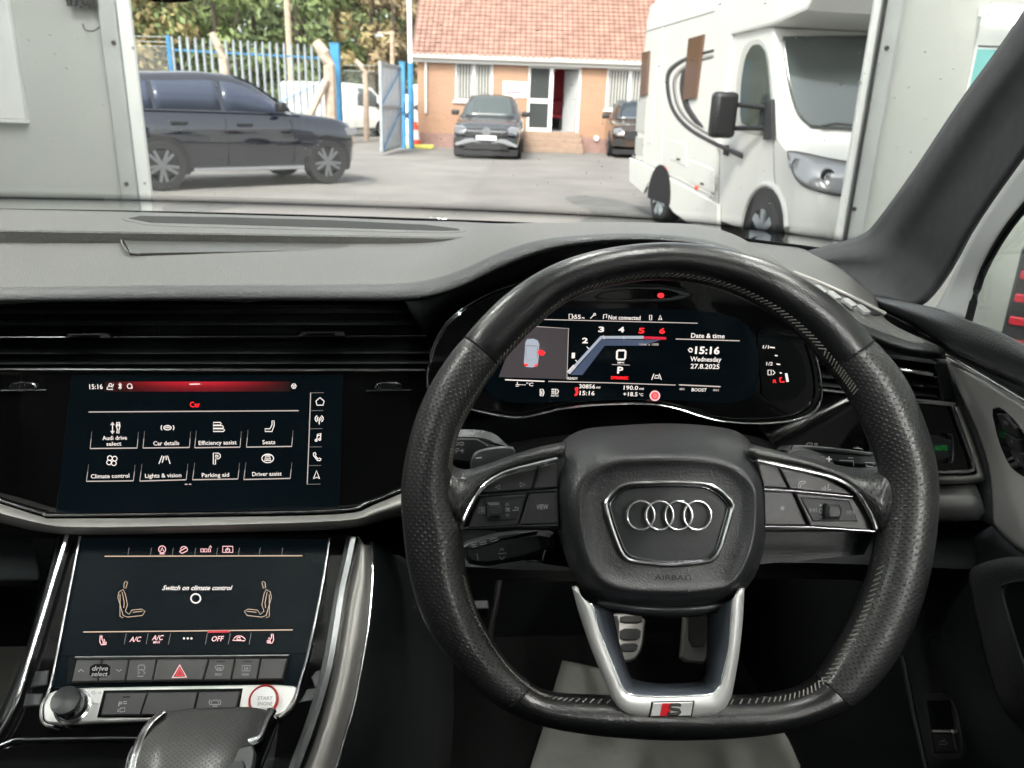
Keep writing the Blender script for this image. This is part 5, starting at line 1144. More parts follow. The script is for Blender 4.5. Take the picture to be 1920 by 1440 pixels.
strokes('hazard_triangle', [[(337, 1247), (349.5, 1269.5), (323, 1270.5), (337, 1247)]], 3, PC, .0064, M['pink_e'], bp2); strokes('hazard_triangle', [[(336.8, 1254), (343, 1266), (330.5, 1266.5), (336.8, 1254)]], 2, PC, .0064, M['red_e'], bp2)
patch('hazard_triangle', [[(336.6, 1258), (340, 1264.3), (333.2, 1264.6)]], PC, .0063, M['redbar_e'], bp2)
for x_, s in ((411, 'MAX'), (461.5, 'REAR')):
    strokes('icon', [[(x_-8, 1250), (x_-4, 1247.5), (x_+5, 1247.5), (x_+9, 1250), (x_+5, 1257), (x_-4, 1257), (x_-8, 1250)] if s == 'MAX' else [(x_-7, 1248), (x_+8, 1248), (x_+7, 1258), (x_-8, 1258), (x_-7, 1248)], [(x_-3, 1251), (x_-3, 1256)], [(x_, 1251), (x_, 1256)], [(x_+3, 1251), (x_+3, 1256)]], 1.3, PC, .0064, M['printdim'], bp2)
    text(s, x_-1, 1264.5, 13, 4.5, PC, .0064, M['printgrey'], bp2); strokes('lamp_slot', [[(x_-5, 1240.5), (x_+11, 1240.3)]], 1.6, PC, .0064, M['core'], bp2)
# silver plate with knob, buttons and start button
sp_o = soft([(97, 1290), (330, 1286), (560, 1282), (553, 1306), (540, 1330), (524, 1343), (290, 1350), (92, 1357), (81, 1348), (80, 1320)], 2)
spl = plate('silver_fascia', sp_o, PC, .002, .004, M['silverlite'], car, .0012)
plate('button_well', [(194, 1294), (456, 1290), (446, 1345), (181, 1346)], PC, .0023, .003, M['core'], spl, .0005)
tx = [198, 276.5, 372, 451]; bx_ = [187, 263, 362, 441]
for i in range(3):
    a, b, c, d = tx[i]+1, tx[i+1]-1, bx_[i+1]-1, bx_[i]+1
    plate('button', [(a, 1299-(a-198)*.012), (b, 1299-(b-198)*.012), (c, 1341-(c-187)*.01), (d, 1341-(d-187)*.01)], PC, .0062, .004, M['button2'], spl, .0008)
text('P', 225.5, 1320, 6.5, 8.5, PC, .0067, M['printdim'], spl); strokes('icon', [[(231, 1316), (238, 1315)], [(231, 1319.5), (238, 1319)], [(225, 1328), (234, 1327), (234, 1334), (225, 1335), (225, 1328)], [(220, 1331), (223, 1331)], [(220, 1334), (223, 1334)]], 1.3, PC, .0067, M['printdim'], spl)
strokes('lamp_slot', [[(230, 1307), (244, 1306.5)]], 2, PC, .0067, M['core'], spl)
strokes('icon', [[(396, 1316), (399, 1313), (408, 1313), (410, 1316), (410, 1321), (396, 1321), (396, 1316)], ring_px(403, 1317, 11, 8, 6, 140, 220), ring_px(403, 1317, 11, 8, 6, -40, 40), [(398, 1324), (408, 1324)]], 1.3, PC, .0067, M['printdim'], spl)
strokes('icon', [[(93, 1321), (96, 1319), (99, 1322)], [(100, 1322), (103, 1319.5), (106, 1322)], [(170, 1320), (173, 1317), (176, 1321)], [(177, 1320), (180, 1318), (183, 1321)], ring_px(175, 1299, 3, n=8), [(182, 1300), (190, 1297), (190, 1300), (182, 1300)]], 1.1, PC, .0026, M['printgrey'], spl)
# knob
kc = PC.U(137, 1325, .002); kx = (PC.U(147, 1325, .002)-kc).normalized(); ky = PC.n.cross(kx); mpp = (PC.U(147, 1325, .002)-kc).length/10
def turned(name, c, prof, mt, parent, pl=PC, n_=36, ripple=0):
    e1 = (pl.U(960, 900)-pl.U(900, 900)); e1 = (e1-pl.n*e1.dot(pl.n)).normalized(); e2 = pl.n.cross(e1); vs, fs = [], []; k = len(prof)
    for i in range(n_):
        a = 2*math.pi*i/n_
        for r_, h_ in prof: rr_ = r_*(1+(ripple if i % 2 else 0)); vs.append(c+e1*(rr_*math.cos(a))+e2*(rr_*math.sin(a))+pl.n*h_)
    for i in range(n_):
        for j in range(k-1): i2 = (i+1) % n_; fs.append((i*k+j, i2*k+j, i2*k+j+1, i*k+j+1))
    return mk(name, vs, fs, mt, parent)
rk = 29*mpp
kb = turned('volume_knob', kc, [(rk*.92, .0), (rk*.94, .019), (rk*.90, .020)], M['darkchrome'], car, n_=96, ripple=-.03)
turned('knob_ring', kc, [(rk*1.16, 0), (rk*1.18, .002), (rk*1.02, .003), (rk*.96, .0015)], M['chrome'], kb); turned('knob_cap', kc, [(rk*.93, .018), (rk*.93, .021), (rk*.88, .0225), (rk*.80, .0218), (0, .0205)], M['plastic2'], kb, n_=48)
# start button
sc_ = PC.U(495, 1314, .002); rs_ = 30*mpp
sb = turned('start_button', sc_, [(rs_*.86, 0), (rs_*.86, .0042), (rs_*.82, .0048), (0, .0050)], M['silverlite'], car, n_=48)
turned('red_ring', sc_, [(rs_*1.0, 0), (rs_*1.0, .004), (rs_*.94, .0052), (rs_*.88, .004), (rs_*.87, 0)], M['redpaint'], sb, n_=48)
for s, y_, w_ in (('START', 1309, 28), ('ENGINE', 1319.5, 27), ('STOP', 1330, 20)): text(s, 497, y_, w_, 6.5, PC, .0074, M['printgrey'], sb)
# rails
def ptube(name, px, pl, lift, r_, mt, parent, n_=4, flat=1): return tube(name, [pl.U(p.x, p.y, lift) for p in cr([(a, b, 0) for a, b in px], n_)], r_, mt, parent, flat=flat)
ptube('rail', [(126, 1004), (108, 1060), (93, 1111), (59, 1225), (32, 1309), (0, 1372), (-50, 1440)], PC, .006, .0022, M['chrome'], con)
ptube('bezel_line', [(150, 1006), (136, 1080), (119, 1166), (95, 1285), (79, 1320), (77, 1346), (84, 1358), (100, 1362)], PC, .003, .0012, M['chrome'], con); ptube('bezel_line', [(618, 1010), (602, 1111), (578, 1225), (562, 1281), (550, 1320), (524, 1345)], PC, .003, .0014, M['chrome'], con)
ptube('rail', [(660, 1010), (650, 1060), (637, 1119), (614, 1257), (586, 1356), (556, 1439), (540, 1490)], PC, .006, .0068, M['rail'], con)
grid('side_band', [[PC.U(a, b, l) for a, b in px] for l, px in ((.001, [(670, 1005), (660, 1070), (646, 1130), (626, 1255), (600, 1352), (566, 1445), (545, 1500)]), (.005, [(682, 1020), (680, 1080), (668, 1150), (650, 1260), (630, 1345), (600, 1440), (580, 1500)]), (-.004, [(694, 1022), (698, 1080), (690, 1180), (667, 1310), (650, 1370), (632, 1432), (612, 1500)]))], M['band'], con, n=4, m_=4, solid=.004, flip=True, sharp=80)
ptube('band_edge', [(698, 1055), (699, 1075), (690, 1180), (667, 1312), (650, 1372), (633, 1430), (612, 1500)], PC, -.002, .0009, M['chrome'], con)
for sg_, px in ((1, [(592, 1258), (612, 1252), (606, 1284), (590, 1290), (583, 1270)]), (1, [(575, 1292), (600, 1288), (596, 1312), (560, 1318)]), (-1, [(66, 1258), (92, 1256), (88, 1284), (55, 1290)]), (-1, [(48, 1300), (80, 1300), (76, 1322), (42, 1326)])): plate('rail_insert', px, PC, -.002, .003, M['plastic2'], con, .001)
tw = grid('tunnel_side', [[PC.U(a, b, l) for a, b in px] for l, px in ((-.004, [(697, 1015), (700, 1075), (691, 1180), (669, 1310), (634, 1432), (613, 1500)]), (-.06, [(730, 1030), (730, 1090), (722, 1190), (705, 1320), (680, 1440), (660, 1510)]), (-.30, [(830, 1090), (850, 1130), (850, 1240), (850, 1360), (840, 1480), (830, 1540)]))], M['plastic'], con, n=3, m_=3, solid=.005, flip=True)
grid('tunnel_side', [[PC.U(a, b, l) for a, b in px] for l, px in ((-.004, [(110, 1005), (58, 1225), (-4, 1370), (-60, 1450)]), (-.12, [(100, 1012), (46, 1228), (-16, 1372), (-70, 1460)]))], M['plastic'], con, solid=.005)
# tray lid frame in the gloss console
fr = plate('console_tray', [(-60, 1440), (25, 1392), (250, 1386), (252, 1396), (225, 1460), (-90, 1500)], PC, .001, .004, M['gloss'], con, .001, rnd=1)
ptube('tray_edge', [(-60, 1426), (20, 1390), (60, 1387), (240, 1384.5), (256, 1389), (250, 1405)], PC, .003, .0016, M['darkchrome'], fr); ptube('tray_edge', [(226, 1500), (240, 1425), (250, 1400)], PC, .003, .0012, M['chrome'], fr)
# ---- gear selector
PG = Plane.of(K(299, 1339, .50), K(505, 1332, .515), K(250, 1440, .445))
gb_ = plate('gear_selector', [(296, 1342), (340, 1333), (411, 1329), (483, 1329), (512, 1334), (524, 1345), (500, 1400), (480, 1470), (238, 1470), (262, 1395), (280, 1360)], PG, -.006, .05, M['gloss'], car, .003)
lp_ = [[(303, 1338), (272, 1376), (256, 1415), (244, 1475)], [(345, 1330), (320, 1372), (305, 1415), (295, 1475)], [(411, 1326), (395, 1372), (380, 1415), (370, 1475)], [(470, 1326), (450, 1370), (435, 1415), (425, 1475)], [(503, 1332), (483, 1378), (468, 1415), (455, 1475)]]
rows = [[PG.U(lp_[i][j][0], lp_[i][j][1], (-.003, .003, .005, .004, -.002)[i]+(-.004, .002, .003, .000)[j]) for i in range(5)] for j in range(4)]
grid('leather_top', rows, M['perf2'], gb_, n=5, m_=6, solid=.003, flip=True, sharp=80)
ptube('chrome_edge', [(306, 1337), (285, 1355), (270, 1376), (254, 1415), (240, 1475)], PG, .000, .0035, M['chrome'], gb_, flat=.7)
ptube('chrome_edge', [(509, 1333), (498, 1352), (485, 1382), (470, 1390), (436, 1398), (408, 1409), (396, 1425), (388, 1475)], PG, .001, .0042, M['rail'], gb_, flat=.7)
plate('release_button', [(484, 1392), (440, 1402), (414, 1413), (403, 1430), (396, 1480), (470, 1480)], PG, .006, .01, M['plastic2'], gb_, .002, rnd=1)
plate('button_face', [(463, 1423), (430, 1426), (420, 1436), (414, 1480), (456, 1480)], PG, .0075, .004, M['plastic'], gb_, .0015, rnd=1)
ptube('side_strip', [(520, 1350), (507, 1390), (487, 1440)], PG, -.010, .0018, M['darkchrome'], gb_)

# ---- instrument cluster
PK = Plane.of(K(1000, 600, .745), K(1400, 600, .752), K(1100, 770, .735))
fo = [(984, 528), (923, 548), (868, 579), (835, 609), (813, 649), (803, 689), (801, 715), (806, 738), (835, 757), (880, 767), (930, 778), (975, 783), (1015, 776), (1060, 766), (1130, 759), (1215, 758), (1265, 765), (1310, 779), (1350, 789), (1410, 794), (1480, 790), (1525, 773), (1540, 742), (1535, 690), (1520, 640), (1495, 592), (1440, 550), (1360, 520), (1250, 505), (1100, 508)]
clu = plate('instrument_cluster', fo, PK, -.004, .02, M['gloss'], car, .002)
ptube('chrome_frame', fo[:10][:7], PK, .003, .0008, M['darkchrome'], clu, flat=1)
ptube('chrome_frame', fo[5:25], PK, .0035, .0013, M['chrome'], clu)
grid('hood_lining', [[K(*p) for p in r_] for r_ in ([(760, 566, .765), (805, 560, .762), (868, 540, .744), (932, 509, .728), (1003, 480, .71), (1080, 462, .694), (1190, 454, .686), (1300, 462, .686), (1372, 482, .692), (1428, 512, .702), (1478, 547, .717), (1530, 592, .735)], [(800, 640, .775), (815, 615, .775), (880, 572, .77), (940, 540, .765), (1010, 520, .76), (1080, 507, .755), (1190, 502, .752), (1300, 508, .754), (1372, 522, .758), (1430, 545, .762), (1480, 580, .768), (1525, 640, .775)])], M['core'], clu, n=3, solid=.003)
dsp = plate('display', [(905, 600), (1000, 584), (1140, 578), (1330, 583), (1395, 600), (1420, 640), (1425, 700), (1412, 745), (1370, 757), (1290, 752), (1215, 748), (1060, 752), (960, 757), (915, 740), (900, 700)], PK, -.002, .002, M['display'], clu, .0006, rnd=1)
plate('fuel_gauge_glass', [(1418, 610), (1470, 625), (1505, 665), (1515, 720), (1490, 750), (1430, 752), (1425, 690)], PK, -.0022, .002, M['glass_black'], clu, .0006, rnd=1)
vis = plate('sensor_pod', [(1080, 545), (1140, 536), (1240, 534), (1290, 545), (1305, 554), (1270, 566), (1150, 570), (1060, 568)], PK, .004, .01, M['plastic'], clu, .002, rnd=2)
plate('sensor_window', [(1130, 546), (1180, 541), (1250, 542), (1280, 552), (1255, 561), (1160, 563), (1110, 560)], PK, .0048, .003, M['gloss'], vis, .001, rnd=1) if False else plate('sensor_window', [(1130, 546), (1180, 541), (1250, 542), (1280, 552), (1255, 561), (1160, 563), (1110, 560)], PK, .0048, .003, M['gloss'], clu, .001, rnd=1)
patch('warning_lamp', [ring_px(1239, 554, 6.5, 5, 10)[:-1]], PK, .0053, M['red_e'], clu)
Q0 = -.0008
tx_ = lambda s, x_, y_, w_, h_, mt=w_e, **k: text(s, x_, y_, w_, h_, PK, Q0, mt, clu, k.pop('slope', .02), **k)
sk_ = lambda ls, w_, mt=w_e, nm='icon': strokes(nm, ls, w_, PK, Q0, mt, clu)
sk_([[(1020, 599), (1308, 606)]], 1.5, d_e, 'rule')
tx_('55', 1083, 594, 12, 7.5); tx_('m', 1093.5, 595.5, 5, 4); sk_([[(1067, 589), (1073, 589), (1073, 598), (1067, 598), (1067, 589)], [(1073, 592), (1076, 594), (1076, 597)], [(1107, 597), (1114, 590)], ring_px(1115, 589.5, 2, n=6), [(1131, 598), (1132, 590), (1138, 589), (1137, 596)], [(1218, 591), (1222, 591), (1222, 600), (1218, 600), (1218, 591)], [(1238, 591), (1241, 600), (1238, 598), (1235, 600), (1238, 591)]], 1.4)
tx_('Not connected', 1171, 595.5, 60, 8)
patch('vehicle_panel', [[(935, 707), (960, 640), (1001, 612), (1066, 616), (1064.5, 664), (1063, 711)]], PK, -.0012, M['grey_e'], clu)
sk_([[(1001, 612), (1066, 616), (1063, 711)]], 1.2, d_e, 'panel_edge')
patch('car_symbol', [[(985, 642), (988, 636), (1000, 635), (1008, 638), (1011, 645), (1010, 670), (1008, 686), (998, 689), (986, 688), (982, 680), (984, 660)]], PK, Q0, M['blue_e'], clu)
sk_([[(986, 648), (1009, 649)], [(987, 674), (1008, 675)], [(987, 650), (986, 673)], [(1008, 651), (1007, 673)]], 1.4, f_e); patch('tail_lamp', [[(983, 681), (990, 683), (990, 687), (984, 686)], [(1002, 684), (1009, 682), (1008, 686), (1002, 687)]], PK, -.0005, M['red_e'], clu)
patch('open_door', [[(1008, 657), (1016, 656), (1023, 662), (1018, 667), (1009, 665)]], PK, -.0005, M['red_e'], clu)
patch('rev_shade', [[(1070, 703), (1128, 636), (1205, 637), (1240, 637), (1205, 648), (1134, 648), (1092, 703)]], PK, -.0011, glow('lit_navy', (.18, .25, .42), .09), clu)
sk_([[(1066, 700), (1127, 632.5), (1207, 632.5)]], 5.5, M['blue_e'], 'rev_scale'); sk_([[(1066, 699), (1078, 686)]], 7, w_e, 'rev_needle'); sk_([[(1207, 633), (1249, 634.5)]], 5, M['redbar_e'], 'rev_limit')
for s, x_, y_, c in (('1', 1075, 666.5, w_e), ('2', 1097, 638.5, w_e), ('3', 1127.5, 617.5, w_e), ('4', 1165, 618, w_e), ('5', 1203, 620, r_e), ('6', 1241.5, 620.5, r_e)): tx_(s, x_, y_, 6 if s == '1' else 11, 9.5, c, bold=.03)
sk_([[(1085, 681), (1079, 675)], [(1105, 655), (1100, 650)], [(1131, 629), (1133, 636)], [(1168, 630), (1170, 636)]], 1.4, w_e, 'tick')
sk_([[(1159, 657), (1171, 657), (1173, 659), (1172, 672), (1170, 674), (1158, 674), (1156.5, 672), (1157, 659), (1159, 657)]], 3.4, w_e, 'speed_digit'); tx_('MPH', 1164, 680, 12, 3.5); sk_([[(1147, 683.5), (1181, 684.5)]], 1, d_e, 'rule')
tx_('P', 1163, 694, 11, 12, bold=.03); tx_('DYNAMIC', 1162, 708.5, 32, 5.5, r_e, bold=.03); tx_('READY', 1074, 709.5, 19, 4.5); tx_('1/min x 1000', 1217, 645.5, 36, 4.5, d_e)
sk_([[(1222, 712), (1226, 701)], [(1240, 712), (1236, 701)], [(1227, 709), (1229, 704), (1234, 704), (1236, 709), (1227, 709)]], 1.6)
sk_([[(947, 712), (1021, 715)]], 2, w_e, 'rule'); sk_([[(1028, 715), (1150, 718), (1267, 722)]], 1.6, d_e, 'rule'); sk_([[(1273, 721.5), (1351, 725)]], 2.2, d_e, 'rule')
tx_('---°C', 987, 720.5, 26, 6); sk_([[(967, 721), (974, 721), (972, 724), (967, 724)], [(970, 716), (970, 721)]], 1.3)
sk_([[(1013, 730), (1018, 730), (1020, 736), (1018, 742), (1013, 742), (1013, 730)], [(1016, 733), (1016, 740)]], 1.8); sk_([[(1034, 730), (1040, 730)], [(1034, 733.5), (1040, 733.5)], [(1034, 737), (1040, 737)], [(1042, 729), (1046, 731), (1047, 734), (1046, 737), (1042, 738), (1042, 729)]], 1.7); tx_('AUTO', 1040, 741.5, 14, 4)
sk_([ring_px(1081, 729.5, 2, n=8), [(1081, 732), (1081, 741)], [(1078, 742), (1084, 734)]], 3, r_e); 
tx_('30856', 1101, 724.5, 30, 7.5); tx_('mi', 1122, 726, 7, 4.5); tx_('15:16', 1101, 737, 28, 8); tx_('190.0', 1183, 727, 27, 7.5); tx_('mi', 1203, 728.5, 8, 4.5); tx_('+18.5', 1182, 739, 27, 7.5); tx_('°C', 1202, 740, 8, 5)
sk_([ring_px(1228, 742, 8.5)], 2.6, M['pink_e']); patch('warning_lamp', [ring_px(1228, 742, 7, n=14)[:-1]], PK, -.0011, M['red_e'], clu); sk_([ring_px(1228, 742, 3, n=8)], 1.2, M['pink_e'])
tx_('BOOST', 1311, 731, 28, 6); tx_('MIN', 1279, 729.5, 9, 4, d_e); tx_('MAX', 1343, 731.5, 11, 4, d_e)
tx_('Date & time', 1327.5, 629.5, 63, 8.5); sk_([[(1267, 635.5), (1387, 639)]], 1.8, d_e, 'rule'); tx_('15:16', 1326.5, 657, 46, 13, bold=.03); sk_([[(1290, 655), (1293, 660), (1298, 660)], [(1293, 652), (1298, 656)], ring_px(1295, 656, 3.5, n=8)], 1.3); tx_('Wednesday', 1323.5, 673.5, 58, 8.5); tx_('27.8.2025', 1322, 687, 54, 8.5)
tx_('1/1', 1436, 650.5, 11, 6); tx_('1/2', 1443, 682, 12, 6); sk_([[(1443, 651), (1453, 652)], [(1453, 666.5), (1458, 667)], [(1456, 682.5), (1463, 683.5)], [(1462, 699), (1466, 699.5)]], 2.2, w_e, 'tick'); sk_([[(1440, 694), (1446, 694), (1446, 703), (1440, 703), (1440, 694)], [(1449, 694), (1453, 699), (1449, 703)]], 1.5)
tx_('R', 1453, 715, 7, 6, r_e); sk_([[(1466, 708), (1462, 709), (1463, 716), (1471, 716)]], 2.4, r_e); sk_([[(1474, 700), (1477, 716)]], 4.6, w_e, 'fuel_bar')

# ---- right of the wheel: side vent, gloss panel, light switches
PL = Plane.of(K(1500, 760, .765), K(1800, 765, .765), K(1500, 900, .733))
sv = plate('side_vent', [(1500, 620), (1560, 604), (1640, 644), (1752, 676), (1764, 700), (1768, 752), (1500, 735)], PL, -.012, .006, M['core'], car, .001)
for (a, b), (c, d) in (((1500, 645), (1748, 678)), ((1500, 700), (1750, 722)), ((1500, 715), (1750, 740))): tube('vent_slat', [PL.U(a, b, -.003), PL.U(c, d, -.003)], .009, M['plastic2'], sv, flat=.16, seg=10)
tube('vent_slat', [PL.U(1500, 677, -.001), PL.U(1750, 703, -.001)], .009, M['gloss'], sv, flat=.2, seg=10); tube('slat_strip', [PL.U(1640, 686, .008), PL.U(1672, 690, .008)], .0016, M['chrome'], sv); tube('slat_strip', [PL.U(1683, 692, .008), PL.U(1748, 702, .008)], .0022, M['chrome'], sv)
tube('chrome_line', [PL.U(1535, 731, .004), PL.U(1640, 742, .004), PL.U(1790, 757, .004)], .0022, M['chrome'], sv); plate('vent_cheek', [(1752, 676), (1782, 680), (1792, 752), (1768, 752)], PL, .002, .01, M['plastic'], sv, .002)
dp = plate('decor_panel', [(1420, 800), (1500, 752), (1560, 738), (1640, 748), (1786, 762), (1826, 878), (1818, 886), (1640, 886), (1470, 862)], PL, .0, .012, M['gloss'], car, .001)
ptube('chrome_frame', [(1700, 752), (1775, 758), (1786, 765), (1800, 805), (1824, 872), (1820, 882), (1800, 884), (1740, 885), (1640, 884)], PL, .003, .0018, M['chrome'], dp, 3)
lsw = plate('light_switch', [(1630, 814), (1784, 816), (1787, 866), (1630, 866)], PL, .003, .004, M['plastic2'], dp, .001, rnd=1)
ptube('switch_edge', [(1775, 814), (1785, 817), (1787, 840), (1786, 865), (1776, 867)], PL, .005, .0011, M['darkchrome'], dp); plate('switch_edge', [(1629, 812), (1636, 808), (1640, 862), (1632, 870)], PL, .006, .004, M['darkchrome'], dp, .001)
text('AUTO', 1764.5, 840, 24, 9.5, PL, .0037, M['green_e'], dp, .02, bold=0)
grid('silver_surround', [[PL.U(a, b, l) for a, b in r_] for l, r_ in ((.002, [(1788, 762), (1806, 810), (1828, 876), (1822, 890), (1740, 892), (1640, 892)]), (.004, [(1796, 762), (1816, 812), (1840, 884), (1834, 899), (1740, 902), (1640, 902)]), (-.01, [(1800, 764), (1824, 815), (1848, 890), (1842, 905), (1740, 908), (1640, 908)]))], M['silver'], dp, n=3, m_=2, solid=.003, sharp=80)
grid('silver_trim', rows_of([(1640, 912, .745), (1750, 913, .745), (1828, 906, .745)], [(1640, 940, .728), (1752, 940, .728), (1842, 940, .728)], [(1640, 976, .735), (1752, 976, .735), (1848, 972, .735)], [(1640, 978, .77), (1752, 978, .77), (1848, 974, .77)]), M['silverlite'], dp, n=3, m_=3, solid=.003, sharp=80)

# ---- driver's door
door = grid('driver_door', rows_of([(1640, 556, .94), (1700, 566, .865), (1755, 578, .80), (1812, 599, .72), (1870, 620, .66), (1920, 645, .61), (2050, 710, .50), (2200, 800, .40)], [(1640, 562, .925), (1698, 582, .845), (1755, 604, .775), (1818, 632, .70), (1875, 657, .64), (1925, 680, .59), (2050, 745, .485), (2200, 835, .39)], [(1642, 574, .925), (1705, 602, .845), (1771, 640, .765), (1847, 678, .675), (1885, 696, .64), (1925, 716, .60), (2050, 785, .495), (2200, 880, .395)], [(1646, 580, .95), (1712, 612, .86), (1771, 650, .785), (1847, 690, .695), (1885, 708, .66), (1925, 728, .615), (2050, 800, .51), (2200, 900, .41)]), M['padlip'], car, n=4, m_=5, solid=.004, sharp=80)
grid('shadow_gap', rows_of([(1700, 612, .88), (1771, 648, .79), (1847, 688, .70), (1925, 726, .62), (2050, 798, .515), (2200, 900, .41)], [(1760, 662, .80), (1775, 672, .79), (1840, 708, .70), (1925, 762, .61), (2050, 842, .50), (2200, 950, .4)]), M['core'], door, n=3, solid=.004)
tube('chrome_line', cr([K(1764, 659, .775), K(1824, 693, .695), K(1870, 720, .645), K(1920, 750, .595), K(2050, 830, .485)], 4), .0015, M['chrome'], door)
inl = rows_of([(1772, 670, .785), (1826, 703, .70), (1925, 762, .60), (2060, 850, .49), (2200, 950, .4)], [(1798, 741, .765), (1850, 765, .695), (1930, 820, .605), (2060, 900, .495), (2200, 990, .4)], [(1836, 821, .745), (1870, 840, .69), (1935, 880, .605), (2060, 950, .5), (2200, 1030, .41)], [(1856, 892, .73), (1882, 915, .68), (1935, 950, .60), (2060, 1010, .5), (2200, 1080, .41)], [(1862, 987, .715), (1885, 1012, .67), (1930, 1042, .60), (2060, 1100, .5), (2200, 1180, .41)])
grid('silver_inlay', inl, M['inlay'], door, n=4, m_=4, solid=.004, sharp=80)
grid('inlay_edge', [[r_[0] for r_ in inl], [r_[0]+V((-.006, .05, -.004)) for r_ in inl]], M['plastic2'], door, n=4, solid=.003)
PB = Plane.of(inl[1][1], inl[1][2], inl[3][1])
bz = plate('seat_memory_panel', [(1857, 765), (1874, 764), (1901, 791), (1945, 850), (1945, 910), (1915, 893), (1892, 875), (1872, 830)], PB, .0025, .003, M['gloss'], door, .001, rnd=1)
for px in ([(1868, 776), (1882, 777), (1904, 803), (1908, 820), (1880, 806)], [(1882, 812), (1909, 826), (1915, 850), (1891, 838)], [(1893, 844), (1916, 856), (1926, 884), (1904, 868)]): plate('memory_button', px, PB, .0045, .003, M['button'], door, .0008)
strokes('key_line', [[(1881, 808), (1908, 822)], [(1892, 841), (1916, 853)]], 1.4, PB, .005, M['darkchrome'], door); text('SET', 1886, 793, 9, 5, PB, .0052, M['printgrey'], door, .6); text('1', 1897, 828, 2.5, 6, PB, .0052, M['printgrey'], door, .5); text('2', 1908, 862, 4, 6, PB, .0052, M['printgrey'], door, .5)
lowp = grid('lower_panel', rows_of([(1860, 985, .73), (1885, 1014, .685), (1930, 1046, .615), (2200, 1190, .42)], [(1700, 1090, .82), (1820, 1100, .70), (1900, 1120, .62), (2200, 1300, .44)], [(1690, 1240, .80), (1800, 1250, .68), (1900, 1300, .60), (2200, 1440, .45)], [(1740, 1470, .72), (1820, 1470, .64), (1920, 1470, .56), (2200, 1600, .42)]), M['plastic'], door, n=4, m_=4, solid=.004)
arm = grid('armrest', rows_of([(1826, 1062, .66), (1860, 1050, .62), (1910, 1044, .58), (2000, 1060, .52)], [(1816, 1080, .645), (1850, 1066, .605), (1905, 1060, .565), (2000, 1080, .51)], [(1822, 1130, .63), (1862, 1120, .59), (1915, 1120, .55), (2000, 1140, .50)], [(1848, 1240, .60), (1880, 1230, .56), (1925, 1240, .53), (2000, 1260, .49)], [(1880, 1330, .57), (1905, 1335, .54), (1935, 1350, .52), (2000, 1380, .48)], [(1900, 1350, .60), (1920, 1365, .57), (1945, 1380, .55), (2000, 1410, .50)]), M['padlip'], door, n=4, m_=4, solid=.006, sharp=80)
PA = Plane.of(K(1862, 1120, .588), K(1915, 1120, .548), K(1880, 1230, .558))
plate('pull_recess', [(1880, 1095), (1930, 1088), (1980, 1300), (1940, 1290), (1915, 1240), (1890, 1160)], PA, .003, .003, M['core'], door, .001, rnd=1); ptube('recess_edge', [(1925, 1087), (1884, 1096), (1880, 1112), (1895, 1170), (1918, 1240), (1935, 1275)], PA, .004, .0014, M['plastic2'], door)
PT = Plane.of(K(1735, 1312, .73), K(1790, 1312, .685), K(1755, 1412, .69))
bt_ = plate('boot_switch', [(1726, 1300), (1776, 1300), (1792, 1320), (1806, 1416), (1798, 1425), (1752, 1426), (1742, 1405)], PT, .002, .004, M['plastic2'], door, .001, rnd=1); plate('switch_well', [(1737, 1313), (1781, 1313), (1795, 1411), (1752, 1413)], PT, .0024, .003, M['core'], door, .0005); plate('switch_key', [(1748, 1376), (1786, 1376), (1793, 1409), (1754, 1411)], PT, .0055, .003, M['button'], door, .001)
plate('switch_bar', [(1746, 1368), (1784, 1368), (1785, 1374), (1747, 1374)], PT, .0062, .004, M['chrome'], door, .0005); strokes('icon', [[(1762, 1394), (1764, 1390), (1772, 1389), (1776, 1393), (1776, 1395), (1762, 1396), (1762, 1394)], [(1766, 1389), (1772, 1387)]], 1.3, PT, .006, M['printdim'], door)
ptube('panel_edge', [(1692, 1230), (1712, 1330), (1738, 1450)], PT, .004, .003, M['plastic2'], door)
# ---- A-pillar, window frame and side glass
Lp = [(1480, 478, 1.14), (1560, 458, 1.10), (1615, 440, 1.07), (1645, 412, 1.045), (1714, 317, .975), (1793, 198, .89), (1873, 87, .81), (1960, -40, .73), (2080, -220, .62)]
Mp_ = [(1540, 505, 1.06), (1600, 500, 1.02), (1668, 500, .965), (1712, 445, .945), (1778, 345, .88), (1860, 225, .80), (1945, 105, .72), (2040, -30, .64), (2180, -200, .54)]
Rp = [(1640, 556, .945), (1665, 559, .93), (1720, 570, .89), (1768, 520, .875), (1822, 425, .815), (1905, 305, .74), (1995, 185, .67), (2090, 60, .60), (2240, -100, .5)]
ap = grid('a_pillar', rows_of(Lp, [tuple((a+b)/2-(.018 if i == 2 else 0) for i, (a, b) in enumerate(zip(p, q))) for p, q in zip(Lp, Mp_)], Mp_, [tuple((a+b)/2 for a, b in zip(p, q)) for p, q in zip(Mp_, Rp)], Rp), M['trimcloth'], car, n=4, m_=3, solid=.006, sharp=80)
Fo = [(1752, 579, .86), (1772, 545, .865), (1822, 440, .815), (1905, 318, .74), (1995, 200, .67), (2090, 80, .60)]
Fi = [(1812, 604, .78), (1836, 520, .79), (1872, 450, .745), (1920, 385, .70), (2010, 290, .64), (2110, 190, .57)]
wf = grid('window_frame', rows_of(Fo, [tuple((a+b)/2 for a, b in zip(p, q)) for p, q in zip(Fo, Fi)], Fi), M['frameliner'], car, n=4, m_=2, solid=.006, sharp=80)
tube('window_seal', cr([K(*p)+V((.002, 0, 0)) for p in Fi], 4), .004, M['core'], wf)
gq = [(1805, 615, .80), (1833, 520, .81), (1870, 450, .765), (1920, 380, .72), (2110, 190, .59), (2500, 190, .42), (2500, 1000, .42), (2060, 720, .53), (1920, 655, .64)]
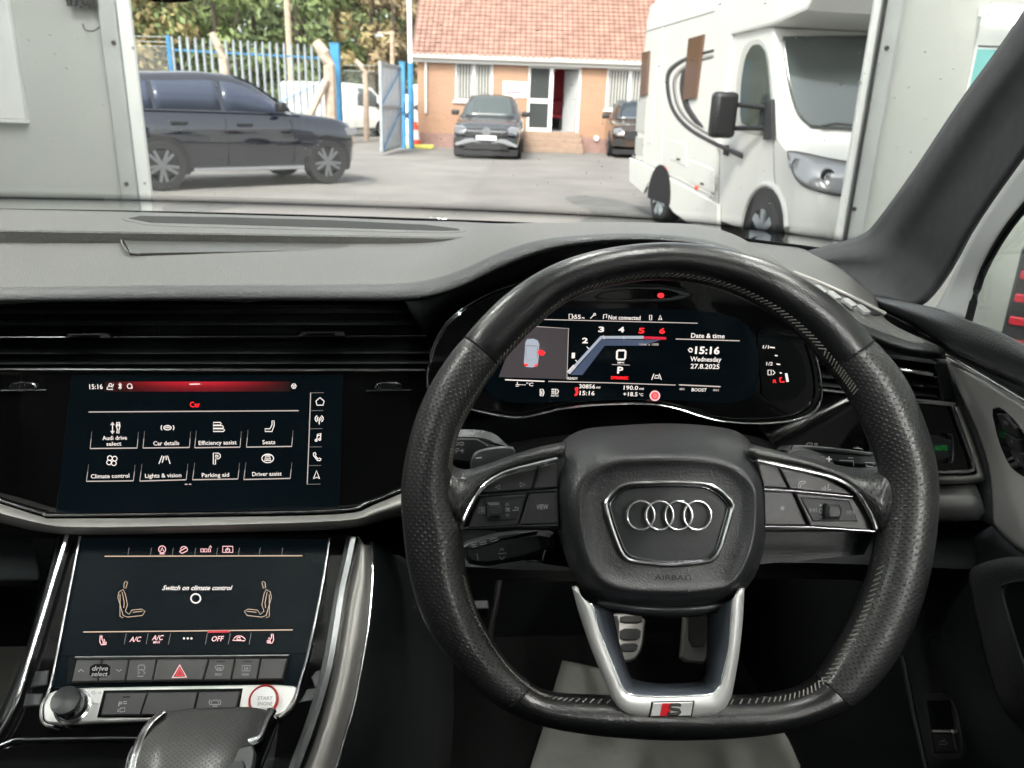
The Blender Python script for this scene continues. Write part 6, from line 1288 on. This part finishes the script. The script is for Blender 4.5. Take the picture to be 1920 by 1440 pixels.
gpl = Plane.of(K(*gq[0]), K(*gq[3]), K(*gq[7])); slab('side_window', [gpl.U(a, b) for a, b, c in gq], gpl.n, 0, .004, M['side_pane'], car, .0005)
# door skin outside, so that the window has a sill
box('door_skin', (.615, .34, .44), (.66, 1.35, 1.24), M['core'], door)

# ---- steering wheel
PW = Plane(K(1254, 930, .50), V((0, -math.cos(rad(25)), math.sin(rad(25)))))
pairs = [((1252, 456), (1250, 524)), ((1130, 468), (1150, 535)), ((1030, 500), (1066, 565)), ((945, 555), (1000, 618)), ((870, 632), (935, 688)), ((815, 707), (893, 752)), ((778, 787), (860, 815)), ((758, 868), (848, 880)), ((752, 930), (850, 935)), ((756, 1000), (866, 1000)), ((768, 1080), (876, 1080)), ((795, 1165), (900, 1155)), ((848, 1243), (943, 1228)), ((918, 1312), (985, 1272)), ((1000, 1354), (1030, 1297)), ((1110, 1376), (1115, 1304)),
         ((1254, 1386), (1254, 1307)), ((1400, 1380), (1395, 1304)), ((1500, 1362), (1475, 1296)), ((1590, 1325), (1530, 1268)), ((1660, 1258), (1575, 1200)), ((1712, 1165), (1610, 1130)), ((1742, 1060), (1636, 1050)), ((1755, 950), (1652, 955)), ((1750, 865), (1650, 880)), ((1725, 780), (1622, 805)), ((1690, 705), (1588, 738)), ((1634, 637), (1552, 690)), ((1560, 563), (1500, 630)), ((1470, 505), (1430, 577)), ((1370, 470), (1345, 540))]
NS = 8
po4 = cr([(*a, *b) for a, b in pairs], NS, closed=True) if False else None
oo = cr([(a[0], a[1], 0) for a, b in pairs], NS, closed=True); ii = cr([(b[0], b[1], 0) for a, b in pairs], NS, closed=True)
nring = len(oo); HW = .0165
hub = turned('steering_wheel', PW.U(1254, 960, -.05), [(.058, -.10), (.062, .0), (.05, .012), (0, .012)], M['plastic'], car, PW, 40)
def rimseg(name, i0, i1, mt, crease=True):
    vs, fs, uv = [], [], []; seg = 28; L_ = 0; prev = None; k = 0; tot = i1-i0
    for i in range(i0, i1+1):
        a = PW.U(oo[i % nring].x, oo[i % nring].y); b = PW.U(ii[i % nring].x, ii[i % nring].y); c = (a+b)/2; e = (a-b); ha = e.length/2; e.normalize()
        if prev is not None: L_ += (c-prev).length
        prev = c; d = min(i-i0, i1-i); sc = 1 if d > 1 else (.965 if d == 0 else .994)
        for j in range(seg):
            q = 2*math.pi*j/seg; vs.append(c+e*(math.cos(q)*ha*sc)+PW.n*(math.sin(q)*HW*sc)); uv.append((L_, q/(2*math.pi)*.118))
    for i in range(tot):
        for j in range(seg): j2 = (j+1) % seg; fs.append((i*seg+j, i*seg+j2, (i+1)*seg+j2, (i+1)*seg+j))
    o = mk(name, vs, fs, mt, hub, uv=uv, sharp=0)
    # repair the uv wrap on the last strip
    l = o.data.uv_layers[0]
    for p in o.data.polygons:
        us = [l.data[q].uv[1] for q in p.loop_indices]
        if max(us)-min(us) > .06:
            for q in p.loop_indices:
                if l.data[q].uv[1] < .03: l.data[q].uv[1] += .118
    return o
rimseg('smooth_rim', 27*NS, (31+4)*NS, M['leather']); rimseg('perforated_grip', 4*NS, 13*NS+2, M['perf']); rimseg('smooth_rim', 13*NS+2, 19*NS, M['leather']); rimseg('perforated_grip', 19*NS, 27*NS, M['perf'])
for s in (4*NS, 13*NS+2, 19*NS, 27*NS):
    a = PW.U(oo[s].x, oo[s].y); b = PW.U(ii[s].x, ii[s].y); c = (a+b)/2; e = (a-b)/2
    tube('seam', [c+e*math.cos(q*math.pi/14)*.985+PW.n*(math.sin(q*math.pi/14)*HW*.985) for q in range(15)], .0007, M['core'], hub, seg=6)
# stitching along the inner edge
vs, fs = [], []
def stitch(i0, i1, step, lean, drop=.55):
    t_ = float(i0)
    while t_ < i1:
        i = int(t_) % nring; f = t_-int(t_); j = (i+1) % nring
        o_ = oo[i].lerp(oo[j], f); n_ = ii[i].lerp(ii[j], f); a = PW.U(o_.x, o_.y); b = PW.U(n_.x, n_.y); c = (a+b)/2; e = (a-b); ha = e.length/2; e.normalize()
        tg = PW.n.cross(e)
        q1, q2 = math.pi-.35, math.pi-.62
        p1 = c+e*(math.cos(q1)*ha*1.005)+PW.n*(math.sin(q1)*HW*1.01)+tg*lean*.0017; p2 = c+e*(math.cos(q2)*ha*1.008)+PW.n*(math.sin(q2)*HW*1.02)-tg*lean*.0017
        tube('', [p1, p2], .0005, None, None, seg=5, join=(vs, fs)); t_ += step
stitch(28*NS-4, (31+4)*NS, .8, 1); stitch(4*NS, 7*NS, .8, 1); stitch(10*NS, 14*NS, .8, 1); stitch(14*NS, 19*NS, 1.05, 1); stitch(19*NS, 22*NS, 1.0, -1); stitch(26*NS, 27*NS+4, .8, -1)
tag(mk('stitching', vs, fs, M['thread'], hub), kind='stuff')
# spokes
def wgrid(name, rows, mt, flip=False, n=4, m_=4, solid=.003, sharp=80): return grid(name, [[PW.U(a, b, l) for a, b, l in r_] for r_ in rows], mt, hub, n=n, m_=m_, solid=solid, flip=flip, sharp=sharp)
up = [(822, 850), (845, 868), (858, 877), (881, 879), (930, 864), (970, 850), (1011, 838), (1060, 828)]
dn = [(826, 1012), (856, 1003), (868, 985), (884, 948), (912, 907), (948, 886), (1003, 868), (1060, 857)]
def spoke(U_, D_, flip):
    r1 = [(a, b, -.012) for a, b in U_]; r2 = [((a*.75+c*.25), (b*.75+d*.25), l) for (a, b), (c, d), l in zip(U_, D_, (.004, .006, .004, .002, .001, .001, .001, .001))]
    r3 = [((a*.35+c*.65), (b*.35+d*.65), l) for (a, b), (c, d), l in zip(U_, D_, (.006, .010, .010, .007, .004, .003, .003, .003))]; r4 = [(c, d, l) for (c, d), l in zip(D_, (-.004, .002, .004, .002, .001, .001, .001, .001))]
    wgrid('perforated_spoke', [r1, r2, r3, r4], M['perf'], flip)
spoke(up, dn, False)
ur = [(1682, 850), (1658, 866), (1645, 874), (1610, 877), (1570, 872), (1520, 860), (1470, 848), (1405, 832)]
dr = [(1684, 1012), (1658, 1006), (1644, 985), (1628, 955), (1600, 915), (1560, 892), (1500, 874), (1405, 858)]
spoke(ur, dr, True)
backl = plate('spoke_back', [(860, 995), (890, 935), (940, 885), (1060, 850), (1060, 995)], PW, -.004, .02, M['plastic'], hub, .002)
backr = plate('spoke_back', [(1642, 998), (1612, 935), (1560, 900), (1405, 855), (1405, 998)], PW, -.004, .02, M['plastic'], hub, .002)
plate('lower_spoke_cover', [(1405, 990), (1640, 1000), (1620, 1040), (1400, 1060)], PW, -.02, .02, M['plastic'], hub, .003)
wt_ = lambda px, l, r_: ptube('chrome_trim', px, PW, l, r_, M['chrome'], hub)
wt_([(866, 992), (871, 972), (884, 945), (905, 913), (928, 896), (955, 884), (1000, 872), (1045, 861)], .006, .0016); wt_([(1642, 992), (1634, 970), (1618, 940), (1600, 917), (1575, 901), (1540, 889), (1480, 876), (1420, 863)], .006, .0016)
def key(px, l, mt=None, nm='button', d=.006, bv=.0008): return plate(nm, px, PW, l, d, mt or M['button'], hub, bv)
key([(899, 926), (908, 914), (930, 899), (960, 887), (1008, 876), (996, 918), (940, 922)], .003); key([(1012, 875), (1043, 867), (1045, 914), (1000, 917)], .003)
key([(876, 990), (886, 962), (898, 934), (988, 927), (972, 984), (930, 988)], .0015, M['button']); key([(993, 926), (1046, 923), (1048, 982), (975, 984)], .0035)
plate('roller_well', [(905, 938), (984, 934), (966, 975), (914, 978)], PW, .0022, .003, M['plastic'], hub, .0008)
rl = key([(914, 943), (938, 942), (943, 956), (939, 970), (915, 971)], .0085, M['plastic2'], 'roller', .01, .002)
key([(1420, 866), (1458, 876), (1478, 916), (1432, 913)], .003); key([(1461, 877), (1510, 887), (1550, 899), (1582, 916), (1598, 928), (1482, 917)], .003)
key([(1432, 921), (1486, 924), (1512, 985), (1434, 985)], .0035); key([(1491, 924), (1600, 934), (1622, 965), (1634, 994), (1520, 986)], .0015)
plate('roller_well', [(1500, 932), (1592, 938), (1610, 978), (1524, 978)], PW, .0022, .003, M['plastic'], hub, .0008); key([(1553, 945), (1577, 946), (1581, 960), (1576, 975), (1553, 974), (1550, 960)], .0085, M['plastic2'], 'roller', .01, .002)
for cx_ in (927, 1565):
    for q in range(5): strokes('knurl', [[(cx_-9, 948+5*q), (cx_+9, 948+5*q)]], 1.2, PW, .0088, M['core'], hub)
pr_ = lambda ls, w_, l=.0042, mt=None: strokes('icon', ls, w_, PW, l, mt or M['printdim'], hub)
pr_([[(937, 909), (929, 913.5), (937, 917), (937, 909)], [(975, 905), (984, 908.5), (976, 913), (975, 905)]], 1.2); text('VIEW', 1017, 950.5, 22, 10, PW, .0042, M['printdim'], hub, -.01, bold=0)
pr_([[(898, 951), (909, 951), (909, 962), (898, 962), (898, 951)], [(901, 954), (907, 954)], [(901, 956.5), (907, 956.5)], [(901, 959), (907, 959)]], 1, .0028); pr_([[(951, 943), (954, 947), (948, 947), (951, 943)], [(948, 965), (955, 965), (951.5, 969), (948, 965)], [(961, 957), (972, 956), (972, 952), (965, 952), (967, 950)]], 1.1, .0028); text('OK', 952, 955.5, 9, 8, PW, .0028, M['printdim'], hub, bold=0)
pr_([[(1498, 914), (1497, 908), (1501, 903), (1508, 902), (1511, 904), (1508, 907), (1503, 907), (1501, 911), (1501, 914), (1498, 914)]], 1.2); pr_([[(1543, 918), (1543, 914)], [(1547, 919), (1547, 911)], [(1555, 908), (1552, 910), (1554, 913), (1551, 915), (1554, 918), (1558, 918)]], 1.2)
pr_([[(1462, 953), (1472, 953)], [(1464.5, 948.5), (1469.5, 957.5)], [(1469.5, 948.5), (1464.5, 957.5)]], 1.4, .0042); pr_([[(1519, 953), (1519, 960)], [(1526, 953), (1521, 956.5), (1526, 960), (1526, 953)], [(1531, 953), (1527, 956.5), (1531, 960), (1531, 953)], [(1539, 945), (1539, 950)], [(1536.5, 947.5), (1541.5, 947.5)], [(1536, 956), (1539, 954), (1541, 952), (1541, 964), (1539, 962), (1536, 960), (1536, 956)], [(1536.5, 969), (1542, 969)], [(1588, 957), (1588, 964), (1593, 960.5), (1588, 957)], [(1594, 957), (1594, 964), (1599, 960.5), (1594, 957)], [(1601, 957), (1601, 964)]], 1.1, .0028)
tube('key_edge', [PW.U(872, 991, .001), PW.U(975, 986, .001), PW.U(1046, 984, .001)], .0006, M['darkchrome'], hub, seg=6); tube('key_edge', [PW.U(1434, 987, .001), PW.U(1520, 988, .001), PW.U(1640, 996, .001)], .0006, M['darkchrome'], hub, seg=6)
tube('key_edge', [PW.U(893, 930, .0035), PW.U(990, 922, .0035), PW.U(1046, 918, .0035)], .0006, M['darkchrome'], hub, seg=6); tube('key_edge', [PW.U(1432, 917, .0035), PW.U(1484, 920, .0035), PW.U(1598, 931, .0035)], .0006, M['darkchrome'], hub, seg=6)
# airbag cover
OUT = [(1041, 925), (1041, 848), (1085, 808), (1160, 798), (1252, 794), (1335, 799), (1388, 812), (1416, 846), (1432, 900), (1437, 985), (1429, 1045), (1405, 1096), (1360, 1131), (1252, 1143), (1130, 1130), (1080, 1088), (1050, 1010)]
INN = [(1090, 925), (1108, 890), (1146, 868), (1190, 862), (1252, 860), (1323, 863), (1370, 874), (1401, 898), (1414, 926), (1412, 981), (1403, 1028), (1382, 1075), (1347, 1098), (1252, 1103), (1158, 1096), (1116, 1062), (1097, 1004)]
tops = [.0, .5, .9, 1, 1, 1, .9, .5, .1, 0, 0, 0, 0, 0, 0, 0, 0]
rings = []
for f, l0, l1 in ((0, -.030, -.075), (.06, .000, -.056), (.3, .010, -.024), (.62, .0165, .000), (.86, .0185, .0155), (1.0, .0180, .0180), (1.10, .0150, .0155), (1.22, .0135, .0140)):
    r_ = []
    for (a, b), (c, d), t_ in zip(OUT, INN, tops):
        if f <= 1: x_, y_ = a+(c-a)*f, b+(d-b)*f
        else: x_, y_ = c+(1252-c)*(f-1)*.9, d+(975-d)*(f-1)*.9
        r_.append(PW.U(x_, y_, l0+(l1-l0)*t_))
    rings.append(cr(r_, 5, closed=True))
a, b = len(rings), len(rings[0]); vs = [p for r_ in rings for p in r_]; fs = [(i*b+j, i*b+(j+1) % b, (i+1)*b+(j+1) % b, (i+1)*b+j) for i in range(a-1) for j in range(b)]; fs.append(tuple((a-1)*b+j for j in range(b)))
ab = mk('airbag_cover', vs, fs, M['airbag'], hub, sharp=75)
bm_ = bmesh.new(); bm_.from_mesh(ab.data); bmesh.ops.recalc_face_normals(bm_, faces=bm_.faces); bm_.to_mesh(ab.data); bm_.free()
sub = ab.modifiers.new('smooth', 'SUBSURF'); sub.levels = 1; sub.render_levels = 1
emb = [(1134, 943), (1148, 925), (1165, 910), (1195, 906), (1252, 904.5), (1300, 905.5), (1332, 909), (1352, 921), (1373, 943), (1371, 960), (1364, 985), (1353, 1024), (1344, 1042), (1330, 1054), (1252, 1061), (1180, 1052), (1165, 1038), (1152, 1005), (1141, 972)]
el = .0145
plate('emblem_panel', emb, PW, el, .004, M['plastic'], hub, .001); 
es = soft(emb, 1)
tube('emblem_frame', [PW.U(p.x, p.y, el+.001) for p in es], .0017, M['chrome'], hub, closed=True, up=PW.n)
ei = [V((1253+(p.x-1253)*.93, 978+(p.y-978)*.91)) for p in es]; tube('emblem_frame', [PW.U(p.x, p.y, el+.0004) for p in ei], .0009, M['darkchrome'], hub, closed=True, up=PW.n)
mppw = (PW.U(1264, 966, el)-PW.U(1254, 966, el)).length/10
for x_ in (1201, 1236.4, 1271.8, 1307.3): 
    pts = [PW.U(x_+25.6*math.cos(rad(q)), 966.5+27*math.sin(rad(q)), el+.0026) for q in range(0, 360, 9)]; tube('emblem_ring', pts, 2.5*mppw, M['chrome'], hub, closed=True, up=PW.n, flat=.8)
text('AIRBAG', 1262, 1083, 68, 10, PW, .0176, M['core'], hub, .01, bold=-.01)
strokes('embossed_mark', [ring_px(1373, 1043, 5, n=10), [(1371, 1043), (1380, 1043)]], 1, PW, .0182, M['core'], hub)
# lower bracket and badge
bo = [(1072, 1100), (1079, 1126), (1087, 1154), (1110, 1221), (1143, 1300), (1150, 1316), (1162, 1333), (1185, 1347), (1247, 1355), (1327, 1351), (1348, 1343), (1361, 1331), (1368, 1316), (1373, 1300), (1385, 1233), (1393, 1160), (1396, 1102)]
bi = [(1100, 1128), (1106, 1133), (1112, 1140), (1130, 1200), (1159, 1272), (1163, 1282), (1170, 1294), (1187, 1304), (1247, 1307), (1329, 1303), (1342, 1296), (1350, 1285), (1354, 1272), (1358, 1255), (1366, 1215), (1372, 1135), (1372, 1124)]
bw = [(1135, 1140), (1140, 1144), (1150, 1150), (1160, 1200), (1176, 1252), (1179, 1260), (1183, 1268), (1192, 1276), (1250, 1282), (1310, 1278), (1318, 1272), (1322, 1264), (1323, 1254), (1324, 1240), (1326, 1205), (1326, 1156), (1330, 1148)]
wgrid('spoke_bracket', [[(a, b, -.012) for a, b in bo], [(a+(c-a)*.08, b+(d-b)*.08, .012) for (a, b), (c, d) in zip(bo, bi)], [(a+(c-a)*.5, b+(d-b)*.5, .0165) for (a, b), (c, d) in zip(bo, bi)], [(a+(c-a)*.94, b+(d-b)*.94, .0155) for (a, b), (c, d) in zip(bo, bi)], [(c, d, .0135) for c, d in bi]], M['silverlite'], n=4, m_=3, flip=True)
wgrid('bracket_wall', [[(c, d, .0135) for c, d in bi], [(a, b, -.02) for a, b in bw]], M['slate'], n=4, m_=2, flip=True, solid=.002)
ptube('bracket_edge', bi, PW, .0145, .0007, M['chrome'], hub)
wgrid('lower_lip', [[(1120, 1132, .0), (1190, 1141, .004), (1252, 1144, .004), (1320, 1141, .004), (1378, 1130, .0)], [(1130, 1142, -.01), (1190, 1154, -.004), (1252, 1158, -.004), (1318, 1155, -.004), (1368, 1140, -.01)]], M['plastic2'], n=4, m_=2, flip=True)
bdg = plate('badge', [(1222, 1316), (1303, 1314.5), (1298, 1344), (1217, 1345)], PW, .0172, .002, M['core'], hub, .0004); plate('badge_face', [(1225, 1318), (1300, 1316.5), (1295.5, 1342), (1220, 1343)], PW, .0176, .002, M['silverlite'], hub, .0003)
patch('badge_red', [[(1242, 1318.5), (1262, 1318), (1256, 1330), (1258, 1342), (1237, 1342.5)]], PW, .0179, M['redpaint'], hub)
strokes('badge_letter', [[(1277, 1323), (1272, 1321), (1260, 1321.5), (1256, 1325), (1259, 1329.5), (1273, 1331), (1275, 1335), (1271, 1339), (1255, 1339.5), (1252, 1336)]], 6, PW, .0181, M['core'], hub); strokes('badge_letter', [[(1277, 1323), (1272, 1321), (1260, 1321.5), (1256, 1325), (1259, 1329.5), (1273, 1331), (1275, 1335), (1271, 1339), (1255, 1339.5), (1252, 1336)]], 3.2, PW, .0184, M['chrome'], hub)

# ---- stalks and paddles behind the wheel
PQ = Plane(PW.U(1254, 900, -.055), PW.n)
def stalk(name, px, top_, dep, mt, bv=.004): return plate(name, px, PQ, top_, dep, mt, car, bv, rnd=1)
s1 = stalk('indicator_stalk', [(800, 806), (848, 804), (902, 805), (930, 813), (950, 832), (964, 845), (930, 860), (881, 872), (840, 862), (800, 858)], 0, .02, M['plastic2'], .006)
plate('stalk_face', [(800, 821), (895, 822), (918, 836), (905, 852), (881, 868), (800, 856)], PQ, .0012, .006, M['plastic'], s1, .001)
strokes('icon', [[(851, 832), (855, 828), (855, 830), (859, 830), (859, 834), (855, 834), (855, 836), (851, 832)], [(870, 832), (866, 828), (866, 830), (862, 830), (862, 834), (866, 834), (866, 836), (870, 832)], [(855, 850), (855, 841), (860, 841), (861, 845), (856, 846)], [(868, 842), (864, 845), (868, 849)], [(864, 845), (870, 845)]], 1.2, PQ, .0016, M['printdim'], s1); strokes('icon', [[(881, 809), (886, 807), (889, 810), (882, 811)], [(894, 808), (900, 808)], [(903, 807), (908, 809), (903, 811)]], 1.4, PQ, .0005, M['printdim'], s1)
s2 = stalk('wiper_stalk', [(1470, 846), (1489, 833), (1560, 838), (1641, 848), (1690, 852), (1690, 884), (1625, 880), (1565, 875), (1500, 858)], 0, .02, M['plastic'], .004)
plate('stalk_top', [(1489, 834), (1560, 839), (1640, 849), (1636, 856), (1560, 848), (1484, 844)], PQ, .001, .004, M['plastic2'], s2, .001); strokes('icon', [ring_px(1518, 833, 6, 2.5, 10), ring_px(1530, 833, 3, 2, 8), [(1600, 840), (1612, 841)], [(1606, 838), (1618, 843)]], 1.2, PQ, .0015, M['printdim'], s2); strokes('icon', [[(1622, 867), (1639, 868), (1636, 875), (1625, 874), (1622, 867)], [(1590, 858), (1600, 858.5)], [(1574, 863), (1600, 864), (1601, 874)]], 1.3, PQ, .0008, M['printdim'], s2)
PQ2 = Plane(PW.U(1254, 900, -.03), PW.n)
p1 = plate('shift_paddle', [(882, 884), (882, 868), (886, 855), (895, 845), (915, 839), (945, 836), (962, 837), (968, 848), (960, 880)], PQ2, 0, .005, M['plastic2'], car, .0015, rnd=1); strokes('icon', [[(892, 859), (903, 858)]], 1.8, PQ2, .0006, M['print'], p1)
p2 = plate('shift_paddle', [(1474, 855), (1480, 845), (1496, 840), (1520, 843), (1545, 852), (1562, 862), (1568, 872), (1568, 890), (1490, 880)], PQ2, 0, .005, M['plastic'], car, .0015, rnd=1); strokes('icon', [[(1549, 860), (1560, 861)], [(1554.5, 855.5), (1554.5, 866)]], 1.8, PQ2, .0006, M['print'], p2)
s3 = plate('cruise_stalk', [(868, 1026), (876, 1019), (935, 1003), (1013, 994), (1040, 1000), (1040, 1030), (984, 1051), (913, 1063), (880, 1059), (870, 1045)], PQ, .0, .02, M['plastic'], car, .004)
plate('stalk_top', [(870, 1026), (877, 1019), (935, 1003.5), (1010, 995), (940, 1012), (884, 1030)], PQ, .001, .004, M['plastic2'], s3, .0008); strokes('icon', [[(884, 1022), (893, 1020)], [(886, 1026), (895, 1024)], [(899, 1018), (912, 1015)], [(900, 1022), (913, 1019)], [(918, 1012), (932, 1008), (935, 1012), (921, 1016), (918, 1012)]], 1.5, PQ, .0014, M['printdim'], s3); strokes('icon', [[(937, 1032), (941, 1028), (945, 1032)], [(937, 1044), (941, 1050), (946, 1044)], [(934, 1038), (950, 1037)], [(894, 1038), (897, 1052)]], 1.1, PQ, .0006, M['printgrey'], s3)
tube('stalk_bracket', [PQ.U(986, 1051, -.004), PQ.U(1018, 1051, -.004), PQ.U(1022, 1026, -.004)], .0016, M['darkchrome'], s3)
grid('column_shroud', rows_of([(930, 835, .72), (1060, 815, .70), (1250, 810, .69), (1400, 815, .70), (1455, 835, .72)], [(930, 900, .68), (1040, 885, .63), (1250, 880, .61), (1410, 885, .63), (1470, 900, .68)], [(930, 1040, .70), (1040, 1060, .65), (1250, 1080, .63), (1410, 1050, .65), (1480, 1020, .70)]), M['shroud'], car, n=3, m_=3, solid=.006)

# ---- footwell
ft = tube('footrest_trim', cr([K(937, 1085, .95), K(930, 1130, .94), K(921, 1180, .93), K(914, 1225, .92)], 3), [.0045]*9+[.003], M['pedal'], car)
box('carpet_clip', tuple(K(872, 1160, 1.0)), tuple(K(917, 1140, 1.0)+V((0, .02, 0))), M['plastic2'], ft, .002)
def pedal(name, px, Y0, Y1, pads, edge):
    pl = Plane.of(K(px[0][0], px[0][1], Y1), K(px[1][0], px[1][1], Y1), K(px[2][0], px[2][1], Y0)); o = plate(name, px, pl, 0, .008, M['pedal'], car, .003, rnd=1)
    for q in pads: plate('rubber_pad', q, pl, .003, .004, M['rubber'], o, .001, rnd=1)
    c = pl.U(sum(p[0] for p in px)/len(px), px[0][1]-20, -.01); tube('pedal_arm', [c, c+V((0, .06, .16))], .008, M['rubber'], o)
pedal('brake_pedal', [(1140, 1150), (1212, 1150), (1206, 1215), (1190, 1240), (1150, 1240), (1136, 1210)], 1.06, 1.10, [[(1140, 1154), (1162, 1154), (1160, 1216), (1140, 1214)], [(1163, 1154), (1205, 1154), (1204, 1168), (1163, 1168)], [(1163, 1178), (1203, 1178), (1200, 1200), (1163, 1200)], [(1163, 1206), (1198, 1206), (1193, 1222), (1165, 1222)]], 0)
pedal('accelerator_pedal', [(1283, 1140), (1330, 1140), (1332, 1245), (1275, 1240), (1278, 1200)], 1.06, 1.12, [[(1290, 1140), (1326, 1140), (1326, 1212), (1292, 1214)]], 0)
FZ = .445
pm = thing('paper_floor_mat', 'creased white paper mat on the footwell floor under the steering wheel', 'floor mat', (0, 0, 0), YAW, placed=False)
def floorp(x_, y_, z_=FZ): d = Dc(x_, y_); return CAM+d*((z_-H)/d.z)
rows = []
c00, c10, c01, c11 = floorp(1054, 1243), floorp(1500, 1352), floorp(985, 1480), floorp(1500, 1480)
for i in range(25):
    f = i/24; rows.append([(c00.lerp(c10, g_/24)).lerp(c01.lerp(c11, g_/24), f)+V((0, 0, .006+.004*math.sin(9*f+5*g_/24)*math.sin(13*g_/24+2*f)+R.uniform(0, .0008))) for g_ in range(25)])
grid('sheet', rows, M['paper'], pm, solid=.001, flip=True, sharp=0)
pm2 = thing('paper_floor_mat', 'white paper mat in the passenger footwell at the lower left edge', 'floor mat', (0, 0, 0), YAW, placed=False)
c00, c10, c01, c11 = floorp(-140, 1190), floorp(66, 1186), floorp(-300, 1440), floorp(0, 1400); rows = []
for i in range(13):
    f = i/12; rows.append([(c00.lerp(c10, g_/12)).lerp(c01.lerp(c11, g_/12), f)+V((0, 0, .006+.003*math.sin(7*f+4*g_/12))) for g_ in range(13)])
grid('sheet', rows, M['paper'], pm2, solid=.001, flip=True, sharp=0)
